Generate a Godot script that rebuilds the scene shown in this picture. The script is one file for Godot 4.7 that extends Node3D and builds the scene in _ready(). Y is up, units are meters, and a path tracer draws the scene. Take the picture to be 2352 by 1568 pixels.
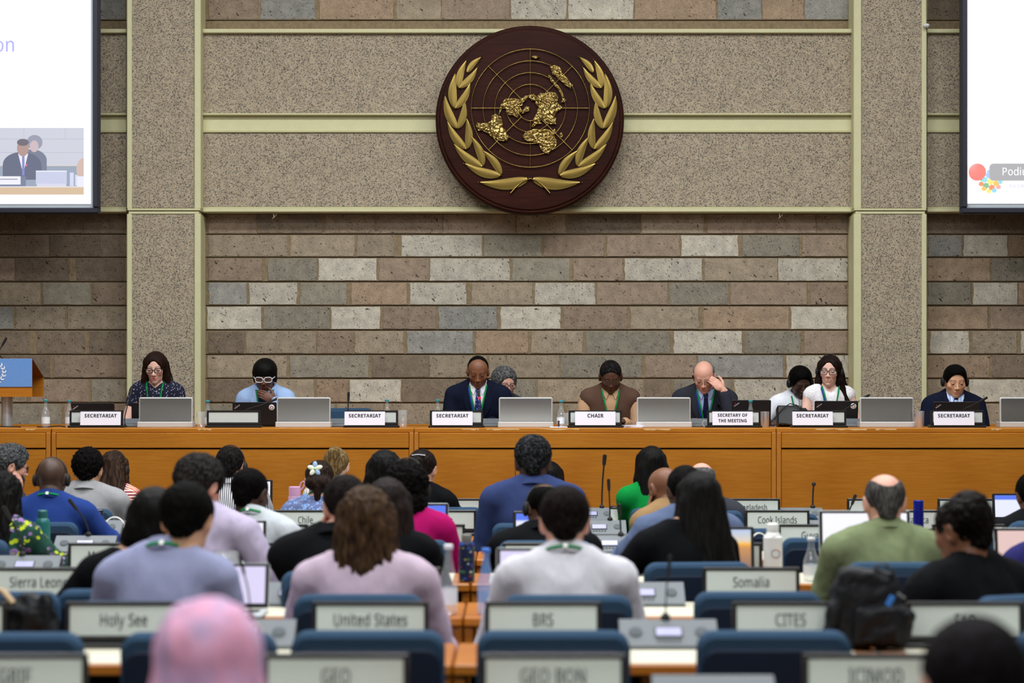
extends Node3D
# A conference hall: stone back wall with a brass emblem, a podium of speakers and rows of delegates seen from behind.
const FOC := 4960.0      # focal length in pixels of the 2352 x 1568 frame
const HORIZON := 910.0
const EYE := 1.54
const STAGE := 0.56      # height of the podium floor
const DESK := 0.755      # height of a desk top above its floor
const WALL := 18.0       # distance of the stone face

func _ready():
	# ---- camera
	var cam := Camera3D.new()
	cam.name = "camera"
	var att := CameraAttributesPhysical.new()
	att.frustum_focal_length = 76.0
	att.frustum_near = 0.05
	att.frustum_far = 100.0
	att.frustum_focus_distance = 16.2
	att.exposure_aperture = 2.7
	cam.attributes = att
	add_child(cam)
	cam.position = Vector3(0, EYE, 0)
	var near := 0.05
	cam.set_frustum(near * 1568.0 / FOC, Vector2(0, (HORIZON - 784.0) / FOC * near), near, 100.0)
	cam.current = true
	# ---- air and exposure
	var we := WorldEnvironment.new()
	we.name = "environment"
	var env := Environment.new()
	env.background_mode = Environment.BG_COLOR
	env.background_color = Color(0.02, 0.02, 0.022)
	env.tonemap_mode = Environment.TONE_MAPPER_LINEAR
	env.tonemap_exposure = 1.0
	env.sdfgi_enabled = true
	env.ssao_enabled = true
	env.ssil_enabled = true
	we.environment = env
	add_child(we)
	# ---- ceiling lights (the hall's own panels): x, z, energy
	for k in LIGHTS.size():
		ceiling_light(LIGHTS[k], k)
	make_materials()
	build_room()
	build_wall()
	build_emblem()
	build_screens()
	build_podium()
	build_hall()
	build_podium_people()
	build_audience()

const ROOF := 7.4
const LIGHTS := [Vector3(-3.4, -13.0, 1.25), Vector3(0.0, -13.0, 1.25), Vector3(3.4, -13.0, 1.25), Vector3(-3.4, -9.0, 0.9), Vector3(0.0, -9.0, 0.9), Vector3(3.4, -9.0, 0.9), Vector3(-3.4, -5.0, 0.85), Vector3(0.0, -5.0, 0.85), Vector3(3.4, -5.0, 0.85), Vector3(-3.4, -0.6, 0.7), Vector3(3.4, -0.6, 0.7), Vector3(0.0, 1.6, 1.1)]
const LIGHT_ENERGY := 16.5

func ceiling_light(v: Vector3, k: int) -> void:
	var l := AreaLight3D.new()
	l.name = "ceiling_panel_light"
	l.area_size = Vector2(2.2, 1.1)
	l.area_range = 40.0
	l.area_attenuation = 2.0
	l.area_normalize_energy = true
	l.light_energy = LIGHT_ENERGY * v.z
	l.light_color = Color(0.97, 0.985, 1.0)
	l.shadow_enabled = true
	l.position = Vector3(v.x, ROOF - 0.09, v.y)
	l.rotation = Vector3(-PI / 2, 0, 0)
	add_child(l, true)
	var t := thing("ceiling_light", "white ceiling light panel, %s of the hall's overhead lights" % ["first row left by the podium", "first row middle by the podium", "first row right by the podium", "second row left", "second row middle", "second row right", "third row left", "third row middle", "third row right", "rear left", "rear right", "hindmost"][k], "ceiling light", Vector3(v.x, ROOF, v.y), 0.0, "ceiling light panels over the hall")
	var b := MB.new()
	b.box(Vector3(0, -0.03, 0), Vector3(2.3, 0.06, 1.2), 0.01)
	part("frame", b, matte("lamp_frame", Color(0.85, 0.85, 0.85), 0.5), t)
	var g := MB.new()
	g.box(Vector3(0, -0.065, 0), Vector3(2.2, 0.012, 1.1), 0.003)
	var m := matte("lamp_glow", Color(0.9, 0.9, 0.9), 0.6)
	m.emission_enabled = true
	m.emission = Color(1, 0.99, 0.96)
	m.emission_energy_multiplier = 1.5
	part("diffuser", g, m, t)

# ------------------------------------------------------------------ placing and naming
func at(x: float, y: float, d: float) -> Vector3:
	# the point that lies d metres away and shows at pixel x, y
	return Vector3((x - 1176.0) * d / FOC, EYE - (y - HORIZON) * d / FOC, -d)

func px(n: float, d: float) -> float:
	return n * d / FOC

var used := {}
func numbered(n: String) -> String:
	if not used.has(n):
		used[n] = 0
		return n
	used[n] += 1
	return "%s_%03d" % [n, used[n]]

func thing(called: String, label: String, category: String, where := Vector3.ZERO, turn := 0.0, group := "") -> Node3D:
	var o := Node3D.new()
	o.name = numbered(called)
	add_child(o)
	o.position = where
	o.rotation.y = turn
	o.set_meta("label", label)
	o.set_meta("category", category)
	if group != "":
		o.set_meta("group", group)
	return o

func structure(called: String) -> Node3D:
	var o := Node3D.new()
	o.name = numbered(called)
	add_child(o)
	o.set_meta("kind", "structure")
	return o

func part(called: String, b, m: Material, parent: Node3D, label := "") -> MeshInstance3D:
	var o := MeshInstance3D.new()
	o.name = called
	o.mesh = b.mesh() if b is MB else b
	o.material_override = m
	parent.add_child(o, true)
	if label != "":
		o.set_meta("label", label)
	return o

func shared(called: String, mesh: Mesh, m: Material, parent: Node3D, where := Vector3.ZERO) -> MeshInstance3D:
	var o := MeshInstance3D.new()
	o.name = called
	o.mesh = mesh
	o.material_override = m
	o.position = where
	parent.add_child(o, true)
	return o

func copy_of(o: Node3D, where: Vector3, turn: float, label: String) -> Node3D:
	var c: Node3D = o.duplicate()
	c.name = numbered(String(o.name).rstrip("0123456789").rstrip("_"))
	add_child(c)
	c.position = where
	c.rotation.y = turn
	c.set_meta("label", label)
	return c

var fonts := {}
func lettering(text: String, height: float, bold: bool, squeeze: float, m: Material, parent: Node3D, xf: Transform3D, called := "lettering", sans := "Droid Sans") -> MeshInstance3D:
	var key := sans + str(bold)
	if not fonts.has(key):
		var f := SystemFont.new()
		f.font_names = PackedStringArray([sans])
		f.font_weight = 700 if bold else 400
		fonts[key] = f
	var t := TextMesh.new()
	t.font = fonts[key]
	t.text = text
	t.font_size = 64
	t.pixel_size = height / 46.0     # capital letters come out about this tall
	t.depth = 0.0015
	t.curve_step = 2.0
	var o := MeshInstance3D.new()
	o.name = called
	o.mesh = t
	o.material_override = m
	o.transform = xf * Transform3D(Basis.from_scale(Vector3(squeeze, 1, 1)), Vector3.ZERO)
	parent.add_child(o, true)
	return o

# ------------------------------------------------------------------ mesh building
class MB:
	var v := PackedVector3Array()
	var n := PackedVector3Array()
	var uv := PackedVector2Array()
	var c := PackedColorArray()
	var ix := PackedInt32Array()
	var coloured := false
	var xf := Transform3D()

	func mesh() -> ArrayMesh:
		var a := []
		a.resize(Mesh.ARRAY_MAX)
		a[Mesh.ARRAY_VERTEX] = v
		a[Mesh.ARRAY_NORMAL] = n
		a[Mesh.ARRAY_TEX_UV] = uv
		if coloured:
			a[Mesh.ARRAY_COLOR] = c
		a[Mesh.ARRAY_INDEX] = ix
		var m := ArrayMesh.new()
		m.add_surface_from_arrays(Mesh.PRIMITIVE_TRIANGLES, a)
		return m

	func vert(p: Vector3, nn: Vector3, t := Vector2.ZERO, col := Color.WHITE) -> int:
		v.append(xf * p)
		n.append((xf.basis * nn).normalized())
		uv.append(t)
		c.append(col)
		return v.size() - 1

	func tri_i(a: int, b: int, d: int) -> void:
		# keep the front face clockwise as seen from the side of the normals
		var g := (v[b] - v[a]).cross(v[d] - v[a])
		if g.dot(n[a] + n[b] + n[d]) > 0.0:
			ix.append(a); ix.append(d); ix.append(b)
		else:
			ix.append(a); ix.append(b); ix.append(d)

	func tri(a: Vector3, b: Vector3, d: Vector3, nn: Vector3) -> void:
		tri_i(vert(a, nn), vert(b, nn), vert(d, nn))

	func quad(a: Vector3, b: Vector3, d: Vector3, e: Vector3, nn: Vector3, uvs := true) -> void:
		var i := vert(a, nn, Vector2(0, 1))
		var j := vert(b, nn, Vector2(1, 1))
		var k := vert(d, nn, Vector2(1, 0))
		var l := vert(e, nn, Vector2(0, 0))
		tri_i(i, j, k)
		tri_i(i, k, l)

	func box(o: Vector3, size: Vector3, bevel := 0.0, b := Basis.IDENTITY) -> void:
		var h := size * 0.5
		var w := minf(bevel, minf(h.x, minf(h.y, h.z)) * 0.9)
		var keep := xf
		xf = xf * Transform3D(b, o)
		var q := h - Vector3(w, w, w)
		for s in [-1.0, 1.0]:
			quad(Vector3(s * h.x, -q.y, -q.z), Vector3(s * h.x, -q.y, q.z), Vector3(s * h.x, q.y, q.z), Vector3(s * h.x, q.y, -q.z), Vector3(s, 0, 0))
			quad(Vector3(-q.x, s * h.y, -q.z), Vector3(q.x, s * h.y, -q.z), Vector3(q.x, s * h.y, q.z), Vector3(-q.x, s * h.y, q.z), Vector3(0, s, 0))
			quad(Vector3(-q.x, -q.y, s * h.z), Vector3(q.x, -q.y, s * h.z), Vector3(q.x, q.y, s * h.z), Vector3(-q.x, q.y, s * h.z), Vector3(0, 0, s))
		if w > 0.0:
			for s in [-1.0, 1.0]:
				for t in [-1.0, 1.0]:
					quad(Vector3(s * h.x, t * q.y, -q.z), Vector3(s * h.x, t * q.y, q.z), Vector3(s * q.x, t * h.y, q.z), Vector3(s * q.x, t * h.y, -q.z), Vector3(s, t, 0))
					quad(Vector3(s * h.x, -q.y, t * q.z), Vector3(s * h.x, q.y, t * q.z), Vector3(s * q.x, q.y, t * h.z), Vector3(s * q.x, -q.y, t * h.z), Vector3(s, 0, t))
					quad(Vector3(-q.x, s * h.y, t * q.z), Vector3(q.x, s * h.y, t * q.z), Vector3(q.x, s * q.y, t * h.z), Vector3(-q.x, s * q.y, t * h.z), Vector3(0, s, t))
					for u in [-1.0, 1.0]:
						tri(Vector3(s * h.x, t * q.y, u * q.z), Vector3(s * q.x, t * h.y, u * q.z), Vector3(s * q.x, t * q.y, u * h.z), Vector3(s, t, u))
		xf = keep

	func tube(pts: PackedVector3Array, rad: PackedFloat32Array, seg := 8, cap := true, flat := 1.0) -> void:
		# a round bar through the points; flat squeezes it along its second axis
		var m := pts.size()
		var up := Vector3.UP
		var first := -1
		for i in m:
			var dir := (pts[mini(i + 1, m - 1)] - pts[maxi(i - 1, 0)]).normalized()
			if absf(dir.dot(up)) > 0.98:
				up = Vector3.RIGHT
			var sx := up.cross(dir).normalized()
			var sy := dir.cross(sx).normalized()
			up = sy
			var r := rad[mini(i, rad.size() - 1)]
			var st := v.size()
			for k in seg:
				var a := TAU * k / seg
				var off := sx * cos(a) * r + sy * sin(a) * r * flat
				vert(pts[i] + off, sx * cos(a) * flat + sy * sin(a))
			if first >= 0:
				for k in seg:
					var k2 := (k + 1) % seg
					tri_i(first + k, first + k2, st + k2)
					tri_i(first + k, st + k2, st + k)
			if cap and (i == 0 or i == m - 1):
				var nn := -dir if i == 0 else dir
				var o := vert(pts[i], nn)
				var ring := []
				for k in seg:
					var a := TAU * k / seg
					ring.append(vert(pts[i] + sx * cos(a) * r + sy * sin(a) * r * flat, nn))
				for k in seg:
					tri_i(o, ring[k], ring[(k + 1) % seg])
			first = st

	func lathe(prof: Array, seg := 20, from := 0.0, to := TAU) -> void:
		# prof: Vector2(radius, height) from the bottom up; spun round y
		var m := prof.size()
		var rows := []
		for i in m:
			var p: Vector2 = prof[i]
			var d: Vector2 = prof[mini(i + 1, m - 1)] - prof[maxi(i - 1, 0)]
			var nn := Vector2(d.y, -d.x).normalized()
			var row := []
			for k in seg + 1:
				var a := from + (to - from) * k / seg
				row.append(vert(Vector3(p.x * sin(a), p.y, p.x * cos(a)), Vector3(nn.x * sin(a), nn.y, nn.x * cos(a)), Vector2(float(k) / seg, 1.0 - float(i) / maxf(m - 1, 1))))
			rows.append(row)
		for i in m - 1:
			for k in seg:
				tri_i(rows[i][k], rows[i][k + 1], rows[i + 1][k + 1])
				tri_i(rows[i][k], rows[i + 1][k + 1], rows[i + 1][k])

	func ball(o: Vector3, r: Vector3, seg := 14, b := Basis.IDENTITY) -> void:
		var rows := []
		var half := seg / 2
		for i in half + 1:
			var t := PI * i / half
			var row := []
			for k in seg + 1:
				var a := TAU * k / seg
				var u := Vector3(sin(t) * cos(a), cos(t), sin(t) * sin(a))
				row.append(vert(o + b * (u * r), b * (u / r)))
			rows.append(row)
		for i in half:
			for k in seg:
				tri_i(rows[i][k], rows[i][k + 1], rows[i + 1][k + 1])
				tri_i(rows[i][k], rows[i + 1][k + 1], rows[i + 1][k])

	func slab(poly: PackedVector2Array, depth: float, bevel := 0.0, dome := 0.0, rough: FastNoiseLite = null, bump := 0.0) -> void:
		# an outline in x, y pushed out along +z; the front edge is bevelled, dome raises its middle
		var m := poly.size()
		var inner := poly
		if bevel > 0.0:
			var off := Geometry2D.offset_polygon(poly, -bevel)
			if off.size() == 1 and off[0].size() >= 3:
				inner = off[0]
		var ids := Geometry2D.triangulate_polygon(inner)
		var mid := Vector2.ZERO
		for p in inner:
			mid += p / inner.size()
		if bump > 0.0 or dome > 0.0:
			fine_face(inner, ids, depth, dome, mid, rough, bump)
		else:
			for i in range(0, ids.size(), 3):
				var a := inner[ids[i]]
				var b := inner[ids[i + 1]]
				var d := inner[ids[i + 2]]
				tri(Vector3(a.x, a.y, depth), Vector3(b.x, b.y, depth), Vector3(d.x, d.y, depth), Vector3(0, 0, 1))
		var turn := 0.0
		for i in m:
			turn += poly[i].cross(poly[(i + 1) % m])
		var s := 1.0 if turn > 0.0 else -1.0
		for i in m:
			var a := poly[i]
			var b := poly[(i + 1) % m]
			var nn := Vector2(b.y - a.y, a.x - b.x).normalized() * s
			var top := depth - bevel
			quad(Vector3(a.x, a.y, 0), Vector3(b.x, b.y, 0), Vector3(b.x, b.y, top), Vector3(a.x, a.y, top), Vector3(nn.x, nn.y, 0))
			if bevel > 0.0:
				var a2 := near_of(inner, a)
				var b2 := near_of(inner, b)
				var n3 := Vector3(nn.x, nn.y, 1)
				quad(Vector3(a.x, a.y, top), Vector3(b.x, b.y, top), Vector3(b2.x, b2.y, depth), Vector3(a2.x, a2.y, depth), n3)

	func near_of(poly: PackedVector2Array, p: Vector2) -> Vector2:
		var best := poly[0]
		for i in poly.size():
			var q := Geometry2D.get_closest_point_to_segment(p, poly[i], poly[(i + 1) % poly.size()])
			if q.distance_squared_to(p) < best.distance_squared_to(p):
				best = q
		return best

	func fine_face(poly: PackedVector2Array, ids: PackedInt32Array, depth: float, dome: float, mid: Vector2, rough: FastNoiseLite, bump: float) -> void:
		var tris := []
		for i in range(0, ids.size(), 3):
			tris.append([poly[ids[i]], poly[ids[i + 1]], poly[ids[i + 2]]])
		for pass_n in 4:
			var next := []
			for t in tris:
				var longest: float = maxf(t[0].distance_to(t[1]), maxf(t[1].distance_to(t[2]), t[2].distance_to(t[0])))
				if longest < 0.012:
					next.append(t)
					continue
				var ab: Vector2 = (t[0] + t[1]) * 0.5
				var bc: Vector2 = (t[1] + t[2]) * 0.5
				var ca: Vector2 = (t[2] + t[0]) * 0.5
				next.append_array([[t[0], ab, ca], [ab, t[1], bc], [ca, bc, t[2]], [ab, bc, ca]])
			tris = next
		for t in tris:
			var q := []
			for p in t:
				var e := near_of(poly, p).distance_to(p)
				var h := depth + dome * (1.0 - exp(-e / 0.02))
				if rough:
					h += bump * rough.get_noise_2d(p.x * 1000.0, p.y * 1000.0) * minf(e / 0.006, 1.0)
				q.append(Vector3(p.x, p.y, h))
			var nn: Vector3 = (q[1] - q[0]).cross(q[2] - q[0]).normalized()
			tri(q[0], q[1], q[2], nn if nn.z > 0 else -nn)

	func sheet(rows: Array, thick := 0.0) -> void:
		# a smooth grid of points: rows of equal length; its other side is the same surface moved back by thick
		var h := rows.size()
		var w: int = rows[0].size()
		var ids := []
		for i in h:
			for k in w:
				var du: Vector3 = rows[i][mini(k + 1, w - 1)] - rows[i][maxi(k - 1, 0)]
				var dv: Vector3 = rows[mini(i + 1, h - 1)][k] - rows[maxi(i - 1, 0)][k]
				var nn := dv.cross(du).normalized()
				ids.append(vert(rows[i][k], nn, Vector2(float(k) / (w - 1), float(i) / (h - 1))))
		for i in h - 1:
			for k in w - 1:
				tri_i(ids[i * w + k], ids[i * w + k + 1], ids[(i + 1) * w + k + 1])
				tri_i(ids[i * w + k], ids[(i + 1) * w + k + 1], ids[(i + 1) * w + k])
		if thick > 0.0:
			var st := v.size()
			for i in h * w:
				v.append(v[ids[i]] - n[ids[i]] * thick)
				n.append(-n[ids[i]])
				uv.append(uv[ids[i]])
				c.append(c[ids[i]])
			for i in h - 1:
				for k in w - 1:
					tri_i(st + i * w + k, st + i * w + k + 1, st + (i + 1) * w + k + 1)
					tri_i(st + i * w + k, st + (i + 1) * w + k + 1, st + (i + 1) * w + k)
			for i in h - 1:
				for k in [0, w - 1]:
					var a: int = ids[i * w + k]
					var b: int = ids[(i + 1) * w + k]
					ix.append_array([a, b, st + (i + 1) * w + k, a, st + (i + 1) * w + k, st + i * w + k])
			for k in w - 1:
				for i in [0, h - 1]:
					var a: int = ids[i * w + k]
					var b: int = ids[i * w + k + 1]
					ix.append_array([a, b, st + i * w + k + 1, a, st + i * w + k + 1, st + i * w + k])

static func rounded(w: float, h: float, r: float, seg := 5) -> PackedVector2Array:
	var p := PackedVector2Array()
	var mids := [Vector2(w / 2 - r, h / 2 - r), Vector2(-w / 2 + r, h / 2 - r), Vector2(-w / 2 + r, -h / 2 + r), Vector2(w / 2 - r, -h / 2 + r)]
	for q in 4:
		for k in seg + 1:
			var a := PI / 2 * (q + float(k) / seg)
			p.append(mids[q] + Vector2(cos(a), sin(a)) * r)
	return p

# ------------------------------------------------------------------ distance fields meshed as surface nets
class Field:
	var o: Vector3
	var h: float
	var nx: int
	var ny: int
	var nz: int
	var d := PackedFloat32Array()

	func _init(lo: Vector3, hi: Vector3, cell: float):
		o = lo
		h = cell
		nx = int(ceil((hi.x - lo.x) / cell)) + 1
		ny = int(ceil((hi.y - lo.y) / cell)) + 1
		nz = int(ceil((hi.z - lo.z) / cell)) + 1
		d.resize(nx * ny * nz)
		d.fill(0.2)

	func lohi(lo: Vector3, hi: Vector3) -> Array:
		return [clampi(int((lo.x - o.x) / h), 0, nx), clampi(int((hi.x - o.x) / h) + 2, 0, nx), clampi(int((lo.y - o.y) / h), 0, ny), clampi(int((hi.y - o.y) / h) + 2, 0, ny), clampi(int((lo.z - o.z) / h), 0, nz), clampi(int((hi.z - o.z) / h) + 2, 0, nz)]

	func put(i: int, q: float, k: float, cut: bool) -> void:
		var a := d[i]
		if cut:
			# smooth max(a, -q)
			var t := maxf(k - absf(a + q), 0.0) / k
			d[i] = maxf(a, -q) + t * t * k * 0.25
		else:
			var t := maxf(k - absf(a - q), 0.0) / k
			d[i] = minf(a, q) - t * t * k * 0.25

	func cap(a: Vector3, b: Vector3, ra: float, rb: float, k := 0.02, cut := false) -> void:
		var m := maxf(ra, rb) + k + 2.0 * h
		var e := Vector3(m, m, m)
		var w := lohi(a.min(b) - e, a.max(b) + e)
		var ab := b - a
		var l2 := maxf(ab.length_squared(), 1e-9)
		for z in range(w[4], w[5]):
			for y in range(w[2], w[3]):
				var r := (z * ny + y) * nx
				for x in range(w[0], w[1]):
					var p := o + Vector3(x, y, z) * h - a
					var t := clampf(p.dot(ab) / l2, 0.0, 1.0)
					var q := (p - ab * t).length() - lerpf(ra, rb, t)
					var i := r + x
					var old := d[i]
					if cut:
						var s := maxf(k - absf(old + q), 0.0) / k
						d[i] = maxf(old, -q) + s * s * k * 0.25
					else:
						var s := maxf(k - absf(old - q), 0.0) / k
						d[i] = minf(old, q) - s * s * k * 0.25

	func ell(c: Vector3, rr: Vector3, k := 0.02, cut := false, b := Basis.IDENTITY) -> void:
		var big := maxf(rr.x, maxf(rr.y, rr.z)) + k + 2.0 * h
		var e := Vector3(big, big, big) if b != Basis.IDENTITY else rr + Vector3.ONE * (k + 2.0 * h)
		var w := lohi(c - e, c + e)
		var inv := b.inverse()
		var turned := b != Basis.IDENTITY
		for z in range(w[4], w[5]):
			for y in range(w[2], w[3]):
				var r := (z * ny + y) * nx
				for x in range(w[0], w[1]):
					var p := o + Vector3(x, y, z) * h - c
					if turned:
						p = inv * p
					var u := p / rr
					var k0 := u.length()
					var k1 := (u / rr).length()
					var q := k0 * (k0 - 1.0) / maxf(k1, 1e-6)
					var i := r + x
					var old := d[i]
					if cut:
						var s := maxf(k - absf(old + q), 0.0) / k
						d[i] = maxf(old, -q) + s * s * k * 0.25
					else:
						var s := maxf(k - absf(old - q), 0.0) / k
						d[i] = minf(old, q) - s * s * k * 0.25

	func rbox(c: Vector3, hs: Vector3, r: float, k := 0.02, b := Basis.IDENTITY) -> void:
		var m := hs.length() + r + k + 2.0 * h
		var w := lohi(c - Vector3.ONE * m, c + Vector3.ONE * m)
		var inv := b.inverse()
		for z in range(w[4], w[5]):
			for y in range(w[2], w[3]):
				for x in range(w[0], w[1]):
					var p := (inv * (o + Vector3(x, y, z) * h - c)).abs() - hs
					var q := p.max(Vector3.ZERO).length() + minf(maxf(p.x, maxf(p.y, p.z)), 0.0) - r
					put((z * ny + y) * nx + x, q, k, false)

	func half(n: Vector3, off: float, k := 0.01) -> void:
		# take away what lies beyond the plane n . p > off
		for z in nz:
			for y in ny:
				var r := (z * ny + y) * nx
				for x in nx:
					var q := n.dot(o + Vector3(x, y, z) * h) - off
					if q > -k - 0.03:
						var i := r + x
						var old := d[i]
						var s := maxf(k - absf(old - q), 0.0) / k
						d[i] = maxf(old, q) + s * s * k * 0.25

	func at(p: Vector3) -> float:
		var g := (p - o) / h
		var x := clampi(int(g.x), 0, nx - 2)
		var y := clampi(int(g.y), 0, ny - 2)
		var z := clampi(int(g.z), 0, nz - 2)
		var f := Vector3(g.x - x, g.y - y, g.z - z).clamp(Vector3.ZERO, Vector3.ONE)
		var i := (z * ny + y) * nx + x
		var sy := nx
		var sz := nx * ny
		var a := lerpf(lerpf(d[i], d[i + 1], f.x), lerpf(d[i + sy], d[i + sy + 1], f.x), f.y)
		var b := lerpf(lerpf(d[i + sz], d[i + sz + 1], f.x), lerpf(d[i + sz + sy], d[i + sz + sy + 1], f.x), f.y)
		return lerpf(a, b, f.z)

	func touch(p: Vector3, dir: Vector3, reach: float) -> Vector3:
		# go from p along dir until the surface
		var t := 0.0
		while t < reach:
			if at(p + dir * t) < 0.0:
				return p + dir * (t - h * 0.3)
			t += h * 0.3
		return p + dir * reach * 0.5

	func mesh(mb: MB, xf: Transform3D, noise: FastNoiseLite = null, amp := 0.0, stretch := Vector3.ONE, tint: Variant = null) -> void:
		var id := PackedInt32Array()
		id.resize(nx * ny * nz)
		id.fill(-1)
		var sy := nx
		var sz := nx * ny
		var st := mb.v.size()
		var vv := PackedVector3Array()
		for z in nz - 1:
			for y in ny - 1:
				var r := (z * ny + y) * nx
				for x in nx - 1:
					var i := r + x
					var a0 := d[i]
					var a1 := d[i + 1]
					var a2 := d[i + sy]
					var a3 := d[i + sy + 1]
					var a4 := d[i + sz]
					var a5 := d[i + sz + 1]
					var a6 := d[i + sz + sy]
					var a7 := d[i + sz + sy + 1]
					var cnt := int(a0 < 0.0) + int(a1 < 0.0) + int(a2 < 0.0) + int(a3 < 0.0) + int(a4 < 0.0) + int(a5 < 0.0) + int(a6 < 0.0) + int(a7 < 0.0)
					if cnt == 0 or cnt == 8:
						continue
					var s := Vector3.ZERO
					var m := 0
					if (a0 < 0.0) != (a1 < 0.0): s += Vector3(a0 / (a0 - a1), 0, 0); m += 1
					if (a2 < 0.0) != (a3 < 0.0): s += Vector3(a2 / (a2 - a3), 1, 0); m += 1
					if (a4 < 0.0) != (a5 < 0.0): s += Vector3(a4 / (a4 - a5), 0, 1); m += 1
					if (a6 < 0.0) != (a7 < 0.0): s += Vector3(a6 / (a6 - a7), 1, 1); m += 1
					if (a0 < 0.0) != (a2 < 0.0): s += Vector3(0, a0 / (a0 - a2), 0); m += 1
					if (a1 < 0.0) != (a3 < 0.0): s += Vector3(1, a1 / (a1 - a3), 0); m += 1
					if (a4 < 0.0) != (a6 < 0.0): s += Vector3(0, a4 / (a4 - a6), 1); m += 1
					if (a5 < 0.0) != (a7 < 0.0): s += Vector3(1, a5 / (a5 - a7), 1); m += 1
					if (a0 < 0.0) != (a4 < 0.0): s += Vector3(0, 0, a0 / (a0 - a4)); m += 1
					if (a1 < 0.0) != (a5 < 0.0): s += Vector3(1, 0, a1 / (a1 - a5)); m += 1
					if (a2 < 0.0) != (a6 < 0.0): s += Vector3(0, 1, a2 / (a2 - a6)); m += 1
					if (a3 < 0.0) != (a7 < 0.0): s += Vector3(1, 1, a3 / (a3 - a7)); m += 1
					id[i] = st + vv.size()
					vv.append(o + (Vector3(x, y, z) + s / m) * h)
		var nn := PackedVector3Array()
		nn.resize(vv.size())
		var mirrored := xf.basis.determinant() < 0.0
		var q := PackedInt32Array()
		for z in range(1, nz - 1):
			for y in range(1, ny - 1):
				var r := (z * ny + y) * nx
				for x in range(1, nx - 1):
					var i := r + x
					var s0 := d[i] < 0.0
					if s0 != (d[i + 1] < 0.0):
						face(q, id[i - sy - sz], id[i - sz], id[i], id[i - sy], s0)
					if s0 != (d[i + sy] < 0.0):
						face(q, id[i - 1 - sz], id[i - 1], id[i], id[i - sz], s0)
					if s0 != (d[i + sz] < 0.0):
						face(q, id[i - 1 - sy], id[i - sy], id[i], id[i - 1], s0)
		for i in range(0, q.size(), 3):
			var a := q[i] - st
			var b := q[i + 1] - st
			var e := q[i + 2] - st
			var g := (vv[e] - vv[a]).cross(vv[b] - vv[a])
			nn[a] += g
			nn[b] += g
			nn[e] += g
		for i in vv.size():
			var p := vv[i]
			var g := nn[i].normalized()
			if noise and amp > 0.0:
				var w := noise.get_noise_3dv(p * stretch)
				p += g * w * amp
			mb.v.append(xf * p)
			mb.uv.append(Vector2.ZERO)
			if tint != null:
				mb.c.append(tint.colour(vv[i]))
				mb.coloured = true
			else:
				mb.c.append(Color.WHITE)
			if noise and amp > 0.0:
				mb.n.append(Vector3.ZERO)
			else:
				mb.n.append((xf.basis * g).normalized())
		if mirrored:
			for i in range(0, q.size(), 3):
				var keep := q[i + 1]
				q[i + 1] = q[i + 2]
				q[i + 2] = keep
		mb.ix.append_array(q)
		if noise and amp > 0.0:
			for i in range(0, q.size(), 3):
				var g := (mb.v[q[i + 2]] - mb.v[q[i]]).cross(mb.v[q[i + 1]] - mb.v[q[i]])
				mb.n[q[i]] += g
				mb.n[q[i + 1]] += g
				mb.n[q[i + 2]] += g
			for i in range(st, mb.n.size()):
				mb.n[i] = mb.n[i].normalized()

	func face(q: PackedInt32Array, a: int, b: int, c: int, e: int, s: bool) -> void:
		if a < 0 or b < 0 or c < 0 or e < 0:
			return
		if s:
			q.append(a); q.append(c); q.append(b); q.append(a); q.append(e); q.append(c)
		else:
			q.append(a); q.append(b); q.append(c); q.append(a); q.append(c); q.append(e)

# ------------------------------------------------------------------ materials
var mats := {}
func matte(key: String, col: Color, rough := 0.7, metal := 0.0, spec := 0.5) -> StandardMaterial3D:
	if mats.has(key):
		return mats[key]
	var m := StandardMaterial3D.new()
	m.resource_name = key
	m.albedo_color = col
	m.roughness = rough
	m.metallic = metal
	m.metallic_specular = spec
	mats[key] = m
	return m

func rgb8(r: int, g: int, b: int) -> Color:
	return Color(r / 255.0, g / 255.0, b / 255.0)

func wrap_tex(m: StandardMaterial3D, tex: Texture2D, per_metre: Vector3, world := true) -> void:
	m.albedo_texture = tex
	m.uv1_triplanar = true
	m.uv1_world_triplanar = world
	m.uv1_scale = per_metre
	m.uv1_triplanar_sharpness = 6.0

func noise(sd: int, freq: float, kind := FastNoiseLite.TYPE_SIMPLEX_SMOOTH, oct := 3) -> FastNoiseLite:
	var f := FastNoiseLite.new()
	f.seed = sd
	f.frequency = freq
	f.noise_type = kind
	f.fractal_octaves = oct
	return f

func picture(buf: PackedByteArray, w: int, h: int) -> ImageTexture:
	return ImageTexture.create_from_image(Image.create_from_data(w, h, false, Image.FORMAT_RGB8, buf))

func fleck(buf: PackedByteArray, w: int, x0: float, y0: float, rx: float, ry: float, a: float, col: Vector3, rng: RandomNumberGenerator) -> void:
	var ca := cos(a)
	var sa := sin(a)
	var m := int(ceil(maxf(rx, ry))) + 1
	var wob := rng.randf_range(0.0, TAU)
	for dy in range(-m, m + 1):
		for dx in range(-m, m + 1):
			var u := (dx * ca + dy * sa) / rx
			var q := (-dx * sa + dy * ca) / ry
			var r := u * u + q * q
			var edge := 1.0 + 0.35 * sin(atan2(q, u) * 3.0 + wob)
			if r < edge:
				var i := (posmod(int(y0) + dy, w) * w + posmod(int(x0) + dx, w)) * 3
				var t := clampf((edge - r) * 1.6, 0.0, 1.0)
				buf[i] = int(lerpf(buf[i], col.x, t))
				buf[i + 1] = int(lerpf(buf[i + 1], col.y, t))
				buf[i + 2] = int(lerpf(buf[i + 2], col.z, t))

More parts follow.
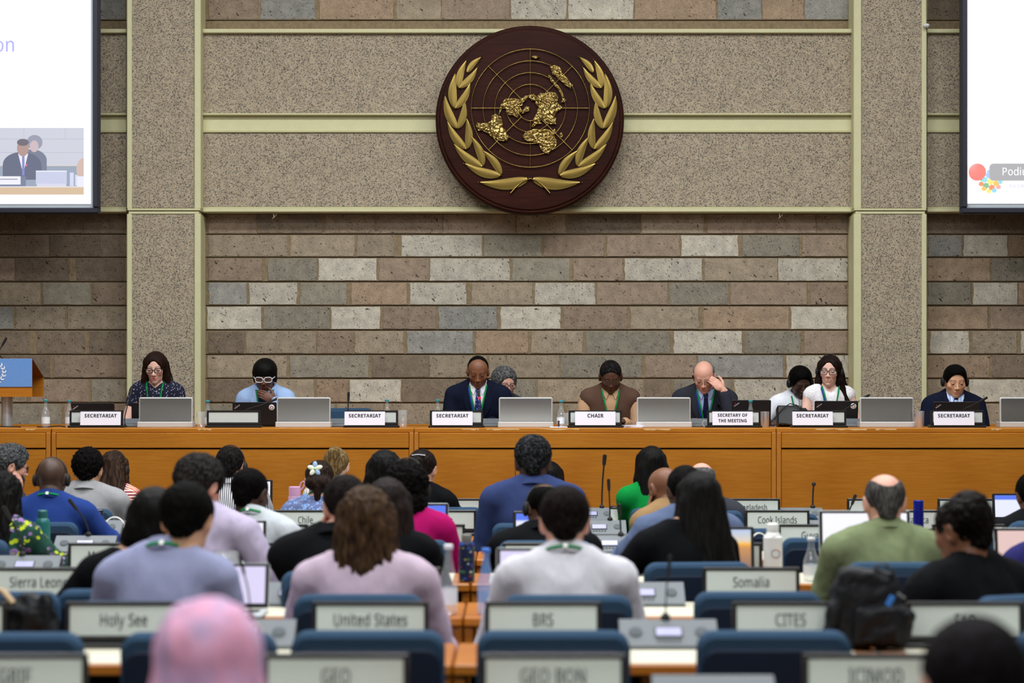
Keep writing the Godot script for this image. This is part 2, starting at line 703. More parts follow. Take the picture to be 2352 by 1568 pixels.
func ground(w: int, base: Vector3, spread: float, fine: float, sd: int) -> PackedByteArray:
	var buf := PackedByteArray()
	buf.resize(w * w * 3)
	var n1 := noise(sd, 0.012)
	var n2 := noise(sd + 1, 0.16, FastNoiseLite.TYPE_SIMPLEX_SMOOTH, 4)
	for y in w:
		for x in w:
			var a := n1.get_noise_2d(absf(x - w * 0.5), absf(y - w * 0.5)) * spread + n2.get_noise_2d(x, y) * fine
			var i := (y * w + x) * 3
			buf[i] = clampi(int(base.x + a), 0, 255)
			buf[i + 1] = clampi(int(base.y + a), 0, 255)
			buf[i + 2] = clampi(int(base.z + a * 0.9), 0, 255)
	return buf

func aggregate_tex() -> ImageTexture:
	# washed concrete with coloured stone chips, 1024 pixels over 1.5 m
	var w := 1024
	var buf := ground(w, Vector3(205, 193, 176), 14.0, 26.0, 5)
	var rng := RandomNumberGenerator.new()
	rng.seed = 77
	var shades := [Vector3(76, 78, 82), Vector3(98, 99, 102), Vector3(126, 126, 128), Vector3(232, 222, 205), Vector3(222, 206, 184), Vector3(140, 112, 92), Vector3(62, 62, 66), Vector3(150, 146, 140)]
	for k in 30000:
		var s: Vector3 = shades[rng.randi() % 8]
		var r := rng.randf_range(1.0, 2.5)
		fleck(buf, w, rng.randf() * w, rng.randf() * w, r * rng.randf_range(1.2, 2.3), r, rng.randf_range(-1.2, 1.2), s, rng)
	return picture(buf, w, w)

func stone_tex(sd: int, pits: int) -> ImageTexture:
	# volcanic building stone: fine grain, slanting tool marks, dark holes; 1024 pixels over 1.4 m
	var w := 1024
	var buf := ground(w, Vector3(214, 212, 208), 26.0, 46.0, sd)
	var rng := RandomNumberGenerator.new()
	rng.seed = sd
	for k in 5200:
		var up := rng.randf() < 0.55
		var s := Vector3(240, 238, 232) if up else Vector3(168, 160, 150)
		fleck(buf, w, rng.randf() * w, rng.randf() * w, rng.randf_range(3.0, 9.0), rng.randf_range(0.9, 2.0), rng.randf_range(0.3, 1.1), s, rng)
	for k in pits:
		var g := rng.randf_range(62, 128)
		var r := rng.randf_range(1.2, 3.0) * (2.0 if rng.randf() < 0.06 else 1.0)
		fleck(buf, w, rng.randf() * w, rng.randf() * w, r * rng.randf_range(1.2, 2.8), r, rng.randf_range(0.0, 1.4), Vector3(g, g * 0.97, g * 0.93), rng)
	return picture(buf, w, w)

func wood_tex(base: Vector3, deep: Vector3, sd: int) -> ImageTexture:
	# grain along x
	var w := 1024
	var h := 512
	var buf := PackedByteArray()
	buf.resize(w * h * 3)
	var n1 := noise(sd, 1.0, FastNoiseLite.TYPE_SIMPLEX_SMOOTH, 3)
	var n2 := noise(sd + 1, 1.0, FastNoiseLite.TYPE_SIMPLEX_SMOOTH, 2)
	for y in h:
		for x in w:
			var xx := absf(x - w * 0.5)
			var yy := absf(y - h * 0.5)
			var bend := n2.get_noise_2d(xx * 0.003, yy * 0.006) * 7.0
			var a := n1.get_noise_2d(xx * 0.005, (yy + bend) * 0.11) * 0.55 + n1.get_noise_2d(xx * 0.02 + 50.0, (yy + bend) * 0.5) * 0.30 + n2.get_noise_2d(xx * 0.002, yy * 0.004) * 0.5
			var t := clampf(0.5 + a * 0.75, 0.0, 1.0)
			var i := (y * w + x) * 3
			buf[i] = int(lerpf(deep.x, base.x, t))
			buf[i + 1] = int(lerpf(deep.y, base.y, t))
			buf[i + 2] = int(lerpf(deep.z, base.z, t))
	return picture(buf, w, h)

func cloth_tex(sd: int, warp: float) -> ImageTexture:
	# pale weave to tint with a cloth's colour
	var w := 256
	var buf := PackedByteArray()
	buf.resize(w * w * 3)
	var n1 := noise(sd, 0.03)
	var n2 := noise(sd + 3, 0.4)
	for y in w:
		for x in w:
			var a := 232.0 + n1.get_noise_2d(x, y) * 4.0 + n2.get_noise_2d(x * 0.4, y * 2.0) * warp + n2.get_noise_2d(x * 2.0, y * 0.4) * warp
			var i := (y * w + x) * 3
			var g := clampi(int(a), 0, 255)
			buf[i] = g
			buf[i + 1] = g
			buf[i + 2] = g
	return picture(buf, w, w)

func hair_tex(sd: int, fx: float, ratio: float) -> ImageTexture:
	# fine strands running along v (ratio 1) or grain
	var w := 512
	var buf := PackedByteArray()
	buf.resize(w * w * 3)
	var n1 := noise(sd, 1.0, FastNoiseLite.TYPE_SIMPLEX_SMOOTH, 2)
	for y in w:
		for x in w:
			var xx := absf(x - 256.0)
			var yy := absf(y - 256.0)
			var a := 0.0
			if ratio < 2.0:
				var sway := n1.get_noise_2d(xx * 0.01, yy * 0.012) * 14.0
				a = n1.get_noise_2d((xx + sway) * 0.22, yy * 0.006) * 52.0 + n1.get_noise_2d((xx + sway) * 0.05 + 90.0, yy * 0.004) * 34.0
			else:
				a = n1.get_noise_2d(xx * 0.12, yy * 0.12) * 46.0 + n1.get_noise_2d(xx * 0.3 + 40.0, yy * 0.3) * 34.0
			var g := clampi(int(196.0 + a), 0, 255)
			var i := (y * w + x) * 3
			buf[i] = g
			buf[i + 1] = g
			buf[i + 2] = g
	return picture(buf, w, w)

var weave: ImageTexture
func cloth(key: String, col: Color, rough := 0.85) -> StandardMaterial3D:
	if mats.has(key):
		return mats[key]
	var m := matte(key, col, rough, 0.0, 0.2)
	wrap_tex(m, weave, Vector3(5, 5, 5), false)
	m.rim_enabled = true
	m.rim = clampf(col.get_luminance() * 0.25, 0.0, 0.15)
	m.rim_tint = 0.6
	return m

func printed(key: String, tex: Texture2D, per_metre: Vector3, rough := 0.85) -> StandardMaterial3D:
	var m := matte(key, Color.WHITE, rough, 0.0, 0.35)
	wrap_tex(m, tex, per_metre, false)
	return m

func stripes_tex(w: int, bands: Array, upright := true) -> ImageTexture:
	# bands: [share, colour] ... repeated across
	var im := Image.create_empty(w, w, false, Image.FORMAT_RGB8)
	var p := 0.0
	for b in bands:
		var x0 := int(p * w)
		p += b[0]
		var x1 := int(p * w)
		im.fill_rect(Rect2i(x0, 0, x1 - x0, w) if upright else Rect2i(0, x0, w, x1 - x0), b[1])
	return ImageTexture.create_from_image(im)

func dots_tex(ground_col: Color, list: Array, sd: int, count: int, w := 256) -> ImageTexture:
	# blobs scattered on a ground: list of [colour, least radius, largest radius]
	var im := Image.create_empty(w, w, false, Image.FORMAT_RGB8)
	im.fill(ground_col)
	var rng := RandomNumberGenerator.new()
	rng.seed = sd
	for k in count:
		var b: Array = list[k % list.size()]
		var r := rng.randf_range(b[1], b[2])
		disc(im, rng.randf() * w, rng.randf() * w, r, r * rng.randf_range(0.6, 1.0), b[0], true)
	return ImageTexture.create_from_image(im)

func disc(im: Image, x0: float, y0: float, rx: float, ry: float, col: Color, around := false) -> void:
	var w := im.get_width()
	var h := im.get_height()
	for dy in range(int(-ry) - 1, int(ry) + 2):
		for dx in range(int(-rx) - 1, int(rx) + 2):
			if pow(dx / maxf(rx, 0.5), 2) + pow(dy / maxf(ry, 0.5), 2) <= 1.0:
				var x := int(x0) + dx
				var y := int(y0) + dy
				if around:
					im.set_pixel(posmod(x, w), posmod(y, h), col)
				elif x >= 0 and y >= 0 and x < w and y < h:
					im.set_pixel(x, y, col)

func glass(key: String, col: Color, alpha := 0.12) -> StandardMaterial3D:
	var m := matte(key, Color(col.r, col.g, col.b, alpha), 0.04)
	m.transparency = BaseMaterial3D.TRANSPARENCY_ALPHA
	return m

func lit(key: String, col: Color, power: float) -> StandardMaterial3D:
	if mats.has(key):
		return mats[key]
	var m := matte(key, Color(col.r * 0.3, col.g * 0.3, col.b * 0.3), 0.3)
	m.emission_enabled = true
	m.emission = col
	m.emission_energy_multiplier = power
	return m

func lit_picture(key: String, tex: Texture2D, power: float) -> StandardMaterial3D:
	var m := matte(key, Color(0.02, 0.02, 0.02), 0.4)
	m.emission_enabled = true
	m.emission = Color.WHITE
	m.emission_operator = BaseMaterial3D.EMISSION_OP_MULTIPLY
	m.emission_texture = tex
	m.emission_energy_multiplier = power
	return m

func make_materials() -> void:
	weave = cloth_tex(9, 18.0)
	var wood := wood_tex(Vector3(190, 126, 42), Vector3(166, 102, 26), 3)
	var m := matte("podium_wood", Color(0.96, 0.94, 0.88), 0.45, 0.0, 0.3)
	wrap_tex(m, wood, Vector3(0.55, 1.1, 0.55))
	m = matte("podium_wood_upright", Color(1.0, 0.97, 0.9), 0.42)
	wrap_tex(m, wood, Vector3(3.0, 0.15, 3.0))
	m = matte("desk_wood", Color(1.0, 0.92, 0.80), 0.35)
	wrap_tex(m, wood, Vector3(0.9, 0.9, 0.9))
	var wood2 := wood_tex(Vector3(74, 34, 22), Vector3(44, 18, 12), 11)
	m = matte("plaque_wood", Color(0.8, 0.78, 0.78), 0.42, 0.0, 0.2)
	wrap_tex(m, wood2, Vector3(0.6, 1.2, 0.6))
	m = matte("aggregate", Color(0.81, 0.79, 0.74), 0.9)
	wrap_tex(m, aggregate_tex(), Vector3(0.667, 0.667, 0.667))
	var st := [stone_tex(21, 520), stone_tex(42, 900)]
	var tones := {"w": rgb8(212, 206, 192), "g": rgb8(160, 154, 139), "k": rgb8(174, 160, 139), "p": rgb8(166, 147, 129), "d": rgb8(140, 125, 108), "o": rgb8(178, 155, 131), "b": rgb8(164, 163, 158)}
	for t in tones:
		for k in 2:
			m = matte("stone_%s%d" % [t, k], tones[t] * (1.05 if k == 0 else 0.98), 0.95)
			wrap_tex(m, st[k], Vector3(0.71, 0.71, 0.71))
			m.heightmap_enabled = true
			m.heightmap_texture = st[k]
			m.heightmap_scale = 0.2
	m = matte("mortar", rgb8(158, 139, 110), 0.95)
	wrap_tex(m, st[0], Vector3(1.3, 1.3, 1.3))
	m = matte("cream_paint", rgb8(222, 218, 172), 0.6)
	wrap_tex(m, cloth_tex(31, 6.0), Vector3(1.2, 1.2, 1.2))
	matte("brass", rgb8(136, 115, 62), 0.2, 1.0)
	matte("brass_rough", rgb8(164, 142, 88), 0.26, 1.0)
	matte("black_plastic", Color(0.035, 0.035, 0.04), 0.35)
	matte("black_soft", Color(0.03, 0.03, 0.033), 0.7)
	matte("grey_plastic", rgb8(100, 106, 110), 0.5)
	matte("pale_plastic", rgb8(178, 184, 184), 0.5)
	matte("display_face", rgb8(188, 197, 195), 0.35)
	matte("white_card", rgb8(228, 228, 240), 0.7)
	matte("ink", Color(0.04, 0.04, 0.07), 0.7)
	matte("ink_grey", Color(0.16, 0.17, 0.2), 0.7)
	matte("silver", rgb8(182, 182, 184), 0.2, 1.0)
	matte("silver_edge", rgb8(214, 214, 212), 0.4, 0.5)
	matte("steel", rgb8(214, 214, 220), 0.3, 0.75)
	matte("navy_laptop", Color(0.02, 0.025, 0.05), 0.42)
	matte("cream_laminate", rgb8(214, 208, 186), 0.5)
	cloth("chair_blue", rgb8(54, 80, 106))
	matte("chair_shell", rgb8(22, 36, 56), 0.6, 0.0, 0.3)
	matte("chrome_leg", rgb8(90, 92, 96), 0.35, 0.8)
	m = matte("carpet", rgb8(46, 52, 66), 0.95)
	wrap_tex(m, weave, Vector3(3, 3, 3))
	m = matte("plaster", rgb8(196, 190, 176), 0.9)
	matte("dark_frame", rgb8(30, 30, 46), 0.5)
	matte("grey_border", rgb8(176, 184, 190), 0.6)
	glass("clear_glass", Color(0.9, 0.95, 0.97), 0.10)
	glass("lens_glass", Color(0.95, 0.97, 0.98), 0.02)
	mats["lens_glass"].metallic_specular = 0.3
	glass("tinted_glass", Color(0.5, 0.7, 0.95), 0.28)
	var w := matte("water", Color(0.9, 0.95, 1.0, 0.12), 0.02)
	w.transparency = BaseMaterial3D.TRANSPARENCY_ALPHA
	matte("blue_cap", rgb8(50, 110, 200), 0.4)
	matte("teal_cap", rgb8(40, 150, 160), 0.5)
	matte("label_paper", rgb8(222, 226, 230), 0.6)

# ------------------------------------------------------------------ the hall
func build_room() -> void:
	var f := structure("floor")
	var b := MB.new()
	b.box(Vector3(0, -0.1, -8.0), Vector3(24.0, 0.2, 24.0))
	part("carpet", b, mats["carpet"], f)
	b = MB.new()
	b.box(Vector3(0, STAGE * 0.5, -16.85), Vector3(23.6, STAGE, 3.1), 0.01)
	part("podium_platform", b, mats["carpet"], f)
	var c := structure("ceiling")
	b = MB.new()
	b.box(Vector3(0, ROOF + 0.15, -8.0), Vector3(24.0, 0.3, 24.0))
	part("ceiling_slab", b, matte("ceiling_white", rgb8(214, 212, 206), 0.9), c)
	for s in [-1.0, 1.0]:
		var w := structure("wall_left" if s < 0 else "wall_right")
		b = MB.new()
		b.box(Vector3(s * 11.9, ROOF * 0.5, -8.0), Vector3(0.3, ROOF, 24.0))
		part("wall_panel", b, mats["plaster"], w)
	var r := structure("wall_rear")
	b = MB.new()
	b.box(Vector3(0, ROOF * 0.5, 3.9), Vector3(24.0, ROOF, 0.3))
	part("wall_panel", b, mats["plaster"], r)

const COURSES := [490, 538, 591, 647, 702, 758, 814, 869, 925, 985]
const STONES_MID := [
	"p479-589 d592-741 p747-860 p865-1016 p1019-1183 k1188-1298 d1303-1471 k1474-1616 p1624-1873 p1876-1946",
	"k479-661 k667-814 k820-906 w922-1107 g1113-1244 p1249-1386 p1394-1562 w1565-1695 g1706-1836 p1843-1945",
	"p479-602 g616-728 w731-865 p870-984 w987-1170 g1177-1308 p1316-1430 w1435-1613 k1619-1785 w1788-1946",
	"b479-567 w573-682 g690-796 o808-935 w941-1070 k1083-1223 w1229-1366 p1371-1533 g1538-1672 p1678-1854 p1862-1945",
	"w476-599 g605-757 w761-873 p879-1001 b1008-1142 w1150-1288 p1295-1441 k1448-1605 o1616-1811 w1817-1945",
	"d479-562 k565-725 p729-809 k815-927 b935-1086 o1092-1212 k1220-1339 g1346-1538 w1548-1704 g1710-1839 p1847-1946",
	"k477-658 g666-847 d855-984 k987-1118 k1124-1284 g1288-1474 p1482-1599 b1603-1798 w1807-1948",
	"d479-578 k590-721 o728-798 w803-921 d925-1075 g1080-1229 k1235-1400 k1405-1478 d1482-1541 g1546-1680 w1688-1833 k1840-1946",
	"g477-535 g540-770 k775-880 k885-1000 g1005-1130 g1140-1290 k1300-1420 g1430-1560 d1570-1700 k1710-1850 g1855-1946"]
const STONES_LEFT := [
	"d-90-61 d67-190 d193-288", "p-120-110 d115-232 d235-288", "p-140-33 d36-160 d175-288", "k-110-92 g98-208 p215-288",
	"b-120-31 k36-149 k155-288", "d-150-68 d85-195 d205-288", "d-100-115 p125-288", "k-130-60 p70-203 g210-288", "k-120-25 g29-140 p148-288"]
const STONES_RIGHT := [
	"d2133-2205 d2208-2270 d2276-2440", "b2133-2210 w2214-2314 o2318-2440", "o2131-2274 g2279-2460", "g2131-2230 w2235-2336 o2340-2470",
	"o2131-2268 p2274-2440", "w2137-2225 k2233-2335 w2345-2470", "o2131-2273 d2279-2450", "k2131-2222 w2226-2440", "k2131-2230 k2236-2300 g2305-2440"]
const STONES_TOP := ["p479-592 b598-724 o734-905 k912-1012 p1015-1170 w1174-1300 w1306-1455 o1458-1645 b1649-1749 o1752-1846 b1849-1949", "d-80-100 b105-288", "d2133-2260 g2266-2440"]

var stone_no := 0
func stone_row(wall: Node3D, row: String, y0: float, y1: float, rng: RandomNumberGenerator) -> void:
	for word in row.split(" ", false):
		var tone := word[0]
		var body := word.substr(1)
		var cut := body.rfind("-")
		var x0 := body.substr(0, cut).to_float()
		var x1 := body.substr(cut + 1).to_float()
		var a := at(x0, y0 + 2.6, WALL)
		var e := at(x1, y1 - 2.6, WALL)
		var w := e.x - a.x
		var h := a.y - e.y
		var poly := PackedVector2Array()
		var nx := maxi(4, int(w / 0.06))
		var jit := 0.006
		for k in nx:
			poly.append(Vector2(-w / 2 + w * k / nx, -h / 2 + rng.randf_range(-jit, jit) * 0.4))
		for k in 4:
			poly.append(Vector2(w / 2 + rng.randf_range(-jit, jit), -h / 2 + h * k / 4))
		for k in nx:
			poly.append(Vector2(w / 2 - w * k / nx, h / 2 + rng.randf_range(-jit, jit) * 0.4))
		for k in 4:
			poly.append(Vector2(-w / 2 + rng.randf_range(-jit, jit), h / 2 - h * k / 4))
		var b := MB.new()
		b.slab(poly, rng.randf_range(0.003, 0.008), 0.002)
		var o := part("stone_block", b, mats["stone_%s%d" % [tone, rng.randi() % 2]], wall)
		o.position = Vector3((a.x + e.x) / 2, (a.y + e.y) / 2, -WALL)

func mortar_row(wall: Node3D, x0: float, x1: float, y0: float, y1: float) -> void:
	var a := at(x0, y0 + 1.0, WALL)
	var e := at(x1, y1 - 1.0, WALL)
	var b := MB.new()
	b.box(Vector3((a.x + e.x) / 2, (a.y + e.y) / 2, -WALL - 0.030), Vector3(e.x - a.x, a.y - e.y, 0.06), 0.003)
	part("mortar_course", b, mats["mortar"], wall)

func strip(wall: Node3D, called: String, x0: float, y0: float, x1: float, y1: float, d: float, thick: float, m: Material, bevel := 0.006) -> MeshInstance3D:
	# a block whose front face lies d away and covers those pixels
	var a := at(x0, y0, d)
	var e := at(x1, y1, d)
	var b := MB.new()
	b.box(Vector3((a.x + e.x) / 2, (a.y + e.y) / 2, -d - thick / 2), Vector3(e.x - a.x, a.y - e.y, thick), bevel)
	return part(called, b, m, wall)

func build_wall() -> void:
	var wall := structure("wall_back")
	var rng := RandomNumberGenerator.new()
	rng.seed = 2024
	var b := MB.new()
	b.box(Vector3(0, ROOF * 0.5, -WALL - 0.145), Vector3(24.0, ROOF, 0.25))
	part("backing", b, matte("groove", rgb8(86, 74, 60), 0.95), wall)
	for bay in [[STONES_LEFT, -560.0, 300.0], [STONES_MID, 462.0, 1968.0], [STONES_RIGHT, 2118.0, 2900.0]]:
		for k in 9:
			var y0: float = COURSES[k]
			var y1: float = COURSES[k + 1]
			mortar_row(wall, bay[1], bay[2], y0, y1)
			stone_row(wall, bay[0][k], y0, y1, rng)
		mortar_row(wall, bay[1], bay[2], 985, 1180)
	var tops := [[462.0, 1968.0], [-560.0, 300.0], [2118.0, 2900.0]]
	for k in 3:
		mortar_row(wall, tops[k][0], tops[k][1], -66, 47)
		stone_row(wall, STONES_TOP[k], -62, 47, rng)
		mortar_row(wall, tops[k][0], tops[k][1], 47, 80)
		for r in 8:
			mortar_row(wall, tops[k][0], tops[k][1], -66 - 55 * (r + 1), -66 - 55 * r)
	# the two piers: washed concrete between cream strips
	var cream: Material = mats["cream_paint"]
	var agg: Material = mats["aggregate"]
	var dp := 17.72
	for s in [0, 1]:
		var q: Array = [291.0, 302.5, 446.0, 461.0] if s == 0 else [1961.0, 1979.0, 2117.5, 2129.0]
		for v in [[-460.0, 478.5], [491.0, 1215.0]]:
			strip(wall, "concrete_panel", q[1] - 1, v[0], q[2] + 1, v[1], dp + 0.012, 0.4, agg)
			strip(wall, "trim_strip", q[0], v[0], q[1], v[1] + 1, dp, 0.415, cream)
			strip(wall, "trim_strip", q[2], v[0], q[3], v[1] + 1, dp, 0.415, cream)
		strip(wall, "trim_strip", q[0] + 1, 478.5, q[3] - 1, 483.5, dp - 0.006, 0.42, cream, 0.004)
		strip(wall, "trim_strip", q[0] + 4, 485.0, q[3] - 4, 491.5, dp + 0.004, 0.41, cream, 0.004)
	# the beam between and beyond the piers: two washed bands and four cream strips
	var db := 17.86
	for v in [[465.0, 1957.0], [-560.0, 290.0], [2130.0, 2900.0]]:
		strip(wall, "trim_strip", v[0], 66, v[1], 75.5, db - 0.03, 0.26, cream)
		strip(wall, "concrete_band", v[0], 75, v[1], 261.5, db + 0.012, 0.2, agg)
		strip(wall, "trim_strip", v[0], 260, v[1], 264, db - 0.03, 0.22, cream, 0.004)
		strip(wall, "trim_strip", v[0], 263, v[1], 302, db + 0.02, 0.2, cream)
		strip(wall, "trim_strip", v[0], 301.5, v[1], 304, db - 0.004, 0.22, cream, 0.003)
		strip(wall, "concrete_band", v[0], 304, v[1], 475.5, db + 0.012, 0.2, agg)
		strip(wall, "trim_strip", v[0], 475, v[1], 478, db - 0.004, 0.22, cream, 0.003)
		strip(wall, "trim_strip", v[0], 478, v[1], 487, db - 0.03, 0.26, cream)
	# low wooden ledge along the foot of the wall
	var ledge := structure("trim_1")
	strip(ledge, "ledge_top", -560, 974.5, 2900, 981, 17.55, 0.4, mats["podium_wood"], 0.004)
	strip(ledge, "ledge_front", -560, 981, 2900, 1190, 17.6, 0.3, mats["podium_wood"])
	# a small white sensor on the right pier with its wire
	var sn := thing("wall_sensor", "small white sensor fixed high on the right pier's cream edge", "sensor", at(2128, 59, dp - 0.03))
	b = MB.new()
	b.box(Vector3(0, 0, 0.0), Vector3(0.05, 0.03, 0.05), 0.012)
	part("housing", b, matte("sensor_white", Color(0.85, 0.85, 0.86), 0.5), sn)
	b = MB.new()
	b.tube(PackedVector3Array([Vector3(0, 0.01, -0.02), Vector3(-0.006, 0.12, -0.022), Vector3(-0.004, 0.3, -0.022)]), PackedFloat32Array([0.003]), 6)
	part("wire", b, matte("wire_cream", rgb8(225, 220, 190), 0.6), sn)
	# frayed cable ends that hang from the beam's underside
	for q in [[628.0, "loose frayed wire end hanging below the beam above the blue-suited woman"], [1790.0, "knotted string end hanging below the beam near the right pier"]]:
		var cord := thing("loose_cord", q[1], "cord", at(q[0], 486, 17.86), 0, "loose cord ends under the beam")
		b = MB.new()
		b.tube(PackedVector3Array([Vector3(0, 0.004, 0), Vector3(0.002, -0.025, 0.002), Vector3(0.006, -0.05, 0)]), PackedFloat32Array([0.003]), 5)
		b.tube(PackedVector3Array([Vector3(0.004, -0.045, 0), Vector3(0.022, -0.03, 0.002), Vector3(0.03, -0.012, 0)]), PackedFloat32Array([0.0015]), 5)
		b.tube(PackedVector3Array([Vector3(0.004, -0.04, 0), Vector3(-0.008, -0.06, 0.002)]), PackedFloat32Array([0.0015]), 5)
		part("strand", b, matte("string", rgb8(190, 180, 150), 0.9), cord)

# ------------------------------------------------------------------ the emblem
const NORTH := "540,764 546,735 556,690 580,655 615,640 660,640 695,648 722,638 745,618 762,628 752,656 722,676 722,694 702,702 712,722 722,740 694,758 682,788 655,772 620,768 596,744 592,712 576,704 566,728 550,762"
const GREEN := "712,760 730,720 750,698 772,705 770,740 740,750"
const EURO := "765,635 770,612 800,605 830,628 850,600 900,600 940,592 970,600 990,640 980,670 1000,690 1022,715 985,740 965,770 950,795 975,785 975,835 935,838 895,825 872,800 850,815 870,833 830,835 805,860 788,855 800,830 800,800 815,770 830,740 840,710 820,690 815,660 790,660"
const SOUTH := "480,810 490,770 515,757 545,770 560,780 572,820 575,860 600,900 620,935 605,960 560,962 520,945 480,925 450,900 410,880 390,888 372,850 380,820 420,825 460,825"
const AFRI := "720,920 740,890 785,880 800,870 850,878 900,870 940,890 960,865 970,880 960,920 975,950 975,1000 940,1030 915,1060 885,1055 855,1020 840,985 800,970 760,965 725,940"
const MADA := "998,905 1015,893 1025,915 1015,938 1000,930"
const AUST := "925,405 960,390 1000,405 1015,430 1020,460 1060,495 1102,545 1080,572 1040,545 1015,520 985,495 965,470 945,465"
const ISLES := "913,462 940,485 960,510 985,545 1010,590 1030,640 1052,648 1038,675 1006,675 1020,655 1000,600 985,570 950,530 925,500"
const ZEAL := "782,330 815,322 855,335 830,342 800,340"
const LEAVES := "302,452,420,327,1 240,568,305,350,1 240,568,388,402,-1 212,723,222,443,1 212,723,333,517,-1 235,875,136,610,1 235,875,286,647,-1 305,1028,154,808,1 305,1028,297,780,-1 428,1157,197,973,1 428,1157,328,917,-1 568,1220,278,1124,1 568,1220,411,1025,-1 775,1245,388,1268,1"

func emblem_point(s: String, k: float) -> Vector2:
	var w := s.split(",")
	return Vector2(w[0].to_float() - 776.0, 798.0 - w[1].to_float()) * k

func leaf(a: Vector2, e: Vector2, side: float, wide: float, thick: float, m: Material, parent: Node3D, z: float, called := "laurel_leaf") -> void:
	# a curved, pointed leaf with a raised middle
	var dir := e - a
	var l := dir.length()
	dir /= l
	var nrm := Vector2(-dir.y, dir.x)
	var b := MB.new()
	var n := 14
	var rows := []
	for i in n + 1:
		var t := float(i) / n
		var w := wide * sin(PI * pow(t, 0.72))
		var mid := a + dir * (l * t) + nrm * side * l * 0.075 * sin(PI * t)
		rows.append([mid - nrm * w, mid - nrm * w * 0.5, mid, mid + nrm * w * 0.5, mid + nrm * w])
	var hs := [0.7, 0.78, 1.0, 0.78, 0.7]
	var grid := []
	for r in rows:
		var line := []
		for k in 5:
			line.append(Vector3(r[k].x, r[k].y, z + thick * (0.55 + 0.45 * hs[k])))
		grid.append(line)
	b.sheet(grid, thick * 0.5)
	part(called, b, m, parent)

func build_emblem() -> void:
	var d := 17.62
	var root := thing("wall_emblem", "round dark wooden plaque with brass world map and laurel leaves on the back wall", "emblem", at(1217, 274.5, d))
	var k := (d / FOC) * 480.0 / 1568.0
	var R := px(217, d)
	var wood: Material = mats["plaque_wood"]
	var b := MB.new()
	b.xf = Transform3D(Basis(Vector3.RIGHT, PI / 2), Vector3.ZERO)
	b.lathe([Vector2(0.0, -0.16), Vector2(R * 0.985, -0.16), Vector2(R, -0.14), Vector2(R, -0.035), Vector2(R * 0.992, -0.018), Vector2(R * 0.975, -0.012), Vector2(R * 0.968, -0.018), Vector2(R * 0.955, -0.014), Vector2(R * 0.945, 0.0), Vector2(0.0, 0.0)], 96)
	part("plaque", b, wood, root)
	var brass: Material = mats["brass"]
	var gc := emblem_point("779,715", k)
	for r in [443.0, 354.0, 266.0, 178.0, 94.0]:
		b = MB.new()
		var pts := PackedVector3Array()
		var whole: bool = r > 200.0
		for i in 97:
			var a := TAU * i / 96
			pts.append(Vector3(gc.x + cos(a) * r * k, gc.y + sin(a) * r * k, 0.02))
		b.tube(pts, PackedFloat32Array([0.0042]), 6, false)
		part("latitude_ring", b, brass, root)
	for i in 8:
		var a := TAU * i / 8
		b = MB.new()
		var u := Vector3(cos(a), sin(a), 0)
		var o := Vector3(gc.x, gc.y, 0.02)
		b.tube(PackedVector3Array([o + u * 94.0 * k, o + u * 443.0 * k]), PackedFloat32Array([0.0042]), 6)
		part("meridian_bar", b, brass, root)
	var rough := noise(8, 0.035, FastNoiseLite.TYPE_SIMPLEX_SMOOTH, 3)
	for land in [NORTH, GREEN, EURO, SOUTH, AFRI, MADA, AUST, ISLES, ZEAL]:
		var coarse := PackedVector2Array()
		for w in land.split(" "):
			coarse.append(emblem_point(w, k))
		var poly := PackedVector2Array()
		var rng := RandomNumberGenerator.new()
		rng.seed = coarse.size()
		for i in coarse.size():
			var p := coarse[i]
			var q := coarse[(i + 1) % coarse.size()]
			poly.append(p)
			poly.append(p.lerp(q, 0.5) + Vector2(rng.randf_range(-1, 1), rng.randf_range(-1, 1)) * minf(p.distance_to(q) * 0.12, 0.006))
		b = MB.new()
		b.xf = Transform3D(Basis.IDENTITY, Vector3(0, 0, 0.012))
		b.slab(poly, 0.014, 0.003, 0.008, rough, 0.009)
		part("continent", b, mats["brass_rough"], root)
	for side in [1.0, -1.0]:
		for w in LEAVES.split(" "):
			var q := w.split(",")
			var a := Vector2((q[0].to_float() - 779.0) * side - 0.0 + 3.0, 798.0 - q[1].to_float()) * k
			var e := Vector2((q[2].to_float() - 779.0) * side + 3.0, 798.0 - q[3].to_float()) * k
			var long := a.distance_to(e)
			leaf(a, e, q[4].to_float() * side, 0.004 + long * 0.102, 0.012, brass, root, 0.006)
		b = MB.new()
		var pts := PackedVector3Array()
		for i in 9:
			var t := i / 8.0
			var p := Vector2((lerpf(790.0, 632.0, t) - 779.0) * side + 3.0, 798.0 - (lerpf(1240.0, 1352.0, t) - 22.0 * sin(PI * t))) * k
			pts.append(Vector3(p.x, p.y, 0.018))
		b.tube(pts, PackedFloat32Array([0.007, 0.007, 0.008, 0.009, 0.010, 0.011, 0.012, 0.012, 0.011]), 8, true, 0.7)
		part("stem", b, brass, root)

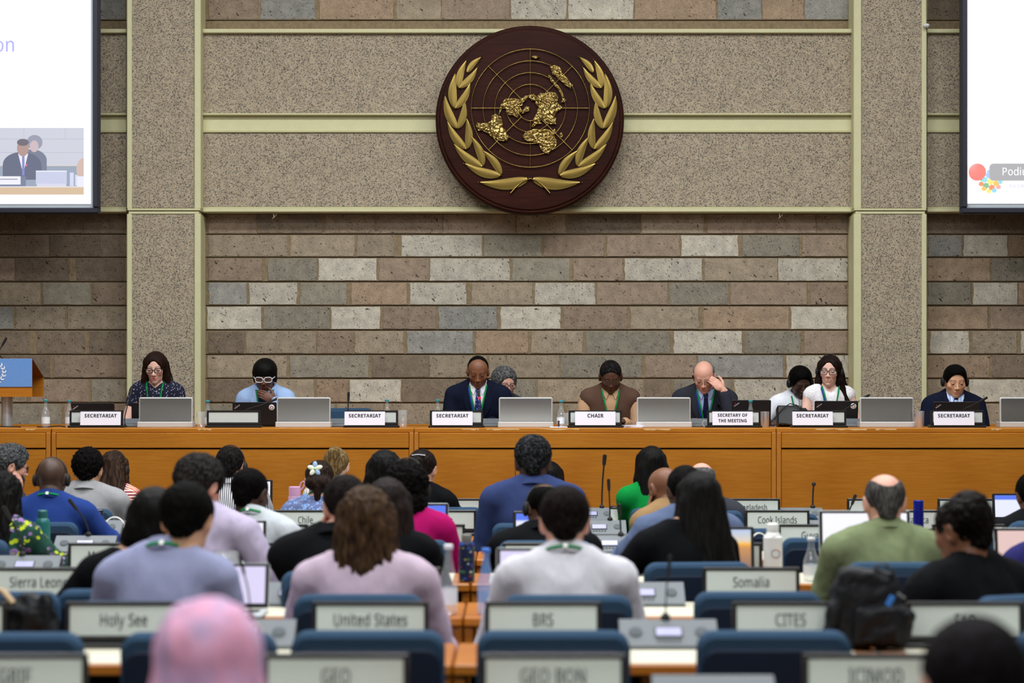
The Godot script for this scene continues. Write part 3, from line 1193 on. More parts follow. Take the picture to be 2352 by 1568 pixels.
# ------------------------------------------------------------------ projection screens
func build_screens() -> void:
	var d := 17.2
	# the left screen: a slide with a word's end and a small live picture of the podium
	for s in [0, 1]:
		var x0 := -1010.0 if s == 0 else 2207.0
		var x1 := 228.0 if s == 0 else 3450.0
		var c := at((x0 + x1) / 2, 0, d)
		var low := at(0, 491, d).y
		var high := at(0, -420, d).y
		var label := "large white projection screen with a live picture of the podium, dark frame" if s == 0 else "large white projection screen with a red disc and grey name tag, dark frame"
		var root := thing("projection_screen", label, "screen", Vector3(c.x, low, c.z), 0, "projection screens flanking the podium")
		var wd := px(x1 - x0, d)
		var h := high - low
		var edge: float = px(13.5, d)
		var b := MB.new()
		for q in [[Vector3(0, edge / 2, 0), Vector3(wd, edge, 0.07)], [Vector3(0, h - edge / 2, 0), Vector3(wd, edge, 0.07)], [Vector3(-wd / 2 + edge / 2, h / 2, 0), Vector3(edge, h - 2 * edge, 0.07)], [Vector3(wd / 2 - edge / 2, h / 2, 0), Vector3(edge, h - 2 * edge, 0.07)]]:
			b.box(q[0], q[1], 0.01)
		part("frame", b, mats["dark_frame"], root)
		b = MB.new()
		b.box(Vector3(0, h / 2, -0.05), Vector3(wd, h, 0.03), 0.004)
		part("backing", b, mats["dark_frame"], root)
		var iw := wd - 2 * edge
		var ih := h - 2 * edge
		b = MB.new()
		b.box(Vector3(0, h / 2, -0.015), Vector3(iw + 0.01, ih + 0.01, 0.02), 0.003)
		part("screen_border", b, mats["grey_border"], root)
		b = MB.new()
		var gap := px(6, d)
		if s == 0:
			b.box(Vector3(-gap / 2, h / 2 + px(9, d) / 2, 0.0), Vector3(iw - gap, ih - px(9, d), 0.012), 0.002)
		else:
			b.box(Vector3(0, h / 2 + px(10, d) / 2, 0.0), Vector3(iw, ih - px(10, d), 0.012), 0.002)
		part("lit_surface", b, lit("slide_white", Color(0.97, 0.97, 1.0), 1.1), root)
		var l := AreaLight3D.new()
		l.name = "screen_light"
		l.area_size = Vector2(iw, ih)
		l.area_range = 30.0
		l.area_attenuation = 2.0
		l.light_energy = 1.2
		l.light_color = Color(0.93, 0.95, 1.0)
		l.shadow_enabled = true
		l.position = Vector3(c.x, low + h / 2, c.z + 0.12)
		l.rotation = Vector3(0, PI, 0)
		add_child(l, true)
		var to_local := func(x: float, y: float, lift: float) -> Vector3: return at(x, y, d) - root.position + Vector3(0, 0, lift)
		if s == 0:
			var p: Vector3 = to_local.call(-14, 103, 0.008)
			lettering("ssion", px(33, d), false, 0.95, lit("slide_lilac", Color(0.70, 0.70, 0.97), 1.0), root, Transform3D(Basis.IDENTITY, p))
			var a: Vector3 = to_local.call(-70, 294, 0.011)
			var e: Vector3 = to_local.call(193, 447, 0.011)
			b = MB.new()
			b.quad(Vector3(a.x, e.y, a.z), Vector3(e.x, e.y, a.z), Vector3(e.x, a.y, a.z), Vector3(a.x, a.y, a.z), Vector3(0, 0, 1))
			part("live_picture", b, lit_picture("live_picture", live_picture(), 1.0), root)
		else:
			b = MB.new()
			b.xf = Transform3D(Basis(Vector3.RIGHT, PI / 2), to_local.call(2244, 395.5, 0.0))
			b.lathe([Vector2(0.0, 0.018), Vector2(px(19.5, d), 0.018), Vector2(px(19.5, d), 0.0)], 32)
			part("record_dot", b, lit("slide_red", Color(1.0, 0.55, 0.52), 1.0), root)
			b = MB.new()
			b.xf = Transform3D(Basis.IDENTITY, to_local.call(2340, 395.5, 0.006))
			b.slab(rounded(px(136, d), px(39, d), px(9, d)), 0.008)
			part("name_tag", b, lit("slide_grey", Color(0.70, 0.70, 0.71), 1.0), root)
			lettering("Podium", px(17.5, d), false, 0.95, lit("slide_text_white", Color(1, 1, 1), 1.05), root, Transform3D(Basis.IDENTITY, to_local.call(2340, 394.5, 0.016)))
			lettering("For Life on", px(8.0, d), false, 1.0, lit("slide_faint", Color(0.82, 0.80, 0.95), 1.0), root, Transform3D(Basis.IDENTITY, to_local.call(2344, 427, 0.008)))
			var hues := [Color(0.98, 0.93, 0.55), Color(1.0, 0.80, 0.45), Color(0.98, 0.62, 0.45), Color(0.55, 0.78, 0.60), Color(0.62, 0.90, 0.95), Color(0.70, 0.80, 0.98), Color(0.75, 0.74, 0.94), Color(0.98, 0.72, 0.68), Color(0.60, 0.88, 0.98)]
			# a mosaic ball of coloured cells
			var no := 0
			var cells := [[0.0, 0.0, 6.5], [0, 0, 0]]
			for ring in [[0, 1, 0.0, 8.6], [1, 6, 14.0, 7.6], [2, 11, 22.0, 6.2]]:
				for i in ring[1]:
					var t: float = TAU * i / ring[1] + 0.3 * ring[0]
					var gp: Vector3 = to_local.call(2274.5 + cos(t) * ring[2], 417.0 + sin(t) * ring[2], 0.006)
					var poly := PackedVector2Array()
					for q in 6:
						var u := t + TAU * q / 6
						poly.append(Vector2(cos(u) * px(ring[3], d), -sin(u) * px(ring[3] * 0.92, d)))
					b = MB.new()
					b.xf = Transform3D(Basis.IDENTITY, gp)
					b.slab(poly, 0.002)
					part("mosaic_cell", b, lit("slide_hue_%d" % (no % 9), hues[no % 9], 1.0), root)
					no += 1

func live_picture() -> ImageTexture:
	# the podium as the hall's camera sees it, washed out by the projector
	var w := 526
	var h := 306
	var im := Image.create_empty(w, h, false, Image.FORMAT_RGB8)
	im.fill(Color(0.82, 0.83, 0.88))
	for y in [50, 112]:
		im.fill_rect(Rect2i(0, y, w, 2), Color(0.72, 0.73, 0.78))
	im.fill_rect(Rect2i(250, 0, 2, 50), Color(0.75, 0.76, 0.8))
	im.fill_rect(Rect2i(440, 0, 2, 50), Color(0.75, 0.76, 0.8))
	im.fill_rect(Rect2i(0, 172, w, 3), Color(0.88, 0.84, 0.74))
	im.fill_rect(Rect2i(0, 175, w, 100), Color(0.62, 0.67, 0.74))
	# the woman behind
	disc(im, 288, 150, 68, 52, Color(0.50, 0.52, 0.60))
	im.fill_rect(Rect2i(226, 150, 130, 60), Color(0.50, 0.52, 0.60))
	disc(im, 300, 66, 36, 34, Color(0.62, 0.63, 0.70))
	disc(im, 298, 84, 20, 27, Color(0.82, 0.74, 0.76))
	# the speaker
	disc(im, 242, 168, 88, 58, Color(0.43, 0.45, 0.54))
	im.fill_rect(Rect2i(154, 168, 178, 70), Color(0.43, 0.45, 0.54))
	for k in 40:
		im.fill_rect(Rect2i(247 - 22 + k / 2, 118 + k * 2, 46 - k, 2), Color(0.93, 0.93, 0.98))
	im.fill_rect(Rect2i(243, 126, 11, 92), Color(0.55, 0.57, 0.80))
	disc(im, 246, 92, 27, 38, Color(0.72, 0.60, 0.58))
	disc(im, 246, 66, 27, 16, Color(0.46, 0.44, 0.48))
	disc(im, 262, 170, 4, 5, Color(0.95, 0.5, 0.6))
	# laptop, bottle, cards and the desk front
	im.fill_rect(Rect2i(306, 196, 142, 62), Color(0.80, 0.82, 0.92))
	im.fill_rect(Rect2i(306, 196, 142, 5), Color(0.95, 0.95, 1.0))
	im.fill_rect(Rect2i(310, 256, 136, 14), Color(0.86, 0.86, 0.94))
	im.fill_rect(Rect2i(462, 205, 18, 62), Color(0.85, 0.86, 0.96))
	im.fill_rect(Rect2i(486, 215, 14, 50), Color(0.85, 0.86, 0.96))
	disc(im, 526, 190, 34, 52, Color(0.84, 0.74, 0.70))
	im.fill_rect(Rect2i(120, 222, 140, 46), Color(0.50, 0.53, 0.64))
	im.fill_rect(Rect2i(120, 222, 116, 38), Color(0.95, 0.95, 1.0))
	im.fill_rect(Rect2i(130, 233, 92, 5), Color(0.66, 0.66, 0.74))
	im.fill_rect(Rect2i(494, 222, 32, 46), Color(0.93, 0.93, 1.0))
	im.fill_rect(Rect2i(0, 268, w, 5), Color(0.92, 0.90, 0.90))
	im.fill_rect(Rect2i(0, 273, w, 34), Color(0.86, 0.76, 0.64))
	return ImageTexture.create_from_image(im)

# ------------------------------------------------------------------ shared furniture
func name_display(label: String, text: String, where: Vector3, wide: float, high: float, group: String, cap := 0.038, lift := 0.0, offset := 0.0) -> Node3D:
	# a black-framed desk display on a low foot; origin at its foot, face towards +z
	var t := thing("name_display", label, "name display", where, 0.0, group)
	var b := MB.new()
	var foot := 0.016
	b.box(Vector3(0, foot / 2, -0.02), Vector3(wide * 1.05, foot, 0.11), 0.004)
	part("foot", b, mats["black_plastic"], t)
	var tip := Basis(Vector3.RIGHT, -0.05)
	b = MB.new()
	var e := 0.014
	var c := Vector3(0, foot + high / 2, 0)
	b.xf = Transform3D(tip, c)
	b.box(Vector3(0, high / 2 - e / 2, 0), Vector3(wide, e, 0.028), 0.004)
	b.box(Vector3(0, -high / 2 + e * 0.75, 0), Vector3(wide, e * 1.5, 0.028), 0.004)
	for s in [-1.0, 1.0]:
		b.box(Vector3(s * (wide / 2 - e / 2), e * 0.25, 0), Vector3(e, high - 2.5 * e + 0.002, 0.028), 0.004)
	b.box(Vector3(0, 0, -0.012), Vector3(wide * 0.97, high * 0.95, 0.012), 0.002)
	part("frame", b, mats["black_plastic"], t)
	b = MB.new()
	b.xf = Transform3D(tip, c)
	b.box(Vector3(0, e * 0.25, 0.0), Vector3(wide - 2 * e, high - 2.5 * e, 0.018), 0.001)
	part("screen", b, mats["display_face"], t)
	if text != "":
		lettering(text, cap, false, 0.74, mats["ink_grey"], t, Transform3D(tip, c) * Transform3D(Basis.IDENTITY, Vector3(offset, lift, 0.0102)))
	return t

func bottle(label: String, where: Vector3, h: float, group: String, glassy := "clear_glass", cap := "teal_cap", labelled := true, r := 0.031) -> Node3D:
	var t := thing("water_bottle", label, "bottle", where, 0.0, group)
	var b := MB.new()
	b.lathe([Vector2(0.0, 0.0), Vector2(r * 0.9, 0.0), Vector2(r, 0.004), Vector2(r, h * 0.42), Vector2(r * 0.96, h * 0.5), Vector2(r * 0.6, h * 0.66), Vector2(r * 0.42, h * 0.78), Vector2(r * 0.38, h * 0.9), Vector2(r * 0.46, h * 0.92), Vector2(r * 0.46, h * 0.96), Vector2(r * 0.3, h * 0.965)], 20)
	part("body", b, mats[glassy], t)
	b = MB.new()
	b.lathe([Vector2(r * 0.34, h * 0.93), Vector2(r * 0.52, h * 0.93), Vector2(r * 0.52, h * 0.985), Vector2(r * 0.45, h), Vector2(0.0, h)], 16)
	part("cap", b, mats[cap], t)
	b = MB.new()
	b.lathe([Vector2(0.0, 0.003), Vector2(r * 0.93, 0.004), Vector2(r * 0.94, h * 0.4), Vector2(0.0, h * 0.4)], 16)
	part("water", b, mats["water"], t)
	if labelled:
		b = MB.new()
		b.lathe([Vector2(r * 1.012, h * 0.14), Vector2(r * 1.012, h * 0.37)], 20)
		part("paper_label", b, mats["label_paper"], t)
	return t

func tumbler(label: String, where: Vector3, h: float, group: String, m := "clear_glass") -> Node3D:
	var t := thing("drinking_glass" if m == "clear_glass" else "steel_cup", label, "glass" if m == "clear_glass" else "cup", where, 0.0, group)
	var b := MB.new()
	var r := h * 0.29
	b.lathe([Vector2(0, 0), Vector2(r * 0.86, 0), Vector2(r, h), Vector2(r * 0.93, h), Vector2(r * 0.8, h * 0.06), Vector2(0, h * 0.06)], 24)
	part("body", b, mats[m], t)
	return t

func goose(label: String, pts: Array, where: Vector3, group: String, long_head := true, lit_ring := false, thick := 0.004) -> Node3D:
	# a gooseneck microphone; points are local to its base
	var t := thing("gooseneck_microphone", label, "microphone", where, 0.0, group)
	var b := MB.new()
	b.lathe([Vector2(0, 0), Vector2(0.016, 0), Vector2(0.016, 0.008), Vector2(0.008, 0.02), Vector2(0, 0.02)], 14)
	part("base", b, mats["black_soft"], t)
	var c := Curve3D.new()
	for p in pts:
		c.add_point(p)
	var n := pts.size()
	for i in n:
		var dir: Vector3 = (pts[mini(i + 1, n - 1)] - pts[maxi(i - 1, 0)]) * 0.22
		c.set_point_in(i, -dir)
		c.set_point_out(i, dir)
	var path := c.tessellate(3, 4)
	b = MB.new()
	b.tube(path, PackedFloat32Array([thick]), 8)
	part("gooseneck", b, mats["black_soft"], t)
	var tip: Vector3 = pts[n - 1]
	var dir: Vector3 = (tip - pts[n - 2]).normalized()
	b = MB.new()
	if long_head:
		b.tube(PackedVector3Array([tip, tip + dir * 0.012, tip + dir * 0.05, tip + dir * 0.07, tip + dir * 0.074]), PackedFloat32Array([thick, thick * 2.1, thick * 2.4, thick * 2.2, thick * 1.2]), 12)
	else:
		b.ball(tip + dir * 0.008, Vector3.ONE * 0.014, 14)
	part("capsule", b, mats["black_soft"], t)
	if lit_ring:
		b = MB.new()
		b.tube(PackedVector3Array([tip - dir * 0.001, tip + dir * 0.009]), PackedFloat32Array([thick * 2.4]), 12)
		part("lit_ring", b, lit("mic_red", Color(1.0, 0.12, 0.1), 2.2), t, "glowing red ring")
	return t

func laptop(label: String, where: Vector3, wide: float, high: float, turn: float, lean: float, screen: Material, shell: Material, group: String, facing := true, bezel := 0.015) -> Node3D:
	# origin at the hinge; the screen looks towards +z when facing, else its lid shows
	var t := thing("laptop", label, "laptop", where, turn, group)
	var s := 1.0 if facing else -1.0
	var tip := Basis(Vector3.RIGHT, -lean * s)
	var c := tip * Vector3(0, high / 2 + 0.006, 0) + Vector3(0, 0.01, 0)
	var b := MB.new()
	b.xf = Transform3D(tip, c)
	b.xf = b.xf * Transform3D(Basis.IDENTITY, Vector3(0, 0, -0.004 * s - 0.003))
	b.slab(rounded(wide, high, 0.010), 0.007, 0.002)
	part("lid", b, shell, t)
	b = MB.new()
	b.box(Vector3(0, 0.007, s * 0.115), Vector3(wide, 0.014, 0.22), 0.005)
	var base := part("base", b, shell, t)
	b = MB.new()
	b.box(Vector3(0, 0.0145, s * 0.09), Vector3(wide * 0.86, 0.003, 0.1), 0.001)
	part("keyboard", b, mats["black_soft"], base)
	if screen:
		b = MB.new()
		b.xf = Transform3D(tip, c)
		b.box(Vector3(0, 0, s * 0.0015), Vector3(wide * 0.985, high * 0.975, 0.004), 0.001)
		part("bezel", b, mats["black_plastic"], t)
		b = MB.new()
		b.xf = Transform3D(tip, c + tip * Vector3(0, 0.002, s * 0.0042))
		b.quad(Vector3(-wide / 2 + bezel, -high / 2 + bezel, 0), Vector3(wide / 2 - bezel, -high / 2 + bezel, 0), Vector3(wide / 2 - bezel, high / 2 - bezel, 0), Vector3(-wide / 2 + bezel, high / 2 - bezel, 0), Vector3(0, 0, s))
		part("screen", b, screen, t)
	return t

func chair(label: String, where: Vector3, turn: float, back_top := 0.89) -> Node3D:
	# blue office chair seen from behind; faces -z; origin on the floor under its seat
	var t: Node3D
	if chair_model:
		t = copy_of(chair_model, where, turn, label)
		return t
	t = thing("conference_chair", label, "chair", where, turn, "blue conference chairs in the hall and on the podium")
	chair_model = t
	var b := MB.new()
	b.xf = Transform3D(Basis(Vector3.RIGHT, -PI / 2), Vector3(0, 0.365, 0.0))
	b.slab(rounded(0.46, 0.45, 0.08), 0.07, 0.025)
	part("seat", b, mats["chair_blue"], t)
	# cushion: a rounded upright slab with a fat soft rim, its top dipping in the middle
	var w := 0.427
	var h := 0.42
	var poly := PackedVector2Array()
	for p in rounded(w, h, 0.055, 7):
		var q := p
		if p.y > 0:
			q.y -= 0.012 * (1.0 - pow(p.x / (w / 2), 2)) * clampf(p.y / (h / 2), 0, 1)
		poly.append(q)
	var tip := Basis(Vector3.RIGHT, 0.10)
	b = MB.new()
	b.xf = Transform3D(tip * Basis(Vector3.UP, PI), Vector3(0, back_top - h / 2, 0.245))
	b.slab(poly, 0.075, 0.03)
	b.xf = Transform3D(tip, Vector3(0, back_top - h / 2, 0.245))
	b.slab(poly, 0.014, 0.012)
	part("backrest", b, mats["chair_blue"], t)
	b = MB.new()
	b.xf = Transform3D(tip, Vector3(0, back_top - h / 2 - 0.02, 0.252))
	b.slab(rounded(w * 0.955, h * 0.87, 0.045, 6), 0.014, 0.006)
	part("back_shell", b, mats["chair_shell"], t)
	b = MB.new()
	b.tube(PackedVector3Array([Vector3(0, 0.365, 0.10), Vector3(0, 0.34, 0.22), Vector3(0, 0.44, 0.275), Vector3(0, 0.62, 0.265)]), PackedFloat32Array([0.022]), 8, true, 0.6)
	part("back_bracket", b, mats["chrome_leg"], t)
	for s in [Vector2(-0.19, -0.19), Vector2(0.19, -0.19), Vector2(-0.19, 0.19), Vector2(0.19, 0.19)]:
		b = MB.new()
		b.tube(PackedVector3Array([Vector3(s.x * 0.9, 0.37, s.y * 0.9), Vector3(s.x * 1.02, 0.2, s.y * 1.02), Vector3(s.x * 1.1, 0.0, s.y * 1.1)]), PackedFloat32Array([0.014]), 8)
		part("leg", b, mats["chrome_leg"], t)
	return t

var chair_model: Node3D

# ------------------------------------------------------------------ the podium
func build_podium() -> void:
	var d := 15.3
	var top := STAGE + DESK
	var wood: Material = mats["podium_wood"]
	var upright: Material = mats["podium_wood_upright"]
	var desks := [[-560.0, 117.5, "podium desk section at the far left in front of the lectern"], [119.5, 950.5, "podium desk section carrying the blank display and two place cards on its left half"], [951.5, 1782.0, "podium desk section with the CHAIR place card on it"], [1783.0, 2900.0, "podium desk section at the right under the Asian man's place"]]
	desks[3][2] = "podium desk section at the right, beyond the SECRETARY OF THE MEETING card"
	desks[1][2] = "podium desk section under the woman in the light blue suit"
	for q in desks:
		var a := at(q[0], 985, d)
		var e := at(q[1], 985, d)
		var w := e.x - a.x
		var t := thing("podium_desk", q[2], "desk", Vector3((a.x + e.x) / 2, 0, -d), 0.0, "honey-coloured podium desk sections")
		var b := MB.new()
		b.box(Vector3(0, top - 0.016, -0.445), Vector3(w, 0.032, 0.92), 0.005)
		part("desktop", b, wood, t)
		var st := px(10.5, d)
		for s in [-1.0, 1.0]:
			b = MB.new()
			b.box(Vector3(s * (w / 2 - st / 2), (top - 0.03) / 2, 0.0), Vector3(st, top - 0.03, 0.05), 0.004)
			part("stile", b, upright, t)
		var y1 := at(0, 1028.5, d).y
		var y2 := at(0, 1031.5, d).y
		b = MB.new()
		b.box(Vector3(0, (top - 0.033 + y1) / 2, 0.004), Vector3(w - 2 * st - 0.004, top - 0.033 - y1, 0.05), 0.004)
		part("upper_board", b, wood, t)
		b = MB.new()
		b.box(Vector3(0, y2 / 2, 0.0), Vector3(w - 2 * st - 0.004, y2, 0.045), 0.004)
		part("lower_panel", b, wood, t)
		# pale chips along the worn front edge
		for wear in [[1060.0, 1100.0], [1118.0, 1192.0], [1240.0, 1330.0], [1478.0, 1540.0], [455.0, 486.0], [1872.0, 1990.0], [2010.0, 2058.0], [2276.0, 2300.0], [60.0, 84.0]]:
			if wear[0] > q[0] and wear[1] < q[1]:
				b = MB.new()
				var rn := RandomNumberGenerator.new()
				rn.seed = int(wear[0])
				var poly := PackedVector2Array()
				var ww: float = px(wear[1] - wear[0], d)
				for k in 9:
					poly.append(Vector2(ww * (k / 8.0 - 0.5), 0.0))
				for k in 9:
					poly.append(Vector2(ww * (0.5 - k / 8.0), -rn.randf_range(0.002, 0.011)))
				b.xf = Transform3D(Basis.IDENTITY, Vector3((wear[0] + wear[1] - 2352.0) / 2 * d / FOC - t.position.x, top - 0.005, 0.0145))
				b.slab(poly, 0.0012)
				part("worn_chip", b, matte("bare_wood", rgb8(214, 182, 128), 0.8), t, "pale chipped edge")
		b = MB.new()
		b.box(Vector3(0, (top - 0.04) / 2, -0.04), Vector3(w - 0.01, top - 0.04, 0.03), 0.0)
		part("backing_panel", b, matte("wood_dark", rgb8(58, 34, 14), 0.8), t)
		if absf(a.x) < 9.0:
			for s in [-1.0, 1.0]:
				b = MB.new()
				b.box(Vector3(s * (w / 2 - 0.02), (top - 0.032 + STAGE) / 2, -0.38), Vector3(0.03, top - 0.032 - STAGE, 0.6), 0.003)
				part("side_panel", b, upright, t)
	var on := func(x: float, dd: float) -> Vector3: return Vector3((x - 1176.0) * dd / FOC, top, -dd)
	# name displays and the folded cards that lean on them
	var names := [[221.5, "SECRETARIAT", 227.5, "far left, before the woman in the navy blouse"], [536.5, "", 0.0, ""], [853.0, "SECRETARIAT", 836.5, "before the empty blue chair"], [1048.5, "SECRETARIAT", 1038.5, "before the man in the navy suit"], [1367.0, "CHAIR", 1368.0, ""], [1685.5, "SECRETARY OF\nTHE MEETING", 1684.5, ""], [1882.0, "SECRETARIAT", 1869.0, "before the woman with headphones"], [2199.0, "SECRETARIAT", 2195.0, "before the man in the dark suit, far right"]]
	for q in names:
		var dd := 15.56
		var say: String = "black desk display behind the %s card %s" % [q[1].replace("\n", " "), q[3]] if q[1] != "" else "black desk display with a blank grey screen before the woman in light blue"
		if q[1].begins_with("CHAIR"):
			say = "black desk display behind the CHAIR place card on the podium"
		if q[1].begins_with("SECRETARY"):
			say = "black desk display behind the SECRETARY OF THE MEETING place card"
		name_display(say, "", on.call(q[0], dd), 0.384, 0.108, "black name displays on the podium")
		if q[1] != "":
			var lines: String = q[1]
			say = "white folded place card reading %s%s" % [lines.replace("\n", " "), ", " + q[3] if q[3] != "" else ""]
			var card := thing("place_card", say, "place card", on.call(q[2], 15.47) + Vector3(0, 0.032, 0), 0.0, "white place cards on the podium")
			# the card hangs over the display's front: it stands on the display's foot
			card.position.z = -15.528
			card.position.y = top + 0.0175
			var b := MB.new()
			var tip := Basis(Vector3.RIGHT, -0.14)
			var ch := px(31.5, 15.5)
			var cw := px(93, 15.5)
			b.xf = Transform3D(tip, Vector3(0, ch / 2, 0))
			b.box(Vector3.ZERO, Vector3(cw, ch, 0.0025), 0.0)
			part("front_leaf", b, mats["white_card"], card)
			if lines.begins_with("SECRETARY"):
				lettering("SECRETARY OF", 0.0225, true, 1.0, mats["ink"], card, Transform3D(tip, Vector3(0, ch / 2, 0)) * Transform3D(Basis.IDENTITY, Vector3(0, 0.023, 0.002)))
				lettering("THE MEETING", 0.0225, true, 1.0, mats["ink"], card, Transform3D(tip, Vector3(0, ch / 2, 0)) * Transform3D(Basis.IDENTITY, Vector3(0, -0.017, 0.002)))
			else:
				lettering(lines, 0.026 if lines == "CHAIR" else 0.0245, true, 1.08, mats["ink"], card, Transform3D(tip, Vector3(0, ch / 2, 0)) * Transform3D(Basis.IDENTITY, Vector3(0, 0.019, 0.002)))
	# silver monitors
	var mon := [[381.0, "before the woman in the navy polka-dot blouse"], [697.5, "beside the woman in light blue"], [1207.5, "beside the man in the navy suit"], [1524.5, "between brown waistcoat and balding man"], [2036.5, "right of the woman with headphones"], [2358.0, "at the photo's right edge"]]
	for q in mon:
		var dd := 15.72
		var t := thing("flip_up_monitor", "silver flip-up desk monitor seen from behind, " + q[1], "monitor", on.call(q[0], dd), 0.0, "silver monitors on the podium")
		var b := MB.new()
		b.box(Vector3(0, 0.02, -0.03), Vector3(0.405, 0.04, 0.14), 0.004)
		part("base", b, mats["silver_edge"], t)
		var hh := 0.182
		var tip := Basis(Vector3.RIGHT, -0.04)
		b = MB.new()
		b.xf = Transform3D(tip, Vector3(0, 0.036 + hh / 2, -0.01))
		b.slab(rounded(0.392, hh, 0.014, 6), 0.016, 0.006)
		var lid := part("lid_rim", b, mats["silver_edge"], t)
		# gently bowed back plate
		b = MB.new()
		var rows := []
		for i in 9:
			var v := i / 8.0
			var line := []
			for k in 7:
				var u := k / 6.0
				line.append(Vector3((u - 0.5) * 0.374, 0.5 * hh - 0.010 - v * (hh - 0.016), 0.0212 - 0.0036 * sin(PI * v)))
			rows.append(line)
		b.xf = Transform3D(tip, Vector3(0, 0.036 + hh / 2, -0.01))
		b.sheet(rows, 0.002)
		part("back_plate", b, mats["silver"], t)
		b = MB.new()
		b.tube(PackedVector3Array([Vector3(-0.15, 0.04, -0.004), Vector3(0.15, 0.04, -0.004)]), PackedFloat32Array([0.006]), 8)
		part("hinge", b, mats["silver_edge"], t)
	# grey console pads sunk into the desk
	for q in [[296.0, 56.0, "beneath the navy blouse woman's laptop"], [775.0, 48.0, "beside the empty blue chair"], [1128.0, 60.0, "under the navy-suited man's hands"], [1604.0, 50.0, "before the bald man"], [1960.0, 50.0, "left of the monitor by the headphone woman"]]:
		var t := thing("desk_console", "low dark grey sloped desk console " + q[2], "console", on.call(q[0], 15.86), 0.0, "grey consoles sunk in the podium desk")
		var b := MB.new()
		var wd := px(q[1], 15.86)
		b.box(Vector3(0, 0.03, 0), Vector3(wd, 0.02, 0.16), 0.004, Basis(Vector3.RIGHT, 0.3))
		part("top_plate", b, mats["grey_plastic"], t)
		b = MB.new()
		b.box(Vector3(0, 0.012, 0), Vector3(wd * 0.96, 0.024, 0.12), 0.003)
		part("housing", b, mats["black_plastic"], t)
	# black laptops with their lids towards the hall
	var lap := [[214.0, 926.0, 100.0, "black laptop lid behind the far left SECRETARIAT card", 0.0], [585.5, 924.0, 101.0, "black laptop with a round sticker before the woman in light blue", 0.0], [1725.0, 919.0, 90.0, "black laptop behind the SECRETARY OF THE MEETING card", 0.04], [1920.0, 921.0, 100.0, "navy laptop with a crossed round sticker before the headphone woman", 0.0], [2196.0, 923.0, 106.0, "black laptop before the man in the dark suit at far right", 0.0], [338.0, 925.0, 70.0, "navy laptop half hidden behind the first silver monitor", 0.0]]
	for q in lap:
		var dd := 16.02
		var w := px(q[2], dd)
		var high: float = at(0, q[1], dd).y - top - 0.012
		var t := laptop(q[3], on.call(q[0], dd), w, high, q[4], 0.12, null, mats["navy_laptop"], "black laptops on the podium", false)
		if not q[3].begins_with("navy laptop half"):
			var tip := Basis(Vector3.RIGHT, 0.12)
			var lx := Transform3D(tip, Vector3(0, 0.012, 0)) * Transform3D(Basis(Vector3(0, 0, 1), 0.62), Vector3(-w / 2 + 0.034, high - 0.03, 0.009))
			lettering("ThinkPad", 0.0075, true, 1.0, matte("logo_grey", rgb8(190, 190, 195), 0.3), t, lx, "logo")
			var b := MB.new()
			b.xf = lx
			b.ball(Vector3(-0.005, 0.012, 0.0), Vector3.ONE * 0.0035, 8)
			part("logo_dot", b, lit("logo_red", Color(0.9, 0.08, 0.06), 0.6), t, "red dot")
		if q[3].contains("sticker"):
			var b := MB.new()
			var tip := Basis(Vector3.RIGHT, 0.12)
			b.xf = Transform3D(tip, Vector3(0, 0.012, 0)) * Transform3D(Basis(Vector3.RIGHT, PI / 2), Vector3(w / 2 - 0.036, high - 0.034, 0.004))
			b.lathe([Vector2(0, 0.006), Vector2(0.021, 0.006), Vector2(0.021, 0.0)], 28)
			part("sticker", b, matte("sticker_white", rgb8(226, 226, 226), 0.5), t, "round white sticker")
			b = MB.new()
			b.xf = Transform3D(tip, Vector3(0, 0.012, 0)) * Transform3D(Basis.IDENTITY, Vector3(w / 2 - 0.036, high - 0.034, 0.0115))
			var hue := [rgb8(70, 130, 190), rgb8(220, 120, 60), rgb8(90, 160, 90), rgb8(200, 70, 80)]
			for i in 8:
				var a0 := TAU * i / 8
				var bb := MB.new()
				bb.xf = b.xf
				bb.slab(PackedVector2Array([Vector2(cos(a0), sin(a0)) * 0.008, Vector2(cos(a0), sin(a0)) * 0.015, Vector2(cos(a0 + 0.6), sin(a0 + 0.6)) * 0.015, Vector2(cos(a0 + 0.6), sin(a0 + 0.6)) * 0.008]), 0.001)
				part("sticker_mark", bb, matte("sticker_hue_%d" % (i % 4), hue[i % 4], 0.5), t)
	# bottles, glasses and a steel cup
	var gb := "glass water bottles on the podium"
	for q in [[105.0, 917.0, "clear glass water bottle nearest the lectern"], [159.0, 918.0, "clear glass water bottle behind the far left black display"], [477.0, 919.0, "clear glass bottle left of the blank display"], [889.0, 917.0, "clear glass bottle behind the empty chair's SECRETARIAT card"], [1005.0, 917.0, "clear glass bottle beside the navy-suited man's elbow"], [1289.0, 919.0, "clear glass bottle left of the CHAIR card"], [1724.0, 919.0, "clear glass bottle behind the SECRETARY OF THE MEETING card"]]:
		var dd := 15.9 if q[0] in [889.0, 1005.0, 1724.0] else 15.62
		if q[0] == 159.0:
			dd = 15.72
		bottle(q[2], on.call(q[0], dd), at(0, q[1], dd).y - top, gb)
	var gg := "drinking glasses on the podium"
	tumbler("drinking glass beside the bottle left of the blank display", on.call(462.0, 15.6), 0.115, gg)
	tumbler("drinking glass right of the empty chair's display", on.call(925.0, 15.75), 0.125, gg)
	tumbler("drinking glass beside the bottle left of the CHAIR card", on.call(1303.0, 15.72), 0.105, gg)
	tumbler("steel cup right of the SECRETARY OF THE MEETING display", on.call(1757.0, 15.72), 0.115, "steel cups on the podium", "steel")
	tumbler("steel cup left of the far right SECRETARIAT display", on.call(2112.0, 15.6), 0.12, "steel cups on the podium", "steel")
	# gooseneck microphones
	var gm := "gooseneck microphones on the podium"
	var r := func(x: float, y: float, dd: float, o: Vector3) -> Vector3: return at(x, y, dd) - o
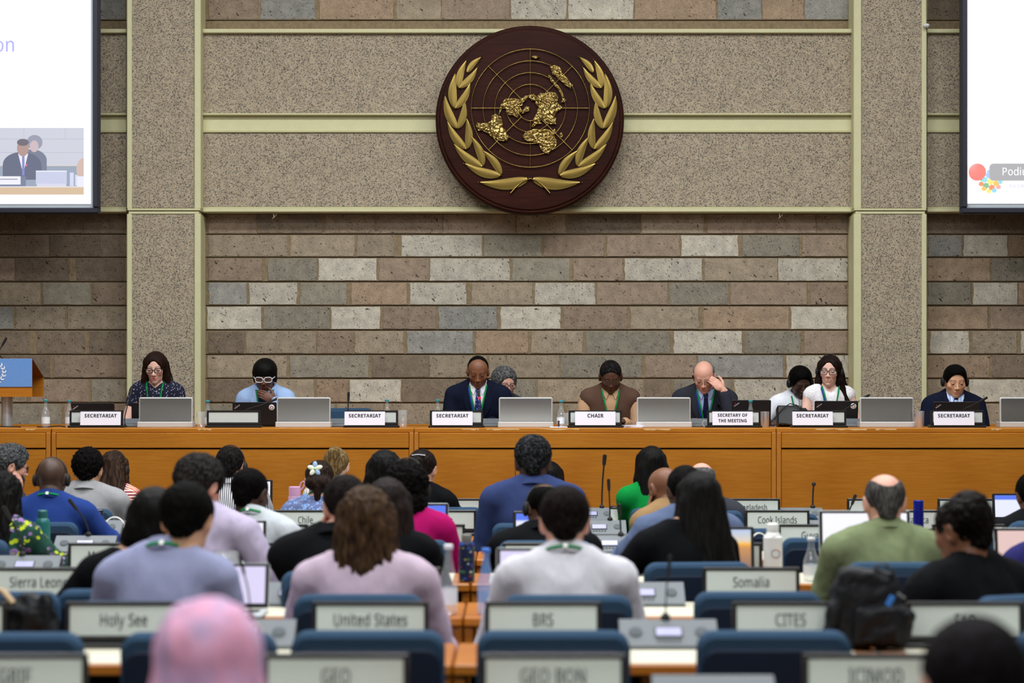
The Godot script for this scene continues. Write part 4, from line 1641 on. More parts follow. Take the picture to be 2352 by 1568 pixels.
	var o: Vector3 = on.call(287.0, 15.75)
	goose("black gooseneck microphone before the woman in the navy blouse", [Vector3(0, 0.02, 0), r.call(287, 955, 15.78, o), r.call(293, 930, 15.82, o), r.call(298, 910, 15.86, o)], o, gm)
	o = on.call(548.0, 15.8)
	goose("low slanting gooseneck microphone in front of the light blue suit", [Vector3(0, 0.02, 0), r.call(560, 945, 15.8, o), r.call(600, 930, 15.82, o), r.call(620, 922, 15.84, o)], o, gm)
	o = on.call(799.0, 15.8)
	goose("upright gooseneck microphone before the empty blue chair", [Vector3(0, 0.02, 0), r.call(799, 950, 15.8, o), r.call(799.5, 935, 15.8, o), r.call(800, 923, 15.8, o)], o, gm)
	o = on.call(1107.0, 15.75)
	goose("lit gooseneck microphone with a red ring before the speaker in navy", [Vector3(0, 0.02, 0), r.call(1107, 955, 15.78, o), r.call(1105, 930, 15.82, o), r.call(1102, 915, 15.86, o)], o, gm, true, true)
	o = on.call(1915.0, 15.84)
	goose("slanting gooseneck microphone above the crossed-sticker laptop", [Vector3(0, 0.02, 0), r.call(1935, 945, 15.8, o), r.call(1965, 926, 15.78, o), r.call(1978, 918, 15.76, o)], o, gm)
	o = on.call(2200.0, 15.84)
	goose("slanting gooseneck microphone before the man at far right", [Vector3(0, 0.02, 0), r.call(2212, 943, 15.8, o), r.call(2235, 930, 15.78, o), r.call(2248, 923, 15.76, o)], o, gm)
	# interpreter's console with its cables
	o = on.call(1812.0, 15.95)
	var ic := thing("interpreter_console", "black interpreter console with cables before the man in white", "console", o)
	var b := MB.new()
	b.box(Vector3(0, 0.075, 0), Vector3(px(56, 15.9), 0.15, 0.1), 0.008, Basis(Vector3.RIGHT, -0.25))
	part("housing", b, mats["black_plastic"], ic)
	b = MB.new()
	b.box(Vector3(0.105, 0.115, 0.0), Vector3(0.062, 0.05, 0.05), 0.014)
	part("handset", b, mats["black_plastic"], ic)
	b = MB.new()
	b.tube(PackedVector3Array([Vector3(0.085, 0.14, 0.01), Vector3(0.085, 0.2, 0.01)]), PackedFloat32Array([0.013]), 12)
	part("bottle_neck", b, mats["steel"], ic)
	b = MB.new()
	b.tube(PackedVector3Array([Vector3(-0.16, 0.01, 0.06), Vector3(-0.11, 0.07, 0.07), Vector3(-0.05, 0.14, 0.07), Vector3(0.0, 0.172, 0.065), Vector3(0.05, 0.16, 0.06), Vector3(0.09, 0.12, 0.05)]), PackedFloat32Array([0.004]), 6)
	part("cable", b, mats["black_soft"], ic)
	b = MB.new()
	b.tube(PackedVector3Array([Vector3(-0.15, 0.008, 0.08), Vector3(-0.06, 0.03, 0.09), Vector3(0.03, 0.012, 0.1), Vector3(0.08, 0.02, 0.08)]), PackedFloat32Array([0.004]), 6)
	part("cable", b, mats["black_soft"], ic)
	# loose cables at the left end of the desk and a grey one by the secretary
	for q in [[[[-60, 981], [-20, 979], [20, 979.5], [48, 981]], 15.6, "black_soft", "black cable lying on the desk below the lectern"], [[[85, 981], [110, 980], [138, 978], [150, 981]], 15.6, "black_soft", "black cable beside the first glass bottle"], [[[1618, 981], [1613, 972], [1617, 966], [1625, 968]], 15.6, "pale_plastic", "looped pale cable left of the SECRETARY OF THE MEETING display"]]:
		var cb := thing("desk_cable", q[3], "cable", on.call(q[0][0][0], q[1]), 0.0, "loose cables on the podium desk")
		var pts := PackedVector3Array()
		for p in q[0]:
			var w: Vector3 = at(p[0], p[1], q[1]) - cb.position
			w.y = maxf(w.y, 0.005)
			pts.append(w)
		b = MB.new()
		b.tube(pts, PackedFloat32Array([0.0045]), 6)
		part("cord", b, mats[q[2]], cb)
	# papers before the chair of the meeting
	var pp := thing("paper_stack", "low stack of papers right of the CHAIR display", "papers", on.call(1452.0, 15.62))
	b = MB.new()
	for i in 4:
		b.box(Vector3(0.004 * (i % 2), 0.003 + 0.004 * i, 0), Vector3(px(42, 15.6), 0.0035, 0.2), 0.0, Basis(Vector3.UP, 0.05 * i))
	part("sheet", b, mats["white_card"], pp)
	pp = thing("paper_stack", "papers and a pen-cap left of the CHAIR bottle", "papers", on.call(1283.0, 15.5))
	b = MB.new()
	b.box(Vector3(0, 0.004, 0), Vector3(px(40, 15.6), 0.006, 0.2), 0.001)
	part("sheet", b, mats["white_card"], pp)
	b = MB.new()
	b.lathe([Vector2(0, 0.007), Vector2(0.007, 0.007), Vector2(0.008, 0.03), Vector2(0.006, 0.036), Vector2(0.008, 0.04), Vector2(0.008, 0.05), Vector2(0, 0.052)], 12)
	b.xf = Transform3D.IDENTITY
	part("dark_stamp", b, matte("stamp", rgb8(60, 30, 34), 0.5), pp)
	build_lectern()

func build_lectern() -> void:
	var d := 16.25
	var a := at(-70, 911, d)
	var e := at(74, 823, d)
	var w := e.x - a.x
	var mid := (a.x + e.x) / 2
	var y0 := a.y
	var t := thing("lectern", "honey wood lectern on a steel post with a blue emblem cloth", "lectern", Vector3(mid, STAGE, -d))
	var high := e.y - STAGE
	var low := y0 - STAGE
	# side profile: tall towards the hall, lower towards the speaker
	var prof := PackedVector2Array([Vector2(0.0, low), Vector2(0.0, high), Vector2(-0.40, high - px(42, d)), Vector2(-0.40, low)])
	var b := MB.new()
	b.xf = Transform3D(Basis(Vector3.UP, -PI / 2), Vector3(w / 2, 0, 0))
	var flip := PackedVector2Array()
	for p in prof:
		flip.append(Vector2(p.x, p.y))
	b.slab(flip, w, 0.0)
	part("desk_box", b, mats["podium_wood"], t)
	b = MB.new()
	b.box(Vector3(0, high - px(33, d), 0.004), Vector3(w * 1.0, px(65, d), 0.006), 0.002)
	var cl := part("cloth_panel", b, cloth("flag_blue", rgb8(116, 164, 232)), t, "sky blue cloth with a white emblem")
	var white := matte("flag_white", Color(0.93, 0.94, 0.96), 0.8)
	var c := Vector2(at(-12, 855, d).x - mid, at(0, 855, d).y - STAGE)
	# white wreath and globe rings printed on the cloth
	for r in [17.0, 12.5, 8.0, 4.0]:
		b = MB.new()
		var pts := PackedVector3Array()
		for i in 33:
			var u := TAU * i / 32
			pts.append(Vector3(c.x + cos(u) * px(r, d), c.y + sin(u) * px(r, d), 0.009))
		b.tube(pts, PackedFloat32Array([px(0.5, d)]), 4, false, 0.3)
		part("emblem_ring", b, white, cl)
	for i in 8:
		var u := TAU * i / 8
		b = MB.new()
		b.tube(PackedVector3Array([Vector3(c.x, c.y, 0.009), Vector3(c.x + cos(u) * px(17, d), c.y + sin(u) * px(17, d), 0.009)]), PackedFloat32Array([px(0.5, d)]), 4, true, 0.3)
		part("emblem_bar", b, white, cl)
	for side in [-1.0, 1.0]:
		for k in 7:
			for s in [-1.0, 1.0]:
				var u := deg_to_rad(-70.0 + 22.0 * k)
				var ro := px(22.0, d)
				var p := c + Vector2(cos(u) * side, sin(u)) * ro
				var dir := Vector2(-sin(u) * side, cos(u)).rotated(side * s * 0.55)
				leaf(p, p + dir * px(9, d), s, px(1.5, d), 0.002, white, cl, 0.008, "emblem_leaf")
	b = MB.new()
	b.lathe([Vector2(0.24, 0.0), Vector2(0.24, 0.015), Vector2(0.03, 0.03), Vector2(0.042, 0.035), Vector2(0.042, low)], 28)
	b.xf = Transform3D(Basis.IDENTITY, Vector3.ZERO)
	var post := part("post", b, mats["silver_edge"], t)
	post.position = Vector3(0.0, 0, -0.2)
	var o := Vector3(mid, STAGE + high - 0.02, -d - 0.06)
	goose("gooseneck microphone rising from the lectern at the left edge", [Vector3(0, 0.02, 0), at(-3, 812, d) - o, at(0, 802, d) - o, at(4, 795, d) - o], o, "gooseneck microphones on the podium")

# ------------------------------------------------------------------ the rows of delegates' desks
const ROWS := {"A": 13.55, "B": 12.18, "C": 10.82, "D": 9.46, "E": 8.10, "F": 6.74, "G": 5.38}
const JOINTS := [-4.09, -2.785, -1.48, -0.175, 1.13, 2.435, 3.74]
const ROW_WORDS := {"A": "front row nearest the podium", "B": "second row from the podium", "C": "third row from the podium", "D": "fourth row from the podium", "E": "fifth row from the podium", "F": "sixth row, with the CITES display", "G": "rearmost row, with the GEO BON display"}

var desk_model: Node3D
func delegate_desk(x0: float, x1: float, d: float, label: String) -> void:
	# origin on the floor under the middle of the desk, at the line of its name displays
	var where := Vector3((x0 + x1) / 2, 0, -d)
	if desk_model:
		copy_of(desk_model, where, 0.0, label)
		return
	var w := x1 - x0 - 0.006
	var t := thing("delegate_desk", label, "desk", where, 0.0, "two-seat delegates' desks in rows")
	desk_model = t
	var wood: Material = mats["desk_wood"]
	var b := MB.new()
	var z0 := 0.40
	var z1 := -0.14
	var band := 0.075
	b.box(Vector3(0, DESK - 0.019, (z0 + z1) / 2), Vector3(w, 0.036, z0 - z1), 0.006)
	part("desktop", b, wood, t)
	b = MB.new()
	b.box(Vector3(0, DESK - 0.001, (z0 + z1) / 2 + 0.006), Vector3(w - 2 * band, 0.006, z0 - z1 - 0.03), 0.002)
	part("laminate_top", b, mats["cream_laminate"], t)
	for s in [-1.0, 1.0]:
		b = MB.new()
		b.box(Vector3(s * (w / 2 - 0.0175), (DESK - 0.037) / 2, (z0 + z1) / 2), Vector3(0.034, DESK - 0.037, z0 - z1 - 0.04), 0.004)
		part("end_panel", b, wood, t)
		b = MB.new()
		b.box(Vector3(s * 0.075, (DESK - 0.037) / 2, 0.30), Vector3(0.035, DESK - 0.037, 0.05), 0.004)
		part("leg", b, wood, t)
	b = MB.new()
	b.box(Vector3(0, 0.42, z1 + 0.03), Vector3(w - 0.08, 0.6, 0.02), 0.003)
	part("front_panel", b, wood, t)
	b = MB.new()
	b.box(Vector3(0, 0.60, 0.10), Vector3(w - 0.08, 0.018, 0.36), 0.003)
	part("shelf", b, matte("shelf_dark", rgb8(34, 28, 24), 0.7), t)
	b = MB.new()
	b.box(Vector3(0, 0.66, -0.06), Vector3(w - 0.08, 0.11, 0.018), 0.002)
	part("cable_panel", b, mats["shelf_dark"], t)

var mic_model: Node3D
func mic_console(label: String, x: float, d: float) -> Node3D:
	var where := Vector3(x, DESK + 0.0025, -d)
	if mic_model:
		return copy_of(mic_model, where, 0.0, label)
	var t := thing("microphone_console", label, "console", where, 0.0, "grey microphone consoles on the delegates' desks")
	mic_model = t
	var w := 0.305
	var tip := Basis(Vector3.RIGHT, -0.62)
	var b := MB.new()
	# wedge: side profile swept along x
	b.xf = Transform3D(Basis(Vector3.UP, -PI / 2), Vector3(w / 2, 0, 0))
	b.slab(PackedVector2Array([Vector2(0.065, 0.0), Vector2(0.065, 0.012), Vector2(-0.035, 0.082), Vector2(-0.055, 0.082), Vector2(-0.055, 0.0)]), w, 0.0)
	part("housing", b, mats["grey_plastic"], t)
	var mid := Vector3(0, 0.048, 0.016)
	var face := Transform3D(Basis(Vector3.RIGHT, -0.96), mid)
	b = MB.new()
	b.xf = face
	b.box(Vector3(0, 0, 0.001), Vector3(0.088, 0.044, 0.004), 0.001)
	part("screen_frame", b, mats["black_plastic"], t)
	b = MB.new()
	b.xf = face
	b.box(Vector3(0, 0, 0.003), Vector3(0.078, 0.036, 0.002), 0.0005)
	part("screen", b, lit("console_screen", Color(0.80, 0.80, 0.98), 0.85), t, "small lit lilac screen")
	for s in [-1.0, 1.0]:
		b = MB.new()
		b.xf = face * Transform3D(Basis(Vector3.RIGHT, PI / 2), Vector3(s * 0.103, 0.002, 0.0))
		b.lathe([Vector2(0, 0.003), Vector2(0.021, 0.003), Vector2(0.0215, 0.0)], 24)
		part("speaker_grille", b, matte("grille", rgb8(84, 90, 94), 0.8), t)
	b = MB.new()
	for k in 5:
		b.xf = face
		b.box(Vector3(-0.032 + 0.016 * k, -0.036, 0.002), Vector3(0.011, 0.007, 0.003), 0.001)
	part("button_row", b, matte("button", rgb8(92, 96, 100), 0.6), t)
	return t

func build_hall() -> void:
	# desks
	for r in ROWS:
		var d: float = ROWS[r]
		for k in JOINTS.size() - 1:
			var reach: float = 1176.0 * (d - 0.4) / FOC
			if JOINTS[k + 1] < -reach - 0.05 or JOINTS[k] > reach + 0.05:
				continue
			var place: String = ["far left end", "left end", "left middle", "right middle", "right end", "far right end"][k]
			delegate_desk(JOINTS[k], JOINTS[k + 1], d, "honey wood desk, cream top, %s of the %s" % [place, ROW_WORDS[r]])
	# name displays: row, middle in pixels, text, how to tell it
	var nd := [["A", 1038.0, "Austria", ""], ["A", 1725.0, "Bangladesh", ""], ["A", 2012.0, "", "behind the grey-haired man in green"], ["A", 2220.0, "", "beyond the woman with tied-up dark hair"],
		["B", 163.0, "", "beside the woman in the flowered blouse"], ["B", 702.0, "Chile", ""], ["B", 1020.0, "China", ""], ["B", 1785.0, "Cook Islands", ""], ["B", 2096.0, "Costa Rica", ""],
		["C", 381.0, "", "hidden behind the black bob of hair at left"], ["C", 624.0, "", "behind the white-shirted man's arm"], ["C", 985.0, "", "behind the woman in magenta"], ["C", 1870.0, "Guyana", ""], ["C", 2224.0, "", "behind the woman with tied-up hair"],
		["D", 252.0, "Mauritania", ""], ["D", 536.0, "", "behind the lavender-shirted man"], ["D", 1250.0, "", "behind the neck of the man in the white shirt"], ["D", 1655.0, "", "behind the white bottle with the round mark"],
		["E", 90.0, "Sierra Leone", ""], ["E", 902.0, "", "behind the pink-shirted woman's shoulder"], ["E", 1725.0, "Somalia", ""],
		["F", -118.0, "", "cut off by the photo's left edge"], ["F", 285.0, "Holy See", ""], ["F", 851.0, "United States", ""], ["F", 1247.0, "BRS", ""], ["F", 1815.0, "CITES", ""], ["F", 2216.0, "FAO", ""],
		["G", 35.0, "GBIF", ""], ["G", 772.0, "GEO", ""], ["G", 1271.0, "GEO BON", ""], ["G", 2011.0, "ICIMOD", ""]]
	for q in nd:
		var d: float = ROWS[q[0]]
		var say: String = "black-framed desk name display reading %s" % q[2] if q[2] != "" else "black-framed name display, name hidden, " + q[3]
		name_display(say, q[2], Vector3((q[1] - 1176.0) * d / FOC, DESK + 0.002, -d), 0.364, 0.127, "country name displays on the delegates' desks", 0.038, 0.006)
	# consoles between the two seats
	var mc := [["A", 1356.0, "in the front row under the tall long-headed microphone"], ["A", 1834.0, "in the front row under the ball-headed microphone"], ["B", 1376.0, "in the second row beside the blue suit"], ["B", 300.0, "in the second row with white headphones on it"], ["B", 1908.0, "in the second row beyond the big white laptop"],
		["C", 1400.0, "in the third row beside the bald man"], ["C", 196.0, "in the third row below the royal blue shirt"], ["D", 1415.0, "in the fourth row left of the black-haired woman"], ["D", 58.0, "in the fourth row at the left edge"],
		["E", 668.0, "in the fifth row right of the white laptop"], ["E", 1478.0, "in the fifth row left of the Somalia display"], ["F", 566.0, "in the sixth row behind the pink headscarf"], ["F", 1535.0, "between the BRS and CITES displays"], ["G", 1640.0, "in the rearmost row left of the ICIMOD display"]]
	for q in mc:
		var d: float = ROWS[q[0]]
		mic_console("grey microphone console with lit screen " + q[2], (q[1] - 1176.0) * d / FOC, d)
	# goosenecks of those consoles: foot and tip in pixels, distance, long head
	var gn := [[1383.0, 1387.0, 1070.0, 13.55, true, "tall black microphone with a long head against the podium front"], [1402.0, 1399.0, 1128.0, 12.18, true, "shorter black microphone standing right of the tall one"], [1427.0, 1424.0, 1186.0, 10.82, true, "low black microphone left of the grey-blue suit"],
		[1869.0, 1869.0, 1114.0, 13.55, false, "black ball-headed microphone between the Bangladesh display and the green-shirted man"], [1952.0, 1956.0, 1160.0, 12.18, true, "small microphone before the grey-haired man's laptop"],
		[199.0, 178.0, 1172.0, 10.82, true, "black microphone before the royal blue back"], [46.0, 26.0, 1195.0, 9.46, true, "black microphone before the flowered blouse"], [571.0, 562.0, 1322.0, 6.74, true, "thin microphone before the bright white laptop"], [1531.0, 1534.0, 1325.0, 6.74, true, "blurred microphone before the black-haired woman's back"]]
	for q in gn:
		var d: float = q[3]
		var foot := Vector3((q[0] - 1176.0) * d / FOC, DESK + 0.0845, -d - 0.045)
		var tip := at(q[1], q[2], d + 0.03) - foot
		goose(q[5], [Vector3(0, 0.015, 0), Vector3(tip.x * 0.1, tip.y * 0.35, 0), Vector3(tip.x * 0.5, tip.y * 0.7, 0), tip], foot, "gooseneck microphones in the hall", q[4], false, 0.0024 if d < 7.0 else (0.0055 if d > 13.0 else 0.0042))
	build_chairs()
	build_things()

func build_chairs() -> void:
	# empty or partly seen chairs: middle in pixels, distance of the back, what it stands by
	var list := [[845.0, 6.0, "blue chair between the United States and GEO displays"], [1271.0, 6.0, "blue chair between the BRS and GEO BON displays"], [1778.0, 6.0, "blue chair below the CITES display"], [10.0, 5.95, "blue chair at the lower left corner, above the GBIF display"], [456.0, 5.95, "blue chair half hidden by the pink headscarf"], [2512.0, 6.0, "blue chair at the right edge below the FAO display"],
		[1742.0, 7.2, "blue chair between the Somalia and CITES displays"], [-12.0, 7.2, "blue chair behind the black bag at left"], [1903.0, 9.95, "empty blue chair below the Guyana display"], [1797.0, 12.7, "blue chair right of the Cook Islands display"], [1800.0, 11.3, "blue chair under the Cook Islands display behind the white bottle"], [1025.0, 12.7, "blue chair right edge showing by the China display"], [2212.0, 9.95, "blue chair behind the woman with tied-up hair"], [2418.0, 11.3, "blue chair at the right edge under the dark sweater"]]
	for q in list:
		var d: float = q[1]
		var c := chair(q[2], Vector3((q[0] - 1176.0) * d / FOC, 0, -d - 0.25), 0.0)
		if q[0] in [1797.0, 1800.0]:
			c.scale.y = 0.955
	chair("empty blue chair on the podium behind its SECRETARIAT card", Vector3((786.0 - 1176.0) * 16.6 / FOC, STAGE, -16.75), PI)

func swept_blob(label: String, called: String, category: String, where: Vector3, m: Material, group: String, shape: Callable, cell: float, lo: Vector3, hi: Vector3, ns: FastNoiseLite, amp: float) -> Node3D:
	var t := thing(called, label, category, where, 0.0, group)
	var f := Field.new(lo, hi, cell)
	shape.call(f)
	var b := MB.new()
	f.mesh(b, Transform3D.IDENTITY, ns, amp)
	part("body", b, m, t)
	return t

func build_things() -> void:
	var top := DESK + 0.0025
	var on := func(x: float, d: float) -> Vector3: return Vector3((x - 1176.0) * d / FOC, DESK + 0.0025, -d)
	# laptops with their screens towards us: middle px, hinge distance, width, height, lean, screen, shell, words
	var white := lit("screen_white", Color(0.96, 0.96, 1.0), 1.0)
	var lilac := lit("screen_lilac", Color(0.88, 0.85, 0.98), 0.92)
	var cool := lit("screen_cool", Color(0.90, 0.92, 1.0), 0.9)
	var doc := lit_picture("screen_doc", window_picture(), 1.0)
	var sun := lit_picture("screen_sunset", sunset_picture(), 1.0)
	var grey: Material = mats["pale_plastic"]
	var black: Material = mats["black_plastic"]
	var lp := [[514.0, 7.82, 0.325, 0.165, 0.25, lilac, grey, "laptop with a bright blank screen right of the lilac-grey shirt"], [1240.0, 7.9, 0.32, 0.215, 0.2, lilac, grey, "laptop with a pale lilac screen behind the white-shirted man"], [1651.0, 9.32, 0.31, 0.205, 0.15, sun, black, "laptop showing a golden sunset over water beside the black-haired woman"],
		[1988.0, 9.32, 0.395, 0.275, 0.12, white, grey, "large laptop with a white page behind the grey-haired man in green"], [2338.0, 13.42, 0.31, 0.165, 0.15, doc, black, "dark laptop with a blue window at the right edge, front row"], [2374.0, 9.32, 0.33, 0.20, 0.15, lit("screen_pink", Color(0.93, 0.80, 0.78), 0.9), grey, "silver laptop with a pinkish screen at the right edge"],
		[785.0, 9.28, 0.30, 0.19, 0.9, lit("screen_blue", Color(0.45, 0.70, 1.0), 1.0), black, "laptop with a blue screen left of the brown-haired woman"], [566.0, 13.42, 0.32, 0.25, 0.1, white, black, "black laptop with a white screen beyond the white-shirted man's head"], [958.0, 10.68, 0.31, 0.24, 0.15, doc, grey, "grey laptop with a blue-headed window left of the China display"],
		[1248.0, 10.68, 0.30, 0.20, 0.15, doc, black, "laptop before the bald man in black, between him and the blue suit"], [528.0, 9.3, 0.31, 0.235, 0.15, white, grey, "laptop with a white screen beside the lavender shirt"], [1521.0, 13.42, 0.26, 0.185, 0.15, cool, black, "small dark laptop before the long-braided woman"], [164.0, 13.42, 0.30, 0.15, 0.15, cool, grey, "laptop right of the royal blue shirt, before the grey jacket"]]
	for q in lp:
		laptop(q[7], on.call(q[0], q[1]), q[2], q[3], 0.0, q[4], q[5], q[6], "delegates' open laptops")
	# bottles and flasks
	var pl := "drink bottles on the delegates' desks"
	bottle("blue-tinted plastic water bottle left of the lilac laptop", on.call(1116.0, 7.78), 0.236, pl, "tinted_glass", "blue_cap", false, 0.031)
	bottle("clear glass bottle with a paper label right of the pink shirt", on.call(1030.0, 7.78), 0.25, pl, "clear_glass", "label_paper", true, 0.032)
	bottle("clear plastic water bottle left of the green shirt", on.call(1863.0, 9.15), 0.185, pl, "clear_glass", "label_paper", true, 0.033)
	bottle("clear bottle with a white cap behind the magenta back", on.call(965.0, 9.15), 0.13, pl, "clear_glass", "label_paper", false, 0.03)
	# white flask with a round coloured mark
	var t := thing("white_flask", "white square-shouldered drink flask with a ring of colours on it", "flask", on.call(1775.0, 9.18), 0.0, pl)
	var b := MB.new()
	b.xf = Transform3D(Basis(Vector3.RIGHT, -PI / 2), Vector3.ZERO)
	b.slab(rounded(0.078, 0.07, 0.022), 0.19, 0.006)
	b.xf = Transform3D.IDENTITY
	b.lathe([Vector2(0.034, 0.188), Vector2(0.03, 0.2), Vector2(0.024, 0.206)], 20)
	part("body", b, matte("flask_white", rgb8(236, 236, 232), 0.4), t)
	b = MB.new()
	b.lathe([Vector2(0.024, 0.204), Vector2(0.026, 0.21), Vector2(0.026, 0.238), Vector2(0.022, 0.244), Vector2(0, 0.244)], 20)
	part("cap", b, mats["flask_white"], t)
	var hue := [rgb8(206, 60, 60), rgb8(220, 130, 60), rgb8(70, 120, 180), rgb8(90, 150, 110), rgb8(190, 70, 90), rgb8(60, 90, 150)]
	for k in 6:
		b = MB.new()
		var pts := PackedVector3Array()
		for i in 6:
			var a := TAU * (k + i / 5.5) / 6.0
			pts.append(Vector3(0.008 + cos(a) * 0.018, 0.118 + sin(a) * 0.018, 0.0355))
		b.tube(pts, PackedFloat32Array([0.0035]), 6, true, 0.3)
		part("ring_mark", b, matte("mark_%d" % k, hue[k], 0.5), t)
	# rainbow thermos: three painted bands in a smooth run
	t = thing("thermos_flask", "slim shiny thermos running from blue through red to gold", "flask", on.call(2109.5, 11.9), 0.0, pl)
	var g := Gradient.new()
	g.offsets = PackedFloat32Array([0.0, 0.38, 0.55, 0.78, 1.0])
	g.colors = PackedColorArray([rgb8(20, 34, 150), rgb8(28, 30, 140), rgb8(120, 20, 50), rgb8(190, 40, 20), rgb8(230, 160, 20)])
	var gt := GradientTexture2D.new()
	gt.gradient = g
	gt.width = 8
	gt.height = 256
	gt.fill_from = Vector2(0, 0)
	gt.fill_to = Vector2(0, 1)
	var tm := matte("thermos_paint", Color.WHITE, 0.2, 0.55)
	tm.albedo_texture = gt
	b = MB.new()
	b.lathe([Vector2(0, 0), Vector2(0.028, 0.0), Vector2(0.029, 0.004), Vector2(0.029, 0.155), Vector2(0.026, 0.162)], 24)
	part("body", b, tm, t)
	b = MB.new()
	b.lathe([Vector2(0.027, 0.16), Vector2(0.0285, 0.165), Vector2(0.0285, 0.206), Vector2(0.026, 0.21), Vector2(0, 0.21)], 24)
	part("cap", b, matte("thermos_blue", rgb8(22, 36, 150), 0.2, 0.5), t)
	# teal bottle
	t = thing("teal_bottle", "teal plastic drink bottle beside the flowered blouse", "bottle", on.call(98.0, 10.5), 0.0, pl)
	b = MB.new()
	b.lathe([Vector2(0, 0), Vector2(0.034, 0), Vector2(0.036, 0.006), Vector2(0.036, 0.165), Vector2(0.03, 0.185), Vector2(0.022, 0.192)], 22)
	part("body", b, matte("teal", rgb8(28, 108, 104), 0.35), t)
	b = MB.new()
	b.lathe([Vector2(0.022, 0.19), Vector2(0.0235, 0.192), Vector2(0.0235, 0.222), Vector2(0.02, 0.23), Vector2(0, 0.23)], 22)
	part("cap", b, matte("teal_dark", rgb8(24, 92, 90), 0.4), t)
	# pink tumbler with a strap
	t = thing("pink_tumbler", "pink lidded tumbler with a loop handle left of the hair-clip woman", "tumbler", on.call(677.0, 13.25), 0.0, pl)
	b = MB.new()
	b.lathe([Vector2(0, 0), Vector2(0.036, 0), Vector2(0.039, 0.006), Vector2(0.040, 0.165), Vector2(0.038, 0.17)], 24)
	part("body", b, matte("pink_cup", rgb8(214, 168, 200), 0.4), t)
	b = MB.new()
	b.lathe([Vector2(0.036, 0.17), Vector2(0.036, 0.225), Vector2(0.033, 0.23), Vector2(0, 0.23)], 24)
	part("lid", b, matte("pink_lid", rgb8(206, 156, 194), 0.4), t)
	b = MB.new()
	b.tube(PackedVector3Array([Vector3(0.03, 0.225, 0), Vector3(0.04, 0.255, 0), Vector3(0.055, 0.262, 0), Vector3(0.062, 0.25, 0), Vector3(0.052, 0.225, 0), Vector3(0.034, 0.205, 0)]), PackedFloat32Array([0.004]), 8)
	part("handle", b, mats["pink_lid"], t)
	# patterned flask
	t = thing("patterned_flask", "dark drink flask covered in colourful blobs beside the wooden desk ends", "flask", on.call(1072.0, 9.14), 0.0, pl)
	b = MB.new()
	b.lathe([Vector2(0, 0), Vector2(0.032, 0), Vector2(0.034, 0.006), Vector2(0.034, 0.15), Vector2(0.03, 0.165), Vector2(0.02, 0.17)], 24)
	part("body", b, printed("blob_print", dots_tex(rgb8(34, 40, 70), [[rgb8(60, 110, 70), 5, 14], [rgb8(180, 60, 50), 4, 9], [rgb8(200, 200, 190), 3, 8], [rgb8(50, 80, 160), 5, 12], [rgb8(190, 170, 60), 3, 8]], 5, 90), Vector3(5, 5, 5), 0.35), t)
	b = MB.new()
	b.lathe([Vector2(0.02, 0.168), Vector2(0.022, 0.172), Vector2(0.022, 0.195), Vector2(0.018, 0.2), Vector2(0, 0.2)], 20)
	part("cap", b, matte("cap_taupe", rgb8(120, 116, 110), 0.5), t)
	# paper cup at the podium foot beside the green sweater
	t = thing("paper_cup", "white paper cup with a dark lid left of the green sweater", "cup", on.call(1412.0, 13.25), 0.0)
	b = MB.new()
	b.lathe([Vector2(0, 0), Vector2(0.026, 0), Vector2(0.034, 0.095)], 20)
	part("cup_wall", b, mats["label_paper"], t)
	b = MB.new()
	b.lathe([Vector2(0.035, 0.093), Vector2(0.036, 0.1), Vector2(0.03, 0.11), Vector2(0, 0.11)], 20)
	part("lid", b, mats["black_plastic"], t)
	# white headphones on the second-row console and by the Guyana display
	for q in [[262.0, 12.02, "white headphones leaning on the second-row console at left", 0.0], [1749.0, 10.62, "white headset part lying behind the white flask", 0.6]]:
		var o: Vector3 = on.call(q[0], q[1])
		t = thing("white_headphones", q[2], "headphones", o, q[3], "white delegate headphones")
		b = MB.new()
		var pts := PackedVector3Array()
		for i in 15:
			var a := PI * i / 14
			pts.append(Vector3(cos(a) * 0.062, 0.035 + sin(a) * 0.075, -0.02 * sin(a)))
		b.tube(pts, PackedFloat32Array([0.004]), 8, true, 0.6)
		part("headband", b, matte("phones_white", rgb8(226, 226, 222), 0.4), t)
		for s in [-1.0, 1.0]:
			b = MB.new()
			b.ball(Vector3(s * 0.062, 0.032, 0), Vector3(0.014, 0.03, 0.03), 16)
			part("ear_cup", b, mats["phones_white"], t)
	# round clear glass by the lavender shirt
	t = thing("round_glass", "round clear glass standing behind the bright laptop", "glass", on.call(519.0, 8.1))
	t.scale = Vector3.ONE * 1.5
	b = MB.new()
	b.lathe([Vector2(0, 0), Vector2(0.03, 0), Vector2(0.03, 0.005), Vector2(0.006, 0.012), Vector2(0.006, 0.03), Vector2(0.03, 0.05), Vector2(0.042, 0.08), Vector2(0.04, 0.11), Vector2(0.03, 0.135), Vector2(0.028, 0.135), Vector2(0.037, 0.11), Vector2(0.039, 0.08), Vector2(0.026, 0.055), Vector2(0, 0.045)], 24)
	part("bowl", b, mats["clear_glass"], t)
	b = MB.new()
	b.ball(Vector3(-0.012, 0.075, 0.0), Vector3(0.008, 0.02, 0.008), 10)
	part("lime_slice", b, matte("lime", rgb8(150, 200, 110), 0.5), t)
	# cream crumpled cloth on a stand
	t = thing("reading_lamp", "slim grey stand with a crumpled cream cloth head right of the lavender sleeve", "stand", on.call(672.0, 9.2))
	b = MB.new()
	b.lathe([Vector2(0.03, 0), Vector2(0.03, 0.006), Vector2(0.006, 0.012), Vector2(0.006, 0.09), Vector2(0, 0.09)], 14)
	part("stem", b, mats["grey_plastic"], t)
	var f := Field.new(Vector3(-0.05, 0.07, -0.05), Vector3(0.05, 0.15, 0.05), 0.004)
	f.ell(Vector3(0.003, 0.105, 0), Vector3(0.026, 0.02, 0.022), 0.01)
